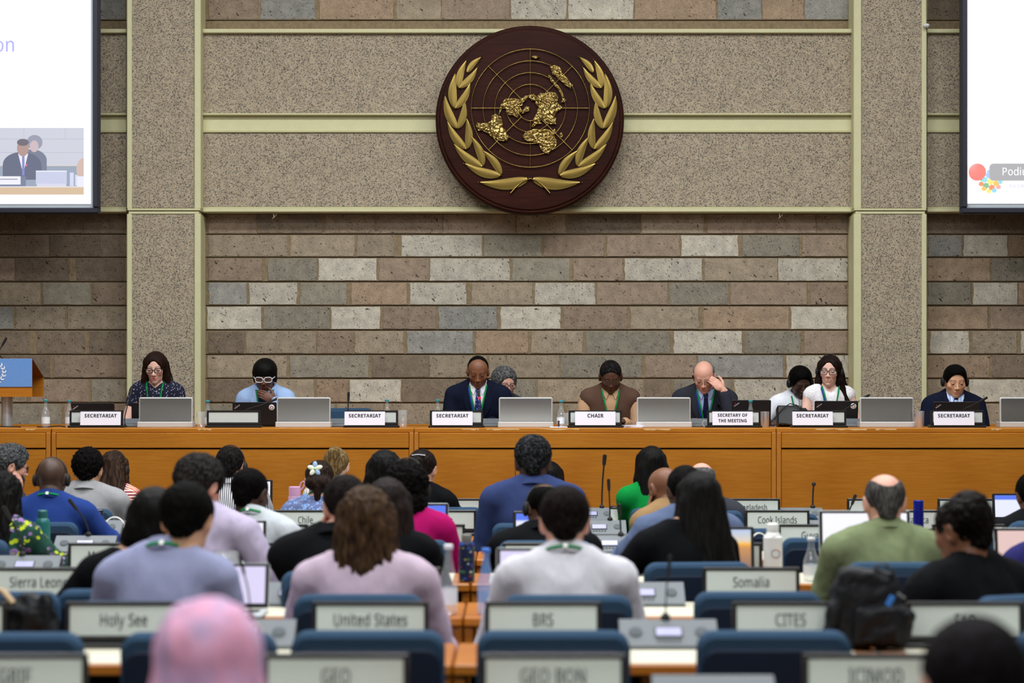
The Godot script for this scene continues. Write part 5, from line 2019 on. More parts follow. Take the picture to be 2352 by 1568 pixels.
	f.ell(Vector3(-0.008, 0.12, 0.005), Vector3(0.016, 0.016, 0.016), 0.01)
	b = MB.new()
	f.mesh(b, Transform3D.IDENTITY, noise(4, 60.0), 0.006)
	part("cloth_head", b, matte("cream_cloth", rgb8(222, 214, 150), 0.9), t)
	# white tablet with two orange lights before the magenta back
	t = thing("white_tablet", "white-framed tablet with orange dots right of the magenta back", "tablet", on.call(1024.0, 10.5), 0.0)
	b = MB.new()
	b.xf = Transform3D(Basis(Vector3.RIGHT, -0.2), Vector3(0, 0.085, 0))
	b.slab(rounded(0.085, 0.165, 0.01), 0.008, 0.002)
	part("frame", b, mats["phones_white"], t)
	b = MB.new()
	b.xf = Transform3D(Basis(Vector3.RIGHT, -0.2), Vector3(0, 0.085, 0.0088))
	b.quad(Vector3(-0.033, -0.07, 0), Vector3(0.033, -0.07, 0), Vector3(0.033, 0.07, 0), Vector3(-0.033, 0.07, 0), Vector3(0, 0, 1))
	part("screen", b, mats["ink"], t)
	for k in 3:
		b = MB.new()
		b.xf = Transform3D(Basis(Vector3.RIGHT, -0.2), Vector3(0, 0.085, 0.0088))
		b.ball(Vector3(0.008, 0.035 - 0.026 * k, 0), Vector3(0.010, 0.009, 0.002), 12)
		part("orange_dot", b, lit("tablet_orange", Color(1.0, 0.45, 0.2), 1.0), t)
	# the black backpack on the desk between the CITES and FAO displays
	var o: Vector3 = on.call(1992.0, 6.72)
	t = thing("black_backpack", "black backpack with a handle loop between the CITES and FAO displays", "backpack", o)
	f = Field.new(Vector3(-0.2, -0.02, -0.14), Vector3(0.2, 0.32, 0.14), 0.007)
	f.rbox(Vector3(0.0, 0.10, -0.01), Vector3(0.075, 0.075, 0.03), 0.03, 0.02, Basis(Vector3(0, 0, 1), 0.06))
	f.rbox(Vector3(-0.01, 0.185, -0.005), Vector3(0.055, 0.03, 0.02), 0.032, 0.025, Basis(Vector3(0, 0, 1), -0.12))
	f.rbox(Vector3(0.02, 0.075, 0.055), Vector3(0.055, 0.04, 0.012), 0.018, 0.008)
	f.cap(Vector3(-0.05, 0.21, 0.02), Vector3(-0.105, 0.13, 0.03), 0.018, 0.022, 0.012)
	f.cap(Vector3(-0.105, 0.13, 0.03), Vector3(-0.125, 0.05, 0.04), 0.022, 0.026, 0.012)
	f.cap(Vector3(0.05, 0.2, 0.03), Vector3(0.115, 0.10, 0.05), 0.016, 0.02, 0.01)
	f.cap(Vector3(0.115, 0.10, 0.05), Vector3(0.10, 0.02, 0.05), 0.02, 0.018, 0.01)
	f.half(Vector3(0, -1, 0), -0.002, 0.006)
	b = MB.new()
	f.mesh(b, Transform3D.IDENTITY, noise(14, 13.0), 0.010)
	part("body", b, matte("bag_black", rgb8(17, 18, 22), 0.5, 0.0, 0.3), t)
	b = MB.new()
	b.tube(PackedVector3Array([Vector3(0.0, 0.225, 0.02), Vector3(0.025, 0.258, 0.02), Vector3(0.055, 0.262, 0.02), Vector3(0.078, 0.235, 0.025), Vector3(0.085, 0.195, 0.03)]), PackedFloat32Array([0.009]), 8, true, 0.5)
	part("handle", b, mats["black_soft"], t)
	b = MB.new()
	b.box(Vector3(0.055, 0.155, 0.092), Vector3(0.018, 0.035, 0.004), 0.002, Basis(Vector3(0, 0, 1), -0.5))
	part("blue_tag", b, matte("tag_blue", rgb8(40, 110, 190), 0.5), t)
	b = MB.new()
	b.box(Vector3(0.09, 0.17, 0.088), Vector3(0.03, 0.008, 0.005), 0.002, Basis(Vector3(0, 0, 1), -0.6))
	part("buckle", b, mats["grey_plastic"], t)
	# soft black bag on the desk at left
	o = on.call(72.0, 6.84)
	t = thing("black_bag", "soft shiny black bag between the left edge and the Holy See display", "bag", o)
	f = Field.new(Vector3(-0.14, -0.02, -0.1), Vector3(0.14, 0.22, 0.1), 0.006)
	f.ell(Vector3(-0.005, 0.075, 0.0), Vector3(0.075, 0.085, 0.06), 0.03)
	f.cap(Vector3(0.05, 0.145, 0.02), Vector3(0.075, 0.03, 0.03), 0.02, 0.03, 0.02)
	f.cap(Vector3(-0.07, 0.12, 0.02), Vector3(-0.06, 0.03, 0.03), 0.02, 0.03, 0.02)
	f.half(Vector3(0, -1, 0), -0.002, 0.006)
	b = MB.new()
	f.mesh(b, Transform3D.IDENTITY, noise(24, 12.0), 0.012)
	part("body", b, matte("bag_leather", rgb8(15, 16, 19), 0.45, 0.0, 0.3), t)
	b = MB.new()
	b.tube(PackedVector3Array([Vector3(-0.05, 0.13, 0.03), Vector3(-0.085, 0.168, 0.02), Vector3(-0.13, 0.172, 0.0)]), PackedFloat32Array([0.014, 0.016, 0.017]), 8, true, 0.6)
	part("tan_strap", b, matte("strap_tan", rgb8(176, 148, 112), 0.7), t, "tan strap")

func window_picture() -> ImageTexture:
	var im := Image.create_empty(128, 96, false, Image.FORMAT_RGB8)
	im.fill(Color(0.92, 0.93, 1.0))
	im.fill_rect(Rect2i(0, 0, 128, 22), Color(0.35, 0.48, 0.95))
	im.fill_rect(Rect2i(0, 18, 128, 4), Color(0.75, 0.80, 1.0))
	im.fill_rect(Rect2i(92, 22, 10, 74), Color(0.25, 0.30, 0.85))
	im.fill_rect(Rect2i(116, 22, 12, 74), Color(0.30, 0.42, 0.95))
	return ImageTexture.create_from_image(im)

func sunset_picture() -> ImageTexture:
	var im := Image.create_empty(128, 96, false, Image.FORMAT_RGB8)
	for y in 96:
		for x in 128:
			var t := y / 95.0
			var c := Color(0.72, 0.80, 0.93).lerp(Color(0.92, 0.84, 0.72), clampf(t * 3.0, 0, 1))
			if t > 0.36:
				c = Color(0.86, 0.60, 0.34).lerp(Color(0.55, 0.45, 0.42), clampf((t - 0.36) * 1.6, 0, 1))
			var sunx := exp(-pow((x - 84.0) / 9.0, 2))
			c = c.lerp(Color(1.0, 0.85, 0.5), sunx * (0.9 if t > 0.28 else clampf((t - 0.15) * 6.0, 0, 0.9)))
			var band := exp(-pow((t - 0.36) / 0.05, 2))
			c = c.lerp(Color(1.0, 0.72, 0.25), band * 0.8)
			im.set_pixel(x, y, c)
	return ImageTexture.create_from_image(im)

# ------------------------------------------------------------------ people
class SkinTint:
	var skin := Color(0.5, 0.3, 0.2)
	var lips := Color(0.5, 0.2, 0.2)
	var brow := Color(0.05, 0.04, 0.03)
	var stubble := 0.0
	var brows := 1.0
	func colour(p: Vector3) -> Color:
		var c := skin
		if p.z > 0.03:
			# warmer cheeks and nose, darker sockets by pigment, lips, brows, beard shade
			var ck := exp(-(pow((absf(p.x) - 0.042) / 0.02, 2) + pow((p.y + 0.03) / 0.02, 2)))
			c = c.lerp(Color(skin.r * 1.12, skin.g * 0.9, skin.b * 0.88), ck * 0.6)
			if stubble > 0.0 and p.y < -0.035:
				var s := clampf((-0.04 - p.y) / 0.012, 0.0, 1.0)
				var m := exp(-(pow(p.x / 0.018, 2) + pow((p.y + 0.066) / 0.007, 2)))
				c = c.lerp(brow, stubble * s * (1.0 - m) * 0.7)
			if p.z > 0.07:
				var l := exp(-pow(pow(absf(p.x) / 0.0215, 2) + pow((p.y + 0.0655) / 0.0085, 2), 2))
				c = c.lerp(lips, l)
			var bx := absf(p.x)
			var by := 0.0235 + 0.006 * sin(clampf((bx - 0.012) / 0.036, 0.0, 1.0) * PI * 0.75)
			if bx > 0.010 and bx < 0.054 and brows > 0.0:
				c = c.lerp(brow, brows * exp(-pow((p.y - by) / 0.0042, 2)))
		return c

class HairTint:
	var a := Color.BLACK
	var b := Color.BLACK
	var n: FastNoiseLite
	var stretch := Vector3.ONE
	var lo := 0.5
	func colour(p: Vector3) -> Color:
		return a.lerp(b, clampf(lo + n.get_noise_3dv(p * stretch) * 1.4, 0.0, 1.0))

var skin_mat: StandardMaterial3D
var hair_mat: StandardMaterial3D
var fuzz_mat: StandardMaterial3D

func lin(r: int, g: int, b: int) -> Color:
	return rgb8(r, g, b).srgb_to_linear()

const ARM_U := 0.285
const ARM_F := 0.255

func bend(sh: Vector3, wr: Vector3, pole: Vector3) -> Vector3:
	# where the elbow goes
	var dv := wr - sh
	var l := clampf(dv.length(), 0.12, ARM_U + ARM_F - 0.005)
	var u := dv.normalized()
	var a := (ARM_U * ARM_U - ARM_F * ARM_F + l * l) / (2.0 * l)
	var h := sqrt(maxf(ARM_U * ARM_U - a * a, 0.0))
	var side := (pole - u * pole.dot(u)).normalized()
	return sh + u * a + side * h

func trunk(f: Field, H: float, sw: float, girth: float, g: float) -> void:
	var ys := H - 0.30
	f.ell(Vector3(0, 0.10, -0.01), Vector3(0.172 + g, 0.12 + g, 0.125 + g), 0.03)
	f.ell(Vector3(0, 0.24, 0.0), Vector3(0.142 * girth + g, 0.2 + g, 0.11 * girth + g), 0.05)
	f.ell(Vector3(0, ys - 0.10, -0.005), Vector3(sw * 0.86 + g, 0.19 + g, 0.112 + g), 0.05)
	f.cap(Vector3(-sw * 0.84, ys, -0.012), Vector3(sw * 0.84, ys, -0.012), 0.060 + g, 0.060 + g, 0.04)
	for s in [-1.0, 1.0]:
		f.cap(Vector3(s * sw * 0.72, ys + 0.022, -0.016), Vector3(s * 0.028, H - 0.222, -0.018), 0.043 + g, 0.046 + g, 0.035)

func hand(b: MB, xf: Transform3D, cell: float, curl: float, spread: float, tint: SkinTint, scale := 1.0) -> void:
	# wrist at the origin, fingers along x, back of the hand +y, thumb on +z
	var f := Field.new(Vector3(-0.03, -0.10, -0.06), Vector3(0.2, 0.035, 0.085), cell)
	f.cap(Vector3(-0.02, 0, 0), Vector3(0.025, 0, 0), 0.024, 0.026, 0.012)
	f.ell(Vector3(0.052, 0.0, -0.002), Vector3(0.05, 0.0165, 0.041), 0.012)
	var zs := [0.029, 0.0095, -0.0105, -0.0285]
	var ls := [0.070, 0.078, 0.073, 0.057]
	for k in 4:
		var p := Vector3(0.092 - 0.004 * absf(k - 1.2), 0.0, zs[k])
		var a: float = -0.12 - curl * 0.25 - 0.08 * k * curl
		var yaw: float = -(k - 1.5) * spread
		var r := 0.0092 if k < 3 else 0.0078
		f.cap(Vector3(0.07, 0, zs[k] * 0.92), p, r * 1.08, r * 1.08, 0.006)
		for j in 3:
			var l: float = ls[k] * [0.46, 0.31, 0.23][j]
			var q := p + Vector3(cos(a) * cos(yaw), sin(a), cos(a) * -sin(yaw)) * l
			f.cap(p, q, r, r * 0.93, 0.003)
			p = q
			r *= 0.93
			a -= curl * 0.62
	var t := Vector3(0.022, -0.008, 0.026)
	var dirs := [Vector3(0.62, -0.25, 0.72), Vector3(0.85, -0.3, 0.42), Vector3(0.93, -0.35, 0.2)]
	for j in 3:
		var q: Vector3 = t + dirs[j].normalized() * [0.042, 0.032, 0.026][j]
		f.cap(t, q, [0.0145, 0.0105, 0.0095][j], [0.0115, 0.0095, 0.008][j], 0.006)
		t = q
	f.mesh(b, xf * Transform3D(Basis.from_scale(Vector3.ONE * scale), Vector3.ZERO), null, 0.0, Vector3.ONE, tint)

func head_mesh(b: MB, xf: Transform3D, cell: float, c: Dictionary, tint: SkinTint) -> void:
	var f := Field.new(Vector3(-0.105, -0.235, -0.135), Vector3(0.105, 0.135, 0.135), cell)
	var w: float = c.get("wide", 1.0)
	var jaw: float = c.get("jaw", 1.0)
	f.ell(Vector3(0, 0.03, -0.016), Vector3(0.074 * w, 0.085, 0.096), 0.02)
	f.ell(Vector3(0, 0.035, 0.02), Vector3(0.067 * w, 0.07, 0.068), 0.03)
	f.ell(Vector3(0, -0.036, 0.026), Vector3(0.056 * w * jaw, 0.077, 0.066), 0.03)
	f.ell(Vector3(0, -0.094, 0.066), Vector3(0.021 * jaw, 0.018, 0.02), 0.025)
	for s in [-1.0, 1.0]:
		f.ell(Vector3(s * 0.044 * w, -0.022, 0.058), Vector3(0.019, 0.018, 0.019), 0.025)
		f.ell(Vector3(s * 0.038 * w * jaw, -0.062, 0.018), Vector3(0.016, 0.03, 0.028), 0.03)
		f.ell(Vector3(s * 0.031, 0.004, 0.104), Vector3(0.019, 0.0115, 0.016), 0.012, true)
	f.cap(Vector3(-0.036, 0.021, 0.079), Vector3(0.036, 0.021, 0.079), 0.010, 0.010, 0.016)
	f.cap(Vector3(0, 0.016, 0.086), Vector3(0, -0.029, 0.106), 0.0068, 0.0095, 0.010)
	f.ell(Vector3(0, -0.034, 0.106), Vector3(0.0105, 0.0088, 0.0098), 0.008)
	for s in [-1.0, 1.0]:
		f.ell(Vector3(s * 0.0125, -0.036, 0.097), Vector3(0.0082, 0.0072, 0.009), 0.006)
		f.ell(Vector3(s * 0.006, -0.0435, 0.101), Vector3(0.0032, 0.003, 0.004), 0.003, true)
		# closed or lowered lids over the eyeballs
		var gaze: float = c.get("gaze", 0.0)
		f.ell(Vector3(s * 0.031, 0.0045 + gaze * 0.007, 0.078), Vector3(0.0165, 0.0105 - gaze * 0.0045, 0.0135), 0.005)
		f.ell(Vector3(s * 0.031, -0.0095, 0.0765), Vector3(0.016, 0.0065, 0.012), 0.005)
		# ears
		var eb := Basis(Vector3(0, 0, 1), -s * 0.12) * Basis(Vector3.UP, s * 0.35)
		f.ell(Vector3(s * 0.0765 * w, -0.004, -0.012), Vector3(0.0125, 0.035, 0.021), 0.006, false, eb)
		f.ell(Vector3(s * 0.086 * w, -0.002, -0.009), Vector3(0.006, 0.018, 0.009), 0.005, true, eb)
	f.cap(Vector3(-0.016, -0.0605, 0.0885), Vector3(0.016, -0.0605, 0.0885), 0.0052, 0.0052, 0.006)
	f.cap(Vector3(-0.013, -0.071, 0.087), Vector3(0.013, -0.071, 0.087), 0.0066, 0.0066, 0.007)
	f.cap(Vector3(-0.021, -0.0655, 0.095), Vector3(0.021, -0.0655, 0.095), 0.0022, 0.0022, 0.003, true)
	f.cap(Vector3(0, -0.05, -0.022), Vector3(0, -0.155, -0.032), 0.052 * w, 0.055 * w, 0.03)
	f.mesh(b, xf, null, 0.0, Vector3.ONE, tint)

func hair_piece(o: Node3D, xf: Transform3D, cell: float, h: Dictionary) -> void:
	var style: String = h.style
	var nz := noise(h.get("seed", 3), 1.0, FastNoiseLite.TYPE_SIMPLEX_SMOOTH, 2)
	var tint := HairTint.new()
	tint.a = h.a
	tint.b = h.get("b", h.a * 1.8)
	tint.n = nz
	tint.lo = h.get("mix", 0.4)
	tint.stretch = Vector3(110, 16, 110)
	var f := Field.new(Vector3(-0.17, -0.46 if style in ["long", "braids", "ponytail"] else -0.24, -0.20), Vector3(0.17, 0.185, 0.14), cell)
	var t: float = h.get("t", 0.007)
	var amp := 0.0025
	var stretch := Vector3(80, 14, 80)
	var base := func() -> void:
		f.ell(Vector3(0, 0.036, -0.018), Vector3(0.0775 + t, 0.083 + t, 0.098 + t), 0.01)
		if not style in ["buzz", "bald"]:
			f.ell(Vector3(0, 0.04, 0.018), Vector3(0.069 + t, 0.072 + t, 0.070 + t), 0.015)
	var crop := func(nape: float) -> void:
		f.ell(Vector3(0, -0.042, 0.094), Vector3(0.079, 0.116, 0.086), 0.012, true)
		for s in [-1.0, 1.0]:
			f.ell(Vector3(s * 0.094, -0.04, 0.0), Vector3(0.038, 0.062, 0.046), 0.01, true)
		f.half(Vector3(0, -1, 0.25).normalized(), nape - 0.042, 0.015)
	match style:
		"short", "buzz":
			base.call()
			if style == "short" and h.get("quiff", 0.0) > 0.0:
				f.ell(Vector3(0, 0.085, 0.02), Vector3(0.062, 0.03 + h.quiff, 0.07), 0.03)
			f.cap(Vector3(0, -0.02, -0.075), Vector3(0, -0.075, -0.066), 0.042 + t * 0.4, 0.034, 0.02)
			crop.call(0.088)
			amp = h.get("amp", 0.0025)
			stretch = Vector3(70, 40, 70)
			tint.stretch = Vector3(60, 60, 60)
		"bald":
			# a ring of hair round the sides and back only
			base.call()
			f.cap(Vector3(0, -0.02, -0.075), Vector3(0, -0.075, -0.066), 0.042, 0.034, 0.02)
			crop.call(0.088)
			f.ell(Vector3(0, 0.108, h.get("bare_z", 0.025)), Vector3(h.get("bare", 0.068), 0.078, 0.118), 0.012, true)
			amp = 0.0015
		"curly":
			base.call()
			f.ell(Vector3(0, 0.03, -0.03), Vector3(0.1, 0.1, 0.11) * h.get("bulk", 1.0), 0.03)
			f.ell(Vector3(0, -0.07, -0.055), Vector3(0.095, 0.08, 0.075) * h.get("bulk", 1.0), 0.03)
			f.ell(Vector3(0, -0.056, 0.105), Vector3(0.066, 0.116, 0.09), 0.012, true)
			amp = 0.009
			stretch = Vector3(42, 42, 42)
			tint.stretch = Vector3(50, 50, 50)
		"afro_short":
			base.call()
			f.ell(Vector3(0, 0.055, -0.01), Vector3(0.084, 0.08, 0.1), 0.02)
			f.cap(Vector3(0, -0.02, -0.075), Vector3(0, -0.07, -0.066), 0.044, 0.034, 0.02)
			crop.call(0.085)
			amp = 0.006
			stretch = Vector3(70, 70, 70)
			tint.stretch = Vector3(60, 60, 60)
		"bob":
			base.call()
			var l: float = h.get("len", 0.14)
			for s in [-1.0, 1.0]:
				f.cap(Vector3(s * 0.066, 0.03, -0.005), Vector3(s * 0.085, -l, -0.01), 0.036, 0.036, 0.03)
			f.cap(Vector3(0, 0.02, -0.06), Vector3(0, -l, -0.062), 0.066, 0.062, 0.03)
			f.cap(Vector3(-0.05, -0.03, -0.06), Vector3(-0.062, -l, -0.05), 0.05, 0.05, 0.03)
			f.cap(Vector3(0.05, -0.03, -0.06), Vector3(0.062, -l, -0.05), 0.05, 0.05, 0.03)
			f.ell(Vector3(0, -0.045, 0.11), Vector3(0.06, 0.118, 0.095), 0.012, true)
			amp = h.get("amp", 0.004)
			stretch = Vector3(55, 9, 55)
		"helmet":
			# a rounded cut with a full fringe
			base.call()
			f.ell(Vector3(0, 0.045, -0.01), Vector3(0.09, 0.086, 0.108), 0.02)
			for s in [-1.0, 1.0]:
				f.cap(Vector3(s * 0.068, 0.03, 0.02), Vector3(s * 0.074, -0.03, 0.0), 0.022, 0.018, 0.02)
			f.cap(Vector3(0, 0.0, -0.07), Vector3(0, -0.06, -0.062), 0.05, 0.042, 0.02)
			f.ell(Vector3(0, -0.085, 0.10), Vector3(0.07, 0.108, 0.09), 0.012, true)
			amp = 0.003
		"long", "braids":
			t = maxf(t, 0.012)
			base.call()
			var l: float = h.get("len", 0.28)
			var sw: float = h.get("sway", 0.0)
			for s in [-1.0, 1.0]:
				f.cap(Vector3(s * 0.064, 0.05, 0.0), Vector3(s * 0.078, -0.08, -0.01), 0.028, 0.03, 0.025)
				f.cap(Vector3(s * 0.078, -0.08, -0.01), Vector3(s * (0.088 + h.get("flare", 0.0)) + sw, -l * h.get("side_%d" % int(s), 1.0), h.get("fore", -0.02)), 0.03, 0.034, 0.025)
				f.cap(Vector3(s * 0.045, -0.02, -0.065), Vector3(s * (0.06 + h.get("flare", 0.0) * 0.7) + sw, -l, -0.09), 0.05, 0.042, 0.03)
			f.cap(Vector3(0, 0.02, -0.06), Vector3(sw, -l, -0.095), 0.064, 0.05, 0.03)
			f.ell(Vector3(0, -0.056, 0.115), Vector3(0.058, 0.130, 0.094), 0.012, true)
			f.cap(Vector3(0, -0.1, 0.03), Vector3(0, -0.25, 0.06), 0.045, 0.06, 0.012, true)
			amp = h.get("amp", 0.003)
			stretch = Vector3(60, 7, 60)
			tint.stretch = Vector3(90, 8, 90)
		"ponytail", "bun":
			base.call()
			f.cap(Vector3(0, -0.02, -0.07), Vector3(0, -0.06, -0.062), 0.046, 0.036, 0.02)
			crop.call(0.082)
			if style == "ponytail":
				var l: float = h.get("len", 0.2)
				var top: float = h.get("tie", 0.05)
				f.cap(Vector3(0, top, -0.11), Vector3(0, top - 0.02, -0.15), 0.024, 0.03, 0.015)
				f.cap(Vector3(0, top - 0.02, -0.15), Vector3(h.get("sway", 0.0), top - l, -0.135), 0.034, 0.026, 0.02)
				f.cap(Vector3(0.012, top - 0.02, -0.15), Vector3(0.02 + h.get("sway", 0.0), top - l * 0.85, -0.13), 0.028, 0.018, 0.02)
			else:
				f.ell(Vector3(0.0, -0.025, -0.085), Vector3(0.08, 0.05, 0.05), 0.02)
				f.cap(Vector3(0, -0.06, -0.105), Vector3(0.004, -0.13, -0.095), 0.024, 0.018, 0.015)
			amp = h.get("amp", 0.003)
			stretch = Vector3(80, 18, 60)
		"knot":
			# locks gathered high at the back
			base.call()
			f.cap(Vector3(0, -0.02, -0.07), Vector3(0, -0.06, -0.062), 0.046, 0.036, 0.02)
			f.ell(Vector3(0.06, 0.06, -0.09), Vector3(0.065, 0.062, 0.055), 0.03)
			f.ell(Vector3(0.02, 0.095, -0.06), Vector3(0.06, 0.045, 0.055), 0.03)
			crop.call(0.085)
			amp = 0.010
			stretch = Vector3(55, 30, 55)
	if cell < 0.005:
		amp *= 0.45
	var b := MB.new()
	f.mesh(b, xf, nz, amp, stretch, tint)
	var m: Material = fuzz_mat if style in ["short", "buzz", "bald", "afro_short", "curly"] else hair_mat
	part("hair", b, m, o)
	if style == "braids" or h.get("strands", 0) > 0:
		var rng := RandomNumberGenerator.new()
		rng.seed = 5
		b = MB.new()
		b.xf = xf
		var l: float = h.get("len", 0.28)
		for k in h.get("strands", 70):
			var reach := 2.4 if style == "braids" else 1.45
			var a := lerpf(-reach, reach, k / float(h.get("strands", 70) - 1))
			var r := 0.081
			var p0 := Vector3(sin(a) * r, 0.03 + rng.randf_range(-0.02, 0.05), -cos(a) * r * 1.05 - 0.012)
			var r2: float = 0.092 + h.get("flare", 0.0) + rng.randf_range(0.0, 0.016)
			var p2 := Vector3(sin(a) * r2 + h.get("sway", 0.0), -l + rng.randf_range(-0.05, 0.05), -cos(a) * r2 * 0.8 - 0.045)
			var p1 := p0.lerp(p2, 0.5) * Vector3(1.08, 1, 1.05) + Vector3(rng.randf_range(-0.012, 0.012), 0, 0)
			var pts := PackedVector3Array()
			for i in 9:
				var u := i / 8.0
				var q := p0.lerp(p1, u).lerp(p1.lerp(p2, u), u)
				pts.append(q + Vector3(sin(u * 14.0 + k) * 0.004, 0, cos(u * 12.0 + k * 2) * 0.004))
			b.tube(pts, PackedFloat32Array([0.0058, 0.006, 0.006, 0.006, 0.0055, 0.005, 0.005, 0.004, 0.002]), 5)
		for i in b.v.size():
			b.c[i] = h.a.lerp(tint.b, 0.35)
		b.coloured = true
		part("braid" if style == "braids" else "loose_strands", b, m, o)

func headphones(o: Node3D, xf: Transform3D, lift := 0.0) -> void:
	var b := MB.new()
	b.xf = xf
	var pts := PackedVector3Array()
	for i in 21:
		var a := PI * i / 20
		pts.append(Vector3(cos(a) * (0.092 + lift * 0.4), 0.008 + sin(a) * (0.124 + lift), -0.012))
	b.tube(pts, PackedFloat32Array([0.008]), 8, true, 0.45)
	var p := part("headphones", b, mats["black_plastic"], o)
	for s in [-1.0, 1.0]:
		b = MB.new()
		b.xf = xf
		b.ball(Vector3(s * (0.092 + lift * 0.4), -0.004, -0.008), Vector3(0.016, 0.036, 0.031), 18)
		part("ear_cup", b, mats["black_soft"], p)

func spectacles(o: Node3D, xf: Transform3D, m: Material, wide := 0.027, high := 0.019, thick := 0.0022, tint := "lens_glass") -> void:
	var b := MB.new()
	b.xf = xf
	for s in [-1.0, 1.0]:
		var pts := PackedVector3Array()
		var ring := rounded(wide * 2, high * 2, high * 0.85, 4)
		for k in ring.size() + 1:
			var p := ring[k % ring.size()]
			pts.append(Vector3(s * 0.034 + p.x, -0.001 + p.y + 0.002 * s * 0.0, 0.106 - absf(s * 0.034 + p.x) * 0.16))
		b.tube(pts, PackedFloat32Array([thick]), 6, false)
		b.tube(PackedVector3Array([Vector3(s * (0.034 + wide), 0.006, 0.097), Vector3(s * 0.078, 0.008, 0.06), Vector3(s * 0.083, 0.006, -0.012)]), PackedFloat32Array([thick * 0.9]), 6)
	b.tube(PackedVector3Array([Vector3(-0.034 + wide, 0.003, 0.105), Vector3(0, 0.006, 0.111), Vector3(0.034 - wide, 0.003, 0.105)]), PackedFloat32Array([thick]), 6)
	var sp := part("spectacles", b, m, o)
	for s in [-1.0, 1.0]:
		b = MB.new()
		b.xf = xf * Transform3D(Basis(Vector3.UP, s * 0.16), Vector3(s * 0.034, -0.001, 0.1005))
		b.slab(rounded(wide * 1.9, high * 1.9, high * 0.8, 4), 0.001)
		part("lens", b, mats[tint], sp)

func drape(b: MB, f: Field, xf: Transform3D, rows: Array, lift: float, away := 1.0) -> void:
	# rows of x, y pairs laid onto the cloth from the front (away 1) or the back (-1)
	var grid := []
	for r in rows:
		var line := []
		for p in r:
			var q := f.touch(Vector3(p.x, p.y, 0.32 * away), Vector3(0, 0, -away), 0.6)
			line.append(q + Vector3(0, 0, lift * away))
		grid.append(line)
	b.xf = xf
	b.sheet(grid, 0.003)

func band_rows(a: Vector2, e: Vector2, w0: float, w1: float, n := 9, across := 3, bow := 0.0) -> Array:
	var rows := []
	var nrm := (e - a).normalized().orthogonal()
	for i in n:
		var t := i / float(n - 1)
		var mid := a.lerp(e, t) + nrm * bow * sin(PI * t)
		var w := lerpf(w0, w1, t)
		var line := []
		for k in across:
			line.append(mid + nrm * w * (2.0 * k / (across - 1) - 1.0))
		rows.append(line)
	return rows

func limb_target(c: Dictionary, key: String, s: float, H: float) -> Array:
	# wrist, finger direction, back-of-hand direction, curl, elbow pole - in the person's own space
	var pose = c.get(key, "desk")
	if pose is Array:
		return pose
	match pose:
		"lap":
			return [Vector3(s * 0.12, 0.17, 0.28), Vector3(-s * 0.5, -0.2, 1.0), Vector3(0, 1, 0.2), 0.5, Vector3(s * 0.35, -0.4, -0.8)]
		"near":
			return [Vector3(s * 0.10, 0.345, 0.32), Vector3(-s * 0.8, 0.0, 0.6), Vector3(0, 1, 0.1), 0.7, Vector3(s * 0.5, -1.0, -0.25)]
		"wide":
			return [Vector3(s * 0.27, 0.34, 0.36), Vector3(-s * 0.4, 0.0, 1.0), Vector3(0, 1, 0.1), 0.5, Vector3(s * 0.75, -1.0, -0.2)]
		"cheek":
			return [Vector3(s * 0.105, H - 0.255, 0.13), Vector3(-s * 0.35, 0.95, -0.1), Vector3(s * 0.4, 0.1, 0.9), 0.5, Vector3(s * 0.5, -1.0, 0.3)]
	return [Vector3(s * 0.17, 0.345, 0.36), Vector3(-s * 0.3, 0.0, 1.0), Vector3(0, 1, 0.1), 0.6, Vector3(s * 0.42, -1.0, -0.25)]

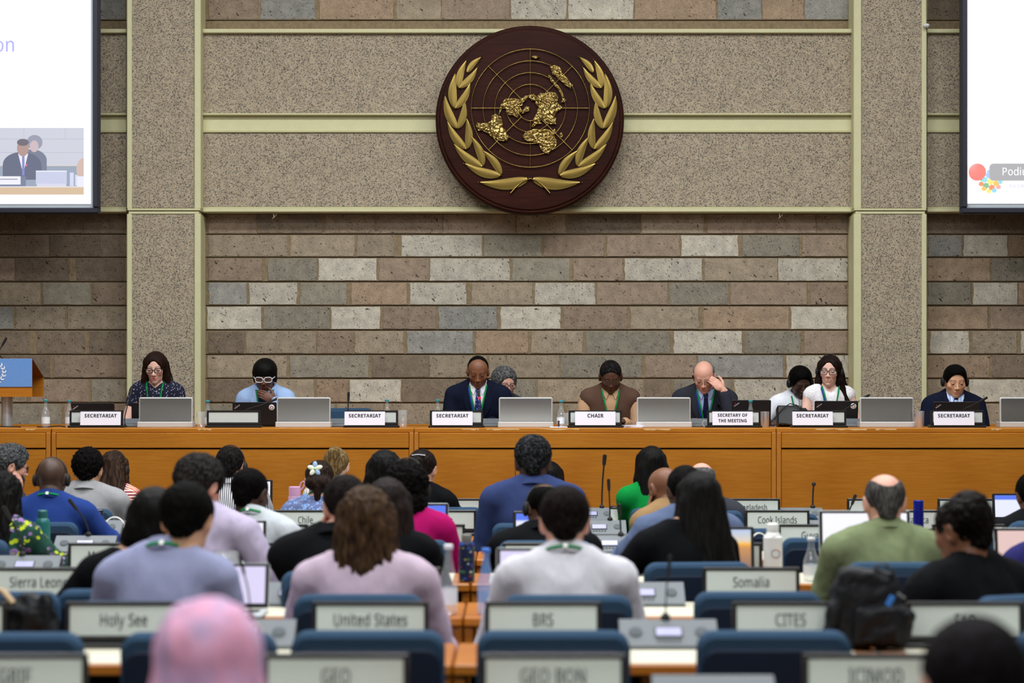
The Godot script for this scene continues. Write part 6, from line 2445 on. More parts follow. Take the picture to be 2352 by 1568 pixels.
func person(c: Dictionary) -> Node3D:
	var fine: bool = c.get("fine", false)
	var floor_y: float = c.get("floor", 0.0)
	var seat := floor_y + 0.445
	var away: bool = c.get("away", true)
	var lean := deg_to_rad(c.get("lean", 12.0))
	var nod := deg_to_rad(c.get("nod", 10.0))
	var turn := deg_to_rad(c.get("yaw", 0.0)) + (PI if away else 0.0)
	var d: float = c.d
	var top: float = at(0, c.top, d).y
	var hx: float = (c.x - 1176.0) * d / FOC
	var H: float = (top - seat - 0.1) / cos(lean) + 0.1 + 0.004
	var fwd := Vector3(sin(turn), 0, cos(turn))
	var root_at := Vector3(hx, seat, -d) - fwd * sin(lean) * (H - 0.20) - Vector3(fwd.z, 0, -fwd.x) * float(c.get("sx", 0.0))
	var o := thing("person", c.label, "person", root_at, turn, c.get("group", "delegates seated in the hall"))
	var L := Transform3D(Basis.IDENTITY, Vector3(0, 0.1, 0)) * Transform3D(Basis(Vector3.RIGHT, lean), Vector3.ZERO) * Transform3D(Basis.IDENTITY, Vector3(0, -0.1, 0))
	var Li := L.affine_inverse()
	var sw: float = c.get("sw", 0.185)
	var girth: float = c.get("girth", 1.0)
	# joints in the torso's own space
	var sx: float = c.get("sx", 0.0)
	var piv := Vector3(sx, H - 0.215, -0.008)
	var hb := Basis.from_euler(Vector3(nod - lean, deg_to_rad(c.get("hyaw", 0.0)), deg_to_rad(c.get("roll", 0.0))))
	var hs: float = c.get("hs", 1.0)
	var T := L * Transform3D(hb * Basis.from_scale(Vector3.ONE * hs), piv + hb * Vector3(0, 0.1, 0.02))
	var tint := SkinTint.new()
	tint.skin = c.skin
	tint.lips = c.get("lips", Color(c.skin.r * 0.75, c.skin.g * 0.48, c.skin.b * 0.5))
	tint.brow = c.get("brow", Color(0.02, 0.016, 0.013))
	tint.stubble = c.get("stubble", 0.0)
	tint.brows = 0.75 if fine else 0.5
	var sh := {}
	var el := {}
	var wr := {}
	var tg := {}
	for s in [-1.0, 1.0]:
		var g: Array = limb_target(c, "left" if s > 0 else "right", s, H)
		if c.get("left" if s > 0 else "right", "") is String and c.get("left" if s > 0 else "right", "") == "cheek":
			# the hand lies along the jaw
			g = [T * Vector3(s * 0.092, -0.155, 0.05), T.basis * Vector3(-s * 0.12, 1.0, -0.12), T.basis * Vector3(s * 0.9, 0.1, 0.45), 0.45, Vector3(s * 0.35, -1.0, 0.35), 1.0 if s > 0 else -1.0]
		tg[s] = g
		sh[s] = Vector3(s * sw, H - 0.312, -0.01)
		wr[s] = Li * (g[0] as Vector3)
		var dv: Vector3 = wr[s] - sh[s]
		if dv.length() > ARM_U + ARM_F - 0.01:
			wr[s] = sh[s] + dv.normalized() * (ARM_U + ARM_F - 0.01)
		el[s] = bend(sh[s], wr[s], g[4])
	# ---- the body: one mesh of skin from trunk to finger tips
	var body := MB.new()
	var cell := 0.013
	var lo := Vector3(-0.36, -0.03, -0.22)
	var hi := Vector3(0.36, H - 0.08, 0.24)
	for s in [-1.0, 1.0]:
		lo = lo.min(el[s] - Vector3.ONE * 0.1).min(wr[s] - Vector3.ONE * 0.08)
		hi = hi.max(el[s] + Vector3.ONE * 0.1).max(wr[s] + Vector3.ONE * 0.08)
	var f := Field.new(lo, hi, cell)
	trunk(f, H, sw, girth, -0.006)
	f.cap(Vector3(0, H - 0.27, -0.02), piv + hb * Vector3(0, 0.04, -0.012), 0.056, 0.052, 0.03)
	for s in [-1.0, 1.0]:
		f.cap(sh[s], el[s], 0.049 * c.get("arm", 1.0), 0.040, 0.03)
		f.cap(el[s], wr[s], 0.040, 0.027, 0.01)
	f.mesh(body, L, null, 0.0, Vector3.ONE, tint)
	head_mesh(body, T, 0.0032 if fine else 0.0058, c, tint)
	for s in [-1.0, 1.0]:
		var g: Array = tg[s]
		var fx: Vector3 = (g[1] as Vector3).normalized()
		var fy: Vector3 = g[2]
		fy = (fy - fx * fy.dot(fx)).normalized()
		# thumb towards the middle of the body for a palm-down hand
		var fz := fx.cross(fy)
		var want := -1.0 if s > 0 else 1.0
		var sgn := 1.0
		if fx.cross(fy).dot(Vector3(want, 0, 0)) < 0.0 and g.size() < 6:
			sgn = -1.0
		if g.size() >= 6:
			sgn = g[5]
		hand(body, Transform3D(Basis(fx, fy, fz * sgn), L * wr[s]), 0.0032 if c.get("hands", false) else 0.0055, g[3], g[6] if g.size() > 6 else 0.06, tint, c.get("hand_scale", 0.95))
	part("body", body, skin_mat, o)
	# ---- clothes
	var style: String = c.get("style", "shirt")
	var g := 0.009 if style != "jacket" else 0.014
	if style == "vest":
		g = 0.016
	var cf := Field.new(lo, hi, 0.0105 if fine else 0.012)
	trunk(cf, H, sw, girth, g)
	for s in [-1.0, 1.0]:
		var cut: float = {"sleeveless": 0.0, "cap": 0.28, "vest": 0.0, "short": 0.8}.get(style, 1.0)
		var r0: float = 0.053 * c.get("arm", 1.0) + g
		if cut > 0.0:
			if cut < 1.0:
				cf.cap(sh[s], sh[s].lerp(el[s], cut), r0, lerpf(r0, 0.052, cut), 0.03)
			else:
				cf.cap(sh[s], el[s], r0, 0.044 + g, 0.03)
				var cuff: Vector3 = el[s].lerp(wr[s], c.get("cuff", 0.93))
				cf.cap(el[s], cuff, 0.044 + g, 0.031 + g, 0.02)
				cf.ell(el[s], Vector3.ONE * (0.047 + g), 0.02)
	# the neck opening
	var N := Vector3(0, H - 0.222, -0.012)
	var open: float = c.get("open", 0.0)
	cf.ell(N + Vector3(0, 0.035, 0.012), Vector3(0.064 + open, 0.055 + open * 0.8, 0.066 + open), 0.012, true)
	if open > 0.0:
		cf.cap(N + Vector3(0, 0.02, 0.05), N + Vector3(0, -0.03 - open, 0.12), 0.045, 0.02, 0.012, true)
	var cb := MB.new()
	cf.mesh(cb, L, noise(int(c.x), 1.0, FastNoiseLite.TYPE_SIMPLEX_SMOOTH, 3), c.get("crease", 0.006), Vector3(10, 4.5, 8))
	var nm: String = {"jacket": "jacket", "vest": "waistcoat", "sleeveless": "top", "cap": "blouse", "blouse": "blouse", "sweater": "sweater"}.get(style, "shirt")
	part(nm, cb, c.cloth, o)
	if style == "vest":
		# shirt sleeves under the waistcoat
		var sf := Field.new(lo, hi, 0.0105)
		for s in [-1.0, 1.0]:
			sf.cap(sh[s] * Vector3(0.94, 1, 1), el[s], 0.062, 0.055, 0.03)
			sf.cap(el[s], el[s].lerp(wr[s], 0.95), 0.055, 0.04, 0.02)
		var sb := MB.new()
		sf.mesh(sb, L, noise(5, 1.0), 0.005, Vector3(14, 7, 14))
		part("shirt_sleeves", sb, c.under, o)
	# ---- collar
	var collar = c.get("collar", null)
	if collar != null:
		var kb := MB.new()
		kb.xf = L * Transform3D(Basis(Vector3.RIGHT, 0.22), N + Vector3(0, 0.0, 0.002))
		var gap := 0.42 if not away else 0.3
		kb.lathe([Vector2(0.066, -0.035), Vector2(0.0625, 0.030), Vector2(0.065, 0.035), Vector2(0.069, 0.033), Vector2(0.080, -0.012), Vector2(0.078, -0.016), Vector2(0.066, 0.026)], 30, gap, TAU - gap)
		part("collar", kb, collar, o)
	if c.has("lapel"):
		var lb := MB.new()
		lb.xf = L * Transform3D(Basis(Vector3.RIGHT, 0.24), N + Vector3(0, -0.006, 0.0))
		lb.lathe([Vector2(0.070, -0.03), Vector2(0.071, 0.018), Vector2(0.075, 0.022), Vector2(0.096, -0.022), Vector2(0.094, -0.028)], 30, 0.9, TAU - 0.9)
		part("jacket_collar", lb, c.lapel, o)
	if not away and c.has("shirt"):
		var depth_y: float = N.y - c.get("vee", 0.26)
		var vb := MB.new()
		var rows := []
		for i in 11:
			var t := i / 10.0
			var w := lerpf(0.066, 0.010, t)
			var line := []
			for k in 7:
				line.append(Vector2(lerpf(-w, w, k / 6.0), lerpf(N.y + 0.006, depth_y, t)))
			rows.append(line)
		drape(vb, cf, L, rows, 0.004)
		part("shirt_front", vb, c.shirt, o)
		if c.has("tie"):
			var tb := MB.new()
			drape(tb, cf, L, band_rows(Vector2(0, N.y - 0.012), Vector2(0, N.y - 0.046), 0.019, 0.013, 4, 3), 0.014)
			part("tie_knot", tb, c.tie, o)
			tb = MB.new()
			drape(tb, cf, L, band_rows(Vector2(0, N.y - 0.044), Vector2(0, depth_y - 0.01), 0.014, 0.036, 9, 5), 0.010)
			part("tie", tb, c.tie, o)
		if c.has("lapel"):
			for s in [-1.0, 1.0]:
				var lb := MB.new()
				var lr := []
				for i in 11:
					var t := i / 10.0
					var inner := lerpf(0.062, 0.006, t)
					var width := 0.012 + 0.055 * sin(PI * clampf(t * 0.8 + 0.18, 0, 1))
					if t < 0.28:
						width = 0.03 + 0.06 * t
					var line := []
					for k in 4:
						line.append(Vector2(s * (inner + width * k / 3.0), lerpf(N.y + 0.004, depth_y - 0.004, t)))
					lr.append(line)
				drape(lb, cf, L, lr, 0.0085)
				part("lapel", lb, c.lapel, o)
		if collar != null:
			for s in [-1.0, 1.0]:
				var kb := MB.new()
				drape(kb, cf, L, [[Vector2(s * 0.004, N.y + 0.010), Vector2(s * 0.03, N.y + 0.024), Vector2(s * 0.062, N.y + 0.032)], [Vector2(s * 0.012, N.y - 0.004), Vector2(s * 0.04, N.y + 0.002), Vector2(s * 0.066, N.y + 0.014)], [Vector2(s * 0.034, N.y - 0.052), Vector2(s * 0.046, N.y - 0.034), Vector2(s * 0.062, N.y - 0.008)]], 0.013)
				part("collar_point", kb, collar, o)
	if c.has("lanyard"):
		var lm: Material = c.lanyard
		if away:
			var rb := MB.new()
			rb.xf = L * Transform3D(Basis(Vector3.RIGHT, 0.30), N + Vector3(0, -0.004, -0.002))
			var rr := 0.0815 if collar != null else 0.072
			var off := 0.0 if collar != null else 0.012
			rb.lathe([Vector2(rr + 0.001, off - 0.005), Vector2(rr - 0.001, off + 0.005), Vector2(rr - 0.003, off + 0.005), Vector2(rr - 0.001, off - 0.005)], 30, 1.15, TAU - 1.15)
			part("lanyard", rb, lm, o)
			rb = MB.new()
			rb.xf = L * Transform3D(Basis(Vector3.RIGHT, 0.30), N + Vector3(0, -0.004, -0.002))
			rb.lathe([Vector2(rr + 0.003, off - 0.0085), Vector2(rr + 0.001, off + 0.0085), Vector2(rr - 0.004, off + 0.0085)], 6, PI - 0.09, PI + 0.09)
			part("lanyard_clip", rb, mats["phones_white"], o)
		else:
			for s in [-1.0, 1.0]:
				var rb := MB.new()
				drape(rb, cf, L, band_rows(Vector2(s * 0.066, N.y + 0.012), Vector2(s * c.get("lan_x", 0.006), N.y - 0.25), 0.0055, 0.0055, 12, 3), 0.018)
				part("lanyard", rb, lm, o)
			if c.has("lanyard_two"):
				var rb := MB.new()
				drape(rb, cf, L, band_rows(Vector2(-0.071, N.y - 0.004), Vector2(-0.022, N.y - 0.25), 0.005, 0.005, 12, 3), 0.017)
				part("lanyard", rb, c.lanyard_two, o)
	# ---- legs
	var legs := MB.new()
	for s in [-1.0, 1.0]:
		legs.tube(PackedVector3Array([Vector3(s * 0.085, 0.07, -0.03), Vector3(s * 0.09, 0.075, 0.1), Vector3(s * 0.11, 0.085, 0.40), Vector3(s * 0.11, 0.05, 0.445), Vector3(s * 0.11, -0.13, 0.425), Vector3(s * 0.11, -0.375, 0.40)]), PackedFloat32Array([0.09, 0.085, 0.063, 0.062, 0.055, 0.04]), 12)
	part("trousers", legs, c.get("trousers", mats["black_soft"]), o)
	for s in [-1.0, 1.0]:
		var sb := MB.new()
		sb.ball(Vector3(s * 0.11, -0.385, 0.46), Vector3(0.042, 0.045, 0.125), 12)
		part("shoe", sb, mats["black_plastic"], o)
	# ---- head wear
	if c.has("hair"):
		hair_piece(o, T, 0.0045 if fine else 0.0065, c.hair)
	if fine:
		for s in [-1.0, 1.0]:
			var eb := MB.new()
			eb.xf = T
			eb.ball(Vector3(s * 0.031, -0.002, 0.0775), Vector3(0.0125, 0.0105, 0.0125), 14)
			var eye := part("eye", eb, matte("eye_white", rgb8(205, 198, 190), 0.25), o)
			eb = MB.new()
			eb.xf = T
			eb.ball(Vector3(s * 0.031, -0.0045, 0.0855), Vector3(0.0058, 0.0058, 0.005), 12)
			part("iris", eb, matte("iris_dark", rgb8(38, 26, 20), 0.2), eye)
			eb = MB.new()
			eb.xf = T
			eb.tube(PackedVector3Array([Vector3(s * 0.0175, -0.003, 0.086), Vector3(s * 0.025, -0.0022, 0.0905), Vector3(s * 0.033, -0.0022, 0.0905), Vector3(s * 0.043, -0.003, 0.086), Vector3(s * 0.048, -0.001, 0.081)]), PackedFloat32Array([0.0008, 0.0015, 0.0018, 0.0014, 0.0006]), 5)
			part("eyelashes", eb, mats["black_soft"], eye)
	if c.get("phones", false):
		headphones(o, T, c.get("phones_lift", 0.0))
	if c.has("specs"):
		spectacles(o, T, c.specs, c.get("specs_w", 0.027), c.get("specs_h", 0.019), c.get("specs_t", 0.0022))
	if c.has("extra"):
		c.extra.call(o, L, T, cf, N, H)
	if c.get("chair", true):
		var back := 0.0
		chair("blue chair under the " + c.seat_of, Vector3(root_at.x, floor_y, root_at.z) - fwd * 0.02, turn + PI)
	return o

# ------------------------------------------------------------------ who sits where
func people_materials() -> void:
	skin_mat = matte("skin", Color.WHITE, 0.5, 0.0, 0.45)
	skin_mat.vertex_color_use_as_albedo = true
	skin_mat.subsurf_scatter_enabled = true
	skin_mat.subsurf_scatter_strength = 0.06
	hair_mat = matte("hair", Color(0.8, 0.8, 0.8), 0.55, 0.0, 0.22)
	hair_mat.vertex_color_use_as_albedo = true
	wrap_tex(hair_mat, hair_tex(3, 40.0, 1.2), Vector3(7, 3.5, 7), false)
	hair_mat.heightmap_enabled = true
	hair_mat.heightmap_texture = hair_mat.albedo_texture
	hair_mat.heightmap_scale = 0.16
	fuzz_mat = matte("hair_short", Color(0.8, 0.8, 0.8), 0.7, 0.0, 0.15)
	fuzz_mat.vertex_color_use_as_albedo = true
	wrap_tex(fuzz_mat, hair_tex(5, 9.0, 3.0), Vector3(7, 7, 7), false)
	fuzz_mat.heightmap_enabled = true
	fuzz_mat.heightmap_texture = fuzz_mat.albedo_texture
	fuzz_mat.heightmap_scale = 0.15
	cloth("navy_suit", rgb8(20, 26, 46))
	cloth("charcoal_suit", rgb8(48, 50, 60))
	cloth("black_suit", rgb8(15, 16, 19))
	cloth("black_knit", rgb8(13, 14, 17))
	cloth("white_shirt", rgb8(226, 228, 236))
	cloth("blue_shirt", rgb8(164, 178, 222))
	cloth("light_blue_suit", rgb8(168, 196, 238))
	cloth("waistcoat_brown", rgb8(96, 72, 60))
	cloth("kurta_beige", rgb8(198, 160, 126))
	cloth("tie_navy", rgb8(22, 26, 58), 0.5)
	printed("tie_dots", dots_tex(rgb8(24, 30, 84), [[rgb8(120, 136, 200), 7, 8]], 3, 60), Vector3(9, 9, 9), 0.5)
	cloth("lanyard_green", rgb8(16, 134, 72), 0.6)
	cloth("lanyard_blue", rgb8(34, 58, 150), 0.6)
	printed("polka", dots_tex(rgb8(26, 28, 48), [[rgb8(214, 214, 224), 3.2, 4.2]], 8, 80), Vector3(5, 5, 5))
	printed("shirt_pin", stripes_tex(128, [[0.3, rgb8(150, 172, 218)], [0.2, rgb8(206, 216, 238)], [0.3, rgb8(150, 172, 218)], [0.2, rgb8(206, 216, 238)]]), Vector3(18, 18, 18))
	printed("lace", dots_tex(rgb8(226, 224, 226), [[rgb8(190, 186, 192), 3, 6], [rgb8(242, 240, 242), 4, 8]], 13, 220), Vector3(7, 7, 7))
	printed("streaked_white", dots_tex(rgb8(226, 228, 234), [[rgb8(90, 92, 100), 1.0, 2.0]], 23, 60), Vector3(5, 5, 5))
	cloth("royal_blue", rgb8(40, 66, 136))
	cloth("pale_grey", rgb8(164, 164, 166))
	var bold := Image.create_empty(256, 256, false, Image.FORMAT_RGB8)
	bold.fill(rgb8(122, 28, 48))
	bold.fill_rect(Rect2i(0, 30, 150, 70), rgb8(226, 92, 44))
	bold.fill_rect(Rect2i(120, 150, 136, 80), rgb8(222, 84, 40))
	for k in 16:
		bold.fill_rect(Rect2i(96, k * 16, 66, 8), rgb8(226, 206, 196))
	disc(bold, 40, 180, 30, 24, rgb8(30, 110, 116), true)
	disc(bold, 200, 60, 24, 20, rgb8(36, 60, 150), true)
	disc(bold, 210, 200, 20, 16, rgb8(30, 110, 116), true)
	printed("bold_print", ImageTexture.create_from_image(bold), Vector3(3.2, 3.2, 3.2))
	cloth("lavender", rgb8(198, 186, 212))
	printed("striped_shirt", stripes_tex(128, [[0.25, rgb8(28, 28, 36)], [0.25, rgb8(224, 224, 228)], [0.25, rgb8(28, 28, 36)], [0.25, rgb8(224, 224, 228)]]), Vector3(42, 42, 42))
	printed("blue_floral", dots_tex(rgb8(96, 108, 150), [[rgb8(120, 160, 214), 9, 17], [rgb8(170, 178, 206), 4, 8], [rgb8(70, 74, 110), 4, 9], [rgb8(150, 128, 120), 2, 4], [rgb8(190, 206, 236), 3, 6]], 17, 150), Vector3(6, 6, 6))
	printed("white_striped", stripes_tex(128, [[0.4, rgb8(224, 222, 222)], [0.1, rgb8(110, 108, 112)], [0.4, rgb8(224, 222, 222)], [0.1, rgb8(110, 108, 112)]]), Vector3(24, 24, 24))
	cloth("magenta", rgb8(186, 18, 104))
	cloth("pink_shirt", rgb8(212, 190, 208))
	cloth("suit_blue", rgb8(58, 72, 118))
	cloth("green_sweater", rgb8(10, 142, 62))
	cloth("tan_jacket", rgb8(160, 128, 88))
	cloth("dark_grey", rgb8(64, 66, 74))
	cloth("grey_blue_suit", rgb8(98, 112, 144))
	cloth("sage_shirt", rgb8(132, 144, 106))
	cloth("violet_navy", rgb8(46, 44, 104))
	cloth("dark_sweater", rgb8(22, 22, 25))
	cloth("lilac_grey", rgb8(158, 162, 196))
	printed("jungle_print", dots_tex(rgb8(26, 66, 54), [[rgb8(196, 214, 40), 6, 13], [rgb8(150, 110, 170), 8, 16], [rgb8(24, 54, 46), 6, 14], [rgb8(176, 140, 190), 4, 8], [rgb8(206, 220, 50), 3, 7]], 29, 120), Vector3(3.6, 3.6, 3.6))

const PALE := Color(0.60, 0.36, 0.27)
func tone(k: String) -> Color:
	return {"pale": lin(222, 178, 160), "rosy": lin(212, 158, 138), "olive": lin(196, 146, 116), "asian": lin(206, 158, 124), "brown": lin(122, 80, 58), "deep": lin(82, 54, 42), "dark": lin(72, 50, 41), "umber": lin(100, 66, 50)}[k]

func blk(v := 14) -> Color:
	return lin(v + 6, v + 3, v + 2)

func build_podium_people() -> void:
	people_materials()
	var gp := "speakers seated along the podium"
	var black: Material = mats["black_plastic"]
	var gold := matte("gold", rgb8(190, 150, 70), 0.3, 1.0)
	person({"label": "woman with long brown hair, dark glasses and a navy polka-dot blouse", "seat_of": "woman in the navy polka-dot blouse", "fine": true, "away": false, "floor": STAGE, "group": gp, "x": 358.0, "top": 811.0, "d": 16.45, "lean": 10.0, "nod": 12.0, "skin": tone("pale"), "lips": lin(190, 70, 90), "brow": lin(60, 38, 30), "sw": 0.158, "style": "cap", "arm": 0.9, "cloth": mats["polka"], "open": 0.012,
		"left": "near", "right": "desk", "jaw": 0.84, "wide": 0.93, "specs": black, "specs_h": 0.018, "specs_t": 0.0028, "lanyard": mats["lanyard_green"], "lan_x": 0.02, "hair": {"style": "long", "a": lin(44, 27, 20), "b": lin(78, 50, 38), "len": 0.26, "flare": 0.03, "fore": 0.03, "parted": 1, "amp": 0.004, "strands": 46}})
	person({"label": "woman with a black bob, white glasses and light blue jacket, hand to chin", "seat_of": "woman in the light blue jacket", "fine": true, "away": false, "floor": STAGE, "group": gp, "x": 609.0, "top": 830.0, "d": 16.5, "lean": 16.0, "nod": 17.0, "skin": tone("umber"), "sw": 0.165, "style": "jacket", "cloth": mats["light_blue_suit"], "lapel": mats["light_blue_suit"], "shirt": cloth("navy_top", rgb8(30, 44, 70)), "vee": 0.2, "hands": true,
		"left": [Vector3(0.085, 0.505, 0.275), Vector3(-0.88, 0.42, 0.1), Vector3(0.15, 0.15, 1.0), 0.55, Vector3(0.7, -1.0, 0.2), 1.0, 0.05], "right": "near", "specs": matte("specs_white", rgb8(226, 226, 228), 0.4), "specs_w": 0.029, "specs_h": 0.020, "specs_t": 0.0032, "lanyard": mats["lanyard_green"], "wide": 0.95, "jaw": 0.92, "hair": {"style": "helmet", "a": blk(10), "b": blk(26), "t": 0.010},
		"extra": func(o: Node3D, L: Transform3D, T: Transform3D, _f: Field, _n: Vector3, _h: float) -> void:
			var b := MB.new()
			for s in [-1.0, 1.0]:
				b.ball(T * Vector3(s * 0.083, -0.045, -0.002), Vector3(0.006, 0.012, 0.006), 10)
			part("earring", b, gold, o)
			b = MB.new()
			b.tube(PackedVector3Array([Vector3(0.098, 0.492, 0.272), Vector3(0.125, 0.462, 0.265)]), PackedFloat32Array([0.034]), 18, false, 0.85)
			part("patterned_cuff", b, printed("cuff_print", dots_tex(rgb8(214, 110, 84), [[rgb8(240, 230, 226), 10, 24]], 31, 30), Vector3(8, 8, 8)), o)})
	person({"label": "man in navy suit, white shirt and dotted tie speaking with head bowed", "seat_of": "speaker in the navy suit", "fine": true, "away": false, "floor": STAGE, "group": gp, "x": 1098.0, "top": 820.0, "d": 16.45, "lean": 14.0, "nod": 20.0, "skin": tone("brown"), "stubble": 0.5, "sw": 0.192, "style": "jacket", "cloth": mats["navy_suit"], "lapel": mats["navy_suit"], "shirt": mats["white_shirt"], "collar": mats["white_shirt"], "tie": mats["tie_dots"], "lanyard": mats["lanyard_green"], "lanyard_two": mats["lanyard_blue"], "left": "near", "right": "near", "hair": {"style": "buzz", "a": blk(14), "b": blk(34), "t": 0.003}})
	person({"label": "person with wavy grey hair and glasses half hidden behind the navy suit", "seat_of": "grey-haired person behind the speaker", "fine": true, "away": false, "floor": STAGE, "group": gp, "x": 1158.0, "top": 847.0, "d": 17.05, "lean": 10.0, "nod": 12.0, "yaw": 20.0, "skin": tone("rosy"), "brow": lin(120, 116, 112), "sw": 0.165, "style": "sweater", "cloth": mats["dark_grey"], "left": "lap", "right": "lap", "specs": black, "hair": {"style": "curly", "a": lin(92, 92, 92), "b": lin(170, 170, 170), "bulk": 0.98}})
	person({"label": "man in a brown waistcoat and beige shirt looking down, wire glasses", "seat_of": "man in the brown waistcoat", "fine": true, "away": false, "floor": STAGE, "group": gp, "x": 1402.0, "top": 830.0, "d": 16.45, "lean": 14.0, "nod": 24.0, "skin": tone("deep"), "sw": 0.192, "girth": 1.12, "style": "vest", "cloth": mats["waistcoat_brown"], "under": mats["kurta_beige"], "shirt": mats["kurta_beige"], "collar": mats["kurta_beige"], "vee": 0.2, "left": "near", "right": "near", "specs": black, "specs_h": 0.016, "specs_t": 0.0016, "lanyard": mats["lanyard_green"], "wide": 1.06, "hair": {"style": "short", "a": blk(18), "b": blk(60), "t": 0.006}})
	person({"label": "balding man in charcoal suit resting his forehead on his hand", "seat_of": "balding man in the charcoal suit", "fine": true, "away": false, "floor": STAGE, "group": gp, "x": 1620.0, "top": 830.0, "d": 16.45, "lean": 18.0, "nod": 27.0, "hyaw": -8.0, "roll": 4.0, "skin": tone("rosy"), "brow": lin(150, 130, 118), "sw": 0.19, "style": "jacket", "cloth": mats["charcoal_suit"], "lapel": mats["charcoal_suit"], "shirt": mats["blue_shirt"], "collar": mats["blue_shirt"], "tie": mats["tie_navy"], "lanyard": mats["lanyard_green"], "lanyard_two": mats["lanyard_blue"], "hands": true, "cuff": 0.80,
		"left": [Vector3(0.125, 0.585, 0.325), Vector3(-0.72, 0.64, -0.1), Vector3(0.25, 0.25, 1.0), 0.32, Vector3(0.35, -1.0, 0.0), 1.0, 0.07], "right": "near", "specs": matte("wire", rgb8(120, 116, 110), 0.3, 0.8), "specs_h": 0.015, "specs_t": 0.0014, "hair": {"style": "bald", "a": lin(150, 146, 140), "b": lin(200, 196, 190), "t": 0.005, "bare": 0.076}, "extra": func(o: Node3D, L: Transform3D, T: Transform3D, _f: Field, _n: Vector3, _h: float) -> void:
			var b := MB.new()
			b.ball(T * Vector3(-0.08, 0.006, -0.004), Vector3(0.012, 0.02, 0.016), 12)
			part("earpiece", b, black, o)})
	person({"label": "dark-haired man with headphones in a white shirt, looking down", "seat_of": "man in white with headphones", "fine": true, "away": false, "floor": STAGE, "group": gp, "x": 1837.0, "top": 846.0, "d": 16.75, "lean": 20.0, "nod": 24.0, "hyaw": 8.0, "skin": tone("dark"), "sw": 0.18, "style": "shirt", "cloth": mats["streaked_white"], "collar": mats["white_shirt"], "left": "near", "right": "wide", "phones": true, "lanyard": mats["lanyard_green"], "hair": {"style": "short", "a": blk(10), "b": blk(24), "t": 0.012, "quiff": 0.014}})
	person({"label": "woman with very long dark hair, glasses, headphones and sleeveless white top", "seat_of": "woman in the sleeveless white top", "fine": true, "away": false, "floor": STAGE, "group": gp, "x": 1906.0, "top": 820.0, "d": 16.35, "lean": 8.0, "nod": 2.0, "hyaw": -14.0, "skin": tone("pale"), "brow": lin(50, 34, 28), "sw": 0.155, "arm": 0.88, "style": "sleeveless", "cloth": mats["lace"], "open": 0.012, "gaze": 1.0, "left": "near", "right": "near", "jaw": 0.82, "wide": 0.93, "phones": true, "specs": black, "specs_h": 0.022, "specs_w": 0.028, "specs_t": 0.0026, "lanyard": mats["lanyard_green"], "lanyard_two": mats["lanyard_blue"],
		"hair": {"style": "long", "a": lin(30, 18, 15), "b": lin(64, 42, 34), "len": 0.34, "flare": 0.02, "sway": 0.06, "side_-1": 0.5, "parted": 1, "amp": 0.004, "strands": 50}, "extra": func(o: Node3D, L: Transform3D, T: Transform3D, _f: Field, _n: Vector3, _h: float) -> void:
			for s in [-1.0, 1.0]:
				var b := MB.new()
				b.tube(PackedVector3Array([T * Vector3(s * 0.079, -0.035, 0.0), T * Vector3(s * 0.08, -0.085, 0.004)]), PackedFloat32Array([0.0016]), 5)
				var pts := PackedVector3Array()
				for k in 6:
					var a := TAU * k / 5.0
					pts.append(T * Vector3(s * 0.08 + sin(a) * 0.012, -0.1 + cos(a) * 0.015, 0.006))
				b.tube(pts, PackedFloat32Array([0.0018]), 5, false)
				part("earring", b, gold, o)})
	person({"label": "black-haired man with headphones in a dark suit at the podium's right", "seat_of": "man in the dark suit at the right", "fine": true, "away": false, "floor": STAGE, "group": gp, "x": 2193.0, "top": 843.0, "d": 16.45, "lean": 12.0, "nod": 12.0, "skin": tone("asian"), "sw": 0.182, "style": "jacket", "cloth": mats["navy_suit"], "lapel": mats["navy_suit"], "shirt": mats["shirt_pin"], "collar": mats["shirt_pin"], "wide": 1.05, "jaw": 0.98, "left": "near", "right": "near", "phones": true, "hair": {"style": "short", "a": blk(10), "b": blk(22), "t": 0.011, "quiff": 0.006}})

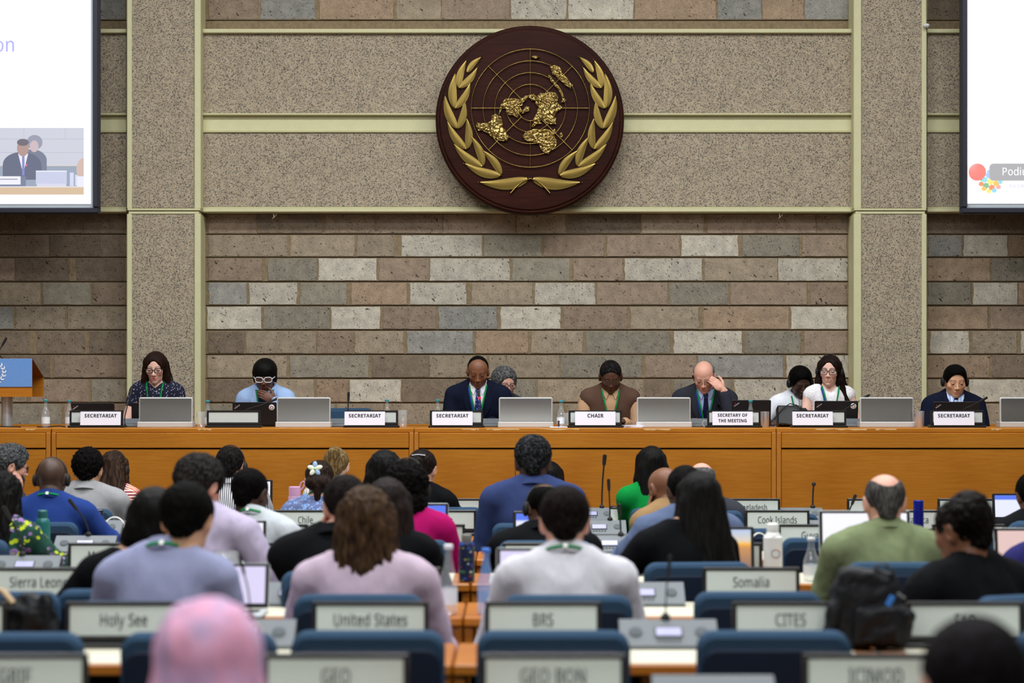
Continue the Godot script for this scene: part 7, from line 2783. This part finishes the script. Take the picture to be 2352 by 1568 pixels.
func build_audience() -> void:
	var green: Material = mats["lanyard_green"]
	var A := 12.92
	var B := 11.55
	var C := 10.2
	var D := 8.85
	var E := 7.45
	# front row
	person({"label": "grey-haired bearded man with glasses in profile at the left edge", "seat_of": "grey-haired bearded man", "x": 22.0, "top": 1030.0, "d": A, "yaw": -62.0, "nod": 10.0, "lean": 14.0, "skin": tone("rosy"), "brow": lin(70, 66, 62), "stubble": 0.9, "style": "sweater", "cloth": mats["dark_grey"], "right": "cheek", "left": "near", "specs": mats["black_plastic"], "hair": {"style": "short", "a": lin(70, 72, 74), "b": lin(150, 152, 154), "t": 0.016, "amp": 0.008, "quiff": 0.02}, "extra": func(o: Node3D, L: Transform3D, T: Transform3D, _f: Field, _n: Vector3, _h: float) -> void:
		var f := Field.new(Vector3(-0.1, -0.17, -0.03), Vector3(0.1, 0.02, 0.13), 0.005)
		f.ell(Vector3(0, -0.06, 0.035), Vector3(0.064, 0.075, 0.068), 0.02)
		f.ell(Vector3(0, -0.105, 0.07), Vector3(0.034, 0.03, 0.032), 0.02)
		f.ell(Vector3(0, -0.012, 0.09), Vector3(0.05, 0.045, 0.07), 0.01, true)
		f.half(Vector3(0, 1, -0.3).normalized(), -0.035, 0.01)
		var b := MB.new()
		f.mesh(b, T, noise(2, 1.0), 0.004, Vector3(90, 60, 90))
		part("beard", b, matte("beard", rgb8(44, 42, 42), 0.8), o)})
	person({"label": "man with thick dark curly-topped hair in a pale grey jacket, ears showing", "seat_of": "man in the pale grey jacket", "x": 201.0, "top": 1038.0, "d": A - 0.05, "lean": 10.0, "nod": 10.0, "skin": tone("olive"), "sw": 0.195, "style": "jacket", "cloth": mats["pale_grey"], "collar": mats["pale_grey"], "lapel": mats["pale_grey"], "hair": {"style": "short", "a": blk(12), "b": blk(30), "t": 0.014, "amp": 0.012, "quiff": 0.025}})
	person({"label": "woman with wavy brown hair and a headset band in a bold orange-red print", "seat_of": "woman in the orange-red print", "x": 262.0, "top": 1044.0, "d": 14.2, "left": "lap", "right": "lap", "lean": 20.0, "nod": 14.0, "yaw": -8.0, "skin": tone("pale"), "sw": 0.16, "style": "blouse", "cloth": mats["bold_print"], "phones": true, "hair": {"style": "long", "a": lin(56, 38, 30), "b": lin(108, 78, 58), "len": 0.19, "flare": 0.03, "amp": 0.008}})
	person({"label": "man with cropped dark hair, headset and black-and-white striped shirt", "seat_of": "man in the striped shirt", "x": 528.0, "top": 1030.0, "d": A, "lean": 8.0, "nod": 8.0, "skin": tone("olive"), "style": "shirt", "cloth": mats["striped_shirt"], "collar": mats["striped_shirt"], "phones": true, "hair": {"style": "buzz", "a": blk(16), "b": blk(58), "t": 0.005}})
	person({"label": "woman with a brown bun and flower clip in a blue floral top", "seat_of": "woman with the flower hair clip", "x": 734.0, "top": 1064.0, "d": 12.8, "lean": 16.0, "nod": 14.0, "skin": tone("pale"), "sw": 0.165, "style": "blouse", "cloth": mats["blue_floral"], "open": 0.02, "lanyard": green, "hair": {"style": "bun", "a": lin(46, 32, 27), "b": lin(86, 62, 50)}, "extra": func(o: Node3D, L: Transform3D, T: Transform3D, _f: Field, _n: Vector3, _h: float) -> void:
		var parts_mats := [matte("petal_cream", rgb8(228, 232, 206), 0.6), matte("petal_blue", rgb8(150, 176, 206), 0.6)]
		var c := Vector3(0.018, 0.052, -0.118)
		for k in 5:
			var a := TAU * k / 5 + 0.3
			var b := MB.new()
			b.xf = T
			b.ball(c + Vector3(cos(a) * 0.024, sin(a) * 0.024, -0.004), Vector3(0.023, 0.0145, 0.007), 10, Basis(Vector3(0, 0, 1), a))
			part("petal", b, parts_mats[k % 2], o)
		var m := MB.new()
		m.xf = T
		m.ball(c + Vector3(0, 0, -0.010), Vector3(0.009, 0.009, 0.006), 10)
		part("flower_centre", m, matte("petal_lime", rgb8(196, 214, 150), 0.6), o)})
	person({"label": "woman with a blonde ponytail in a white striped blouse before the podium", "seat_of": "blonde woman", "x": 772.0, "top": 1033.0, "d": 14.25, "lean": 8.0, "nod": 8.0, "skin": tone("pale"), "sw": 0.155, "style": "shirt", "cloth": mats["white_striped"], "collar": mats["white_striped"], "left": "lap", "right": "lap", "hair": {"style": "ponytail", "a": lin(150, 112, 62), "b": lin(226, 196, 140), "len": 0.17, "tie": 0.10, "sway": 0.012, "amp": 0.003}})
	person({"label": "woman with a dark ponytail and silver barrette in a black top", "seat_of": "woman with the silver barrette", "x": 970.0, "top": 1038.0, "d": A, "lean": 12.0, "nod": 8.0, "yaw": -10.0, "skin": tone("rosy"), "sw": 0.165, "style": "blouse", "cloth": mats["black_knit"], "hair": {"style": "ponytail", "a": lin(30, 21, 19), "b": lin(64, 48, 42), "len": 0.26, "tie": 0.05, "amp": 0.004}, "extra": func(o: Node3D, L: Transform3D, T: Transform3D, _f: Field, _n: Vector3, _h: float) -> void:
		var b := MB.new()
		b.xf = T
		b.tube(PackedVector3Array([Vector3(-0.04, 0.076, -0.117), Vector3(0, 0.08, -0.125), Vector3(0.04, 0.076, -0.117)]), PackedFloat32Array([0.007]), 8, true, 0.5)
		part("barrette", b, mats["steel"], o)})
	person({"label": "woman with long black braids in a bright green sweater, hand at her face", "seat_of": "woman in the green sweater", "x": 1495.0, "top": 1031.0, "d": 13.02, "lean": 12.0, "nod": 6.0, "yaw": 10.0, "skin": tone("umber"), "sw": 0.165, "style": "sweater", "cloth": mats["green_sweater"], "left": "cheek", "hair": {"style": "braids", "a": blk(10), "b": blk(30), "len": 0.36, "flare": 0.012, "strands": 80}})
	person({"label": "dark-haired woman hidden behind the grey-haired man in the blue suit", "seat_of": "dark-haired woman near the podium", "x": 1262.0, "top": 1064.0, "d": 14.25, "lean": 8.0, "nod": 10.0, "skin": tone("olive"), "sw": 0.16, "style": "sweater", "cloth": mats["black_knit"], "left": "lap", "right": "lap", "hair": {"style": "long", "a": blk(12), "b": blk(28), "len": 0.26}})
	# second row
	person({"label": "bald man with headphones and green lanyard in a royal blue shirt", "seat_of": "man in the royal blue shirt", "x": 118.0, "top": 1053.0, "d": B, "lean": 10.0, "nod": 12.0, "skin": tone("dark"), "sw": 0.20, "girth": 1.15, "style": "shirt", "cloth": mats["royal_blue"], "collar": mats["royal_blue"], "lanyard": green, "phones": true, "phones_lift": -0.013, "right": "wide"})
	person({"label": "person with short black hair in black beside the magenta-clad woman", "seat_of": "black-haired person in the second row", "x": 884.0, "top": 1043.0, "d": B + 0.1, "lean": 14.0, "nod": 10.0, "skin": tone("olive"), "sw": 0.16, "style": "sweater", "cloth": mats["black_knit"], "hair": {"style": "bob", "a": blk(12), "b": blk(34), "len": 0.09, "t": 0.012, "amp": 0.006}})
	person({"label": "large man with cropped grey hair in a blue suit", "seat_of": "man in the blue suit", "x": 1224.0, "top": 1015.0, "d": B - 0.1, "lean": 8.0, "nod": 10.0, "skin": tone("dark"), "sw": 0.215, "girth": 1.15, "hs": 1.12, "style": "jacket", "cloth": mats["suit_blue"], "lapel": mats["suit_blue"], "hair": {"style": "afro_short", "a": lin(30, 30, 32), "b": lin(96, 98, 102), "mix": 0.3}, "extra": func(o: Node3D, L: Transform3D, T: Transform3D, _f: Field, _n: Vector3, H: float) -> void:
		var b := MB.new()
		b.tube(PackedVector3Array([T * Vector3(0.082, -0.02, 0.0), T * Vector3(0.085, -0.10, 0.0), L * Vector3(0.07, H - 0.29, 0.06)]), PackedFloat32Array([0.0022]), 5)
		part("earphone_wire", b, mats["black_soft"], o)})
	person({"label": "bald brown man in a tan jacket, chin on his hand, in the second row", "seat_of": "bald man in the tan jacket", "x": 1525.0, "top": 1080.0, "d": B + 0.15, "lean": 22.0, "nod": 18.0, "yaw": 24.0, "skin": tone("brown"), "sw": 0.18, "style": "jacket", "cloth": mats["tan_jacket"], "collar": mats["tan_jacket"], "left": "cheek"})
	person({"label": "pink-headed balding man with grey sides in a dark grey jacket", "seat_of": "pink-headed balding man", "x": 1612.0, "top": 1063.0, "d": 12.62, "lean": 4.0, "nod": 16.0, "skin": tone("rosy"), "sw": 0.20, "style": "jacket", "cloth": mats["dark_grey"], "lapel": mats["dark_grey"], "hair": {"style": "bald", "a": lin(130, 128, 126), "b": lin(186, 184, 182), "t": 0.005, "bare": 0.084, "bare_z": 0.0}})
	person({"label": "black-haired person in a dark ribbed sweater at the right edge", "seat_of": "person in the dark sweater", "x": 2372.0, "top": 1093.0, "d": B, "lean": 12.0, "nod": 10.0, "skin": tone("umber"), "sw": 0.185, "style": "sweater", "cloth": mats["dark_sweater"], "hair": {"style": "short", "a": blk(10), "b": blk(22), "t": 0.012}})
	# third row
	person({"label": "woman with long black hair in a green, yellow and purple flowered blouse", "seat_of": "woman in the flowered blouse", "x": 2.0, "top": 1088.0, "d": C, "lean": 10.0, "nod": 12.0, "yaw": -14.0, "skin": tone("umber"), "sw": 0.18, "girth": 1.15, "style": "blouse", "cloth": mats["jungle_print"], "right": "wide", "crease": 0.012, "hair": {"style": "long", "a": blk(9), "b": blk(26), "len": 0.34, "sway": -0.02, "amp": 0.01}})
	person({"label": "man with close black hair and green lanyard in a white shirt, arm stretched right", "seat_of": "white-shirted man with stretched arm", "x": 574.0, "top": 1083.0, "d": C, "sx": 0.05, "lean": 14.0, "nod": 12.0, "yaw": -22.0, "skin": tone("dark"), "sw": 0.195, "girth": 1.1, "style": "shirt", "cloth": cloth("shirt_off_white", rgb8(206, 212, 218)), "collar": mats["shirt_off_white"], "lanyard": green, "right": "wide", "crease": 0.012, "hair": {"style": "buzz", "a": blk(9), "b": blk(20), "t": 0.006}})
	person({"label": "woman with thick black curls and a headset in a magenta sweater", "seat_of": "woman in magenta", "x": 934.0, "top": 1072.0, "d": C, "lean": 14.0, "nod": 10.0, "skin": tone("umber"), "sw": 0.175, "girth": 1.1, "style": "sweater", "cloth": mats["magenta"], "phones": true, "phones_lift": 0.018, "hair": {"style": "curly", "a": blk(9), "b": blk(34), "bulk": 1.06}})
	person({"label": "bald man with headphones in a black suit bending forward", "seat_of": "bald man in the black suit", "x": 1250.0, "top": 1118.0, "d": C, "lean": 20.0, "nod": 18.0, "hyaw": 10.0, "skin": tone("deep"), "sw": 0.205, "girth": 1.15, "style": "jacket", "cloth": mats["black_suit"], "lapel": mats["black_suit"], "phones": true, "phones_lift": -0.011, "hair": {"style": "bald", "a": blk(12), "b": blk(26), "t": 0.002, "bare": 0.066}})
	person({"label": "man with short black hair and a headset in a grey-blue suit", "seat_of": "man in the grey-blue suit", "x": 1573.0, "top": 1078.0, "d": C, "lean": 16.0, "nod": 14.0, "yaw": 8.0, "skin": tone("deep"), "sw": 0.205, "style": "jacket", "cloth": mats["grey_blue_suit"], "lapel": mats["grey_blue_suit"], "left": "wide", "crease": 0.010, "hair": {"style": "buzz", "a": blk(12), "b": blk(40), "t": 0.007}})
	# fourth row
	person({"label": "man with tousled grey-brown hair in a lavender shirt, back turned", "seat_of": "man in the lavender shirt", "x": 452.0, "top": 1055.0, "d": D, "sx": 0.07, "lean": 12.0, "nod": 16.0, "yaw": -26.0, "skin": tone("rosy"), "sw": 0.205, "girth": 1.15, "style": "shirt", "cloth": mats["lavender"], "collar": mats["lavender"], "right": "wide", "crease": 0.012, "hair": {"style": "short", "a": lin(38, 35, 33), "b": lin(92, 86, 82), "t": 0.018, "amp": 0.008, "quiff": 0.02}})
	person({"label": "man with dark cropped hair in a black suit, hand on his cheek", "seat_of": "man in black with hand on cheek", "x": 792.0, "top": 1103.0, "sx": -0.05, "d": D - 0.35, "lean": 16.0, "nod": 10.0, "yaw": 8.0, "skin": tone("rosy"), "sw": 0.19, "style": "jacket", "cloth": mats["black_suit"], "lapel": mats["black_suit"], "left": "cheek", "hair": {"style": "short", "a": lin(28, 24, 23), "b": lin(66, 58, 54), "t": 0.010}})
	person({"label": "woman with dark brown hair in black, beside the man with hand on cheek", "seat_of": "brown-haired woman in black", "x": 890.0, "top": 1110.0, "d": D + 0.12, "lean": 20.0, "nod": 14.0, "skin": tone("rosy"), "sw": 0.165, "style": "sweater", "cloth": mats["black_knit"], "hair": {"style": "bob", "a": lin(34, 25, 23), "b": lin(66, 48, 42), "len": 0.16}})
	person({"label": "woman with long straight black hair in a black top", "seat_of": "woman with long black hair", "x": 1607.0, "top": 1090.0, "d": D, "sx": -0.075, "lean": 10.0, "nod": 10.0, "yaw": 6.0, "skin": tone("asian"), "sw": 0.165, "right": "near", "style": "sweater", "cloth": mats["black_knit"], "left": "wide", "hair": {"style": "long", "a": blk(10), "b": blk(34), "len": 0.37, "sway": -0.02, "amp": 0.003, "flare": 0.035}})
	person({"label": "grey-stubbled balding man in a sage green shirt before a white laptop", "seat_of": "man in the sage green shirt", "x": 2032.0, "top": 1095.0, "d": D, "lean": 10.0, "nod": 8.0, "skin": tone("rosy"), "sw": 0.205, "girth": 1.1, "hs": 1.02, "style": "shirt", "cloth": mats["sage_shirt"], "collar": mats["sage_shirt"], "crease": 0.012, "hair": {"style": "bald", "a": lin(84, 80, 78), "b": lin(150, 146, 142), "t": 0.003, "bare": 0.055, "bare_z": -0.012}})
	person({"label": "person in violet-navy clothes cut off by the right edge", "seat_of": "person in violet-navy", "x": 2432.0, "top": 1128.0, "d": D, "lean": 14.0, "nod": 10.0, "skin": tone("umber"), "sw": 0.19, "style": "shirt", "cloth": mats["violet_navy"], "left": "wide", "hair": {"style": "short", "a": blk(10), "b": blk(22), "t": 0.01}})
	# fifth row
	person({"label": "woman with a black bob in a black top, half behind the lilac-grey shirt", "seat_of": "woman with the black bob", "x": 356.0, "top": 1133.0, "d": 7.72, "sx": -0.05, "lean": 16.0, "nod": 14.0, "skin": tone("asian"), "sw": 0.165, "style": "blouse", "cloth": mats["black_knit"], "open": 0.028, "left": "wide", "hair": {"style": "bob", "a": blk(9), "b": blk(26), "len": 0.06, "t": 0.012, "amp": 0.004}})
	person({"label": "man with short black hair, ears showing, in a lilac-grey shirt with green lanyard", "seat_of": "man in the lilac-grey shirt", "x": 428.0, "top": 1121.0, "d": 7.25, "sx": -0.055, "lean": 12.0, "nod": 12.0, "yaw": -6.0, "skin": tone("asian"), "sw": 0.185, "style": "shirt", "cloth": mats["lilac_grey"], "collar": mats["lilac_grey"], "lanyard": green, "right": "near", "hair": {"style": "short", "a": blk(10), "b": blk(24), "t": 0.013, "amp": 0.004}})
	person({"label": "woman with a honey-brown bob in a pink shirt", "seat_of": "woman in the pink shirt", "x": 840.0, "top": 1130.0, "d": E, "lean": 8.0, "nod": 8.0, "skin": tone("pale"), "sw": 0.19, "style": "shirt", "cloth": mats["pink_shirt"], "crease": 0.010, "hair": {"style": "bob", "a": lin(66, 46, 34), "b": lin(132, 98, 66), "len": 0.155, "t": 0.012, "amp": 0.012, "mix": 0.45}})
	person({"label": "man with short dark hair, ears showing, in a white shirt with green lanyard", "seat_of": "man in the white shirt before the lilac laptop", "x": 1297.0, "top": 1128.0, "d": E, "lean": 10.0, "nod": 10.0, "skin": tone("rosy"), "sw": 0.185, "style": "shirt", "cloth": cloth("shirt_white_two", rgb8(228, 226, 234)), "collar": mats["shirt_white_two"], "lanyard": green, "crease": 0.012, "hair": {"style": "short", "a": lin(24, 20, 18), "b": lin(56, 46, 42), "t": 0.011}})
	person({"label": "person with dark locks knotted at the back in a black jacket, face turned left", "seat_of": "person with knotted locks", "x": 2215.0, "top": 1152.0, "d": E, "lean": 12.0, "nod": 10.0, "yaw": 24.0, "hyaw": 14.0, "skin": tone("brown"), "sw": 0.20, "girth": 1.1, "style": "jacket", "cloth": mats["black_suit"], "crease": 0.012, "hair": {"style": "knot", "a": lin(18, 14, 13), "b": lin(48, 36, 30)}})
	# nearest, wholly out of focus
	person({"label": "person under a pink headscarf, blurred in the foreground", "seat_of": "person in the pink headscarf", "x": 480.0, "top": 1391.0, "d": 3.75, "lean": 8.0, "nod": 8.0, "skin": tone("olive"), "sw": 0.17, "style": "blouse", "cloth": cloth("scarf_rose", rgb8(204, 160, 186)), "extra": func(o: Node3D, L: Transform3D, T: Transform3D, _f: Field, N: Vector3, H: float) -> void:
		var f := Field.new(Vector3(-0.26, H - 0.5, -0.24), Vector3(0.26, H + 0.06, 0.28), 0.008)
		var I := L.affine_inverse() * T
		f.ell(I * Vector3(0, 0.028, -0.022), Vector3(0.095, 0.098, 0.112), 0.02)
		f.ell(I * Vector3(0, -0.06, 0.0), Vector3(0.088, 0.10, 0.10), 0.04)
		f.cap(I * Vector3(0, -0.10, -0.03), N + Vector3(0, -0.06, -0.03), 0.10, 0.14, 0.05)
		f.cap(N + Vector3(-0.1, -0.06, 0), N + Vector3(0.1, -0.06, 0), 0.085, 0.085, 0.06)
		f.ell(I * Vector3(0, -0.005, 0.11), Vector3(0.052, 0.075, 0.06), 0.012, true)
		var t := HairTint.new()
		t.a = lin(226, 160, 188)
		t.b = lin(196, 164, 200)
		t.n = noise(6, 1.0, FastNoiseLite.TYPE_SIMPLEX_SMOOTH, 2)
		t.stretch = Vector3(11, 7, 11)
		var b := MB.new()
		f.mesh(b, L, noise(12, 1.0), 0.008, Vector3(16, 7, 16), t)
		var m := matte("scarf", Color.WHITE, 0.85)
		m.vertex_color_use_as_albedo = true
		part("headscarf", b, m, o)})
	person({"label": "dark-haired person blurred at the lower right corner", "seat_of": "dark-haired person at the lower right", "x": 2238.0, "top": 1436.0, "d": 3.6, "lean": 8.0, "nod": 8.0, "skin": tone("rosy"), "sw": 0.19, "style": "sweater", "cloth": mats["dark_sweater"], "hair": {"style": "short", "a": blk(22), "b": lin(52, 46, 50), "t": 0.008}})
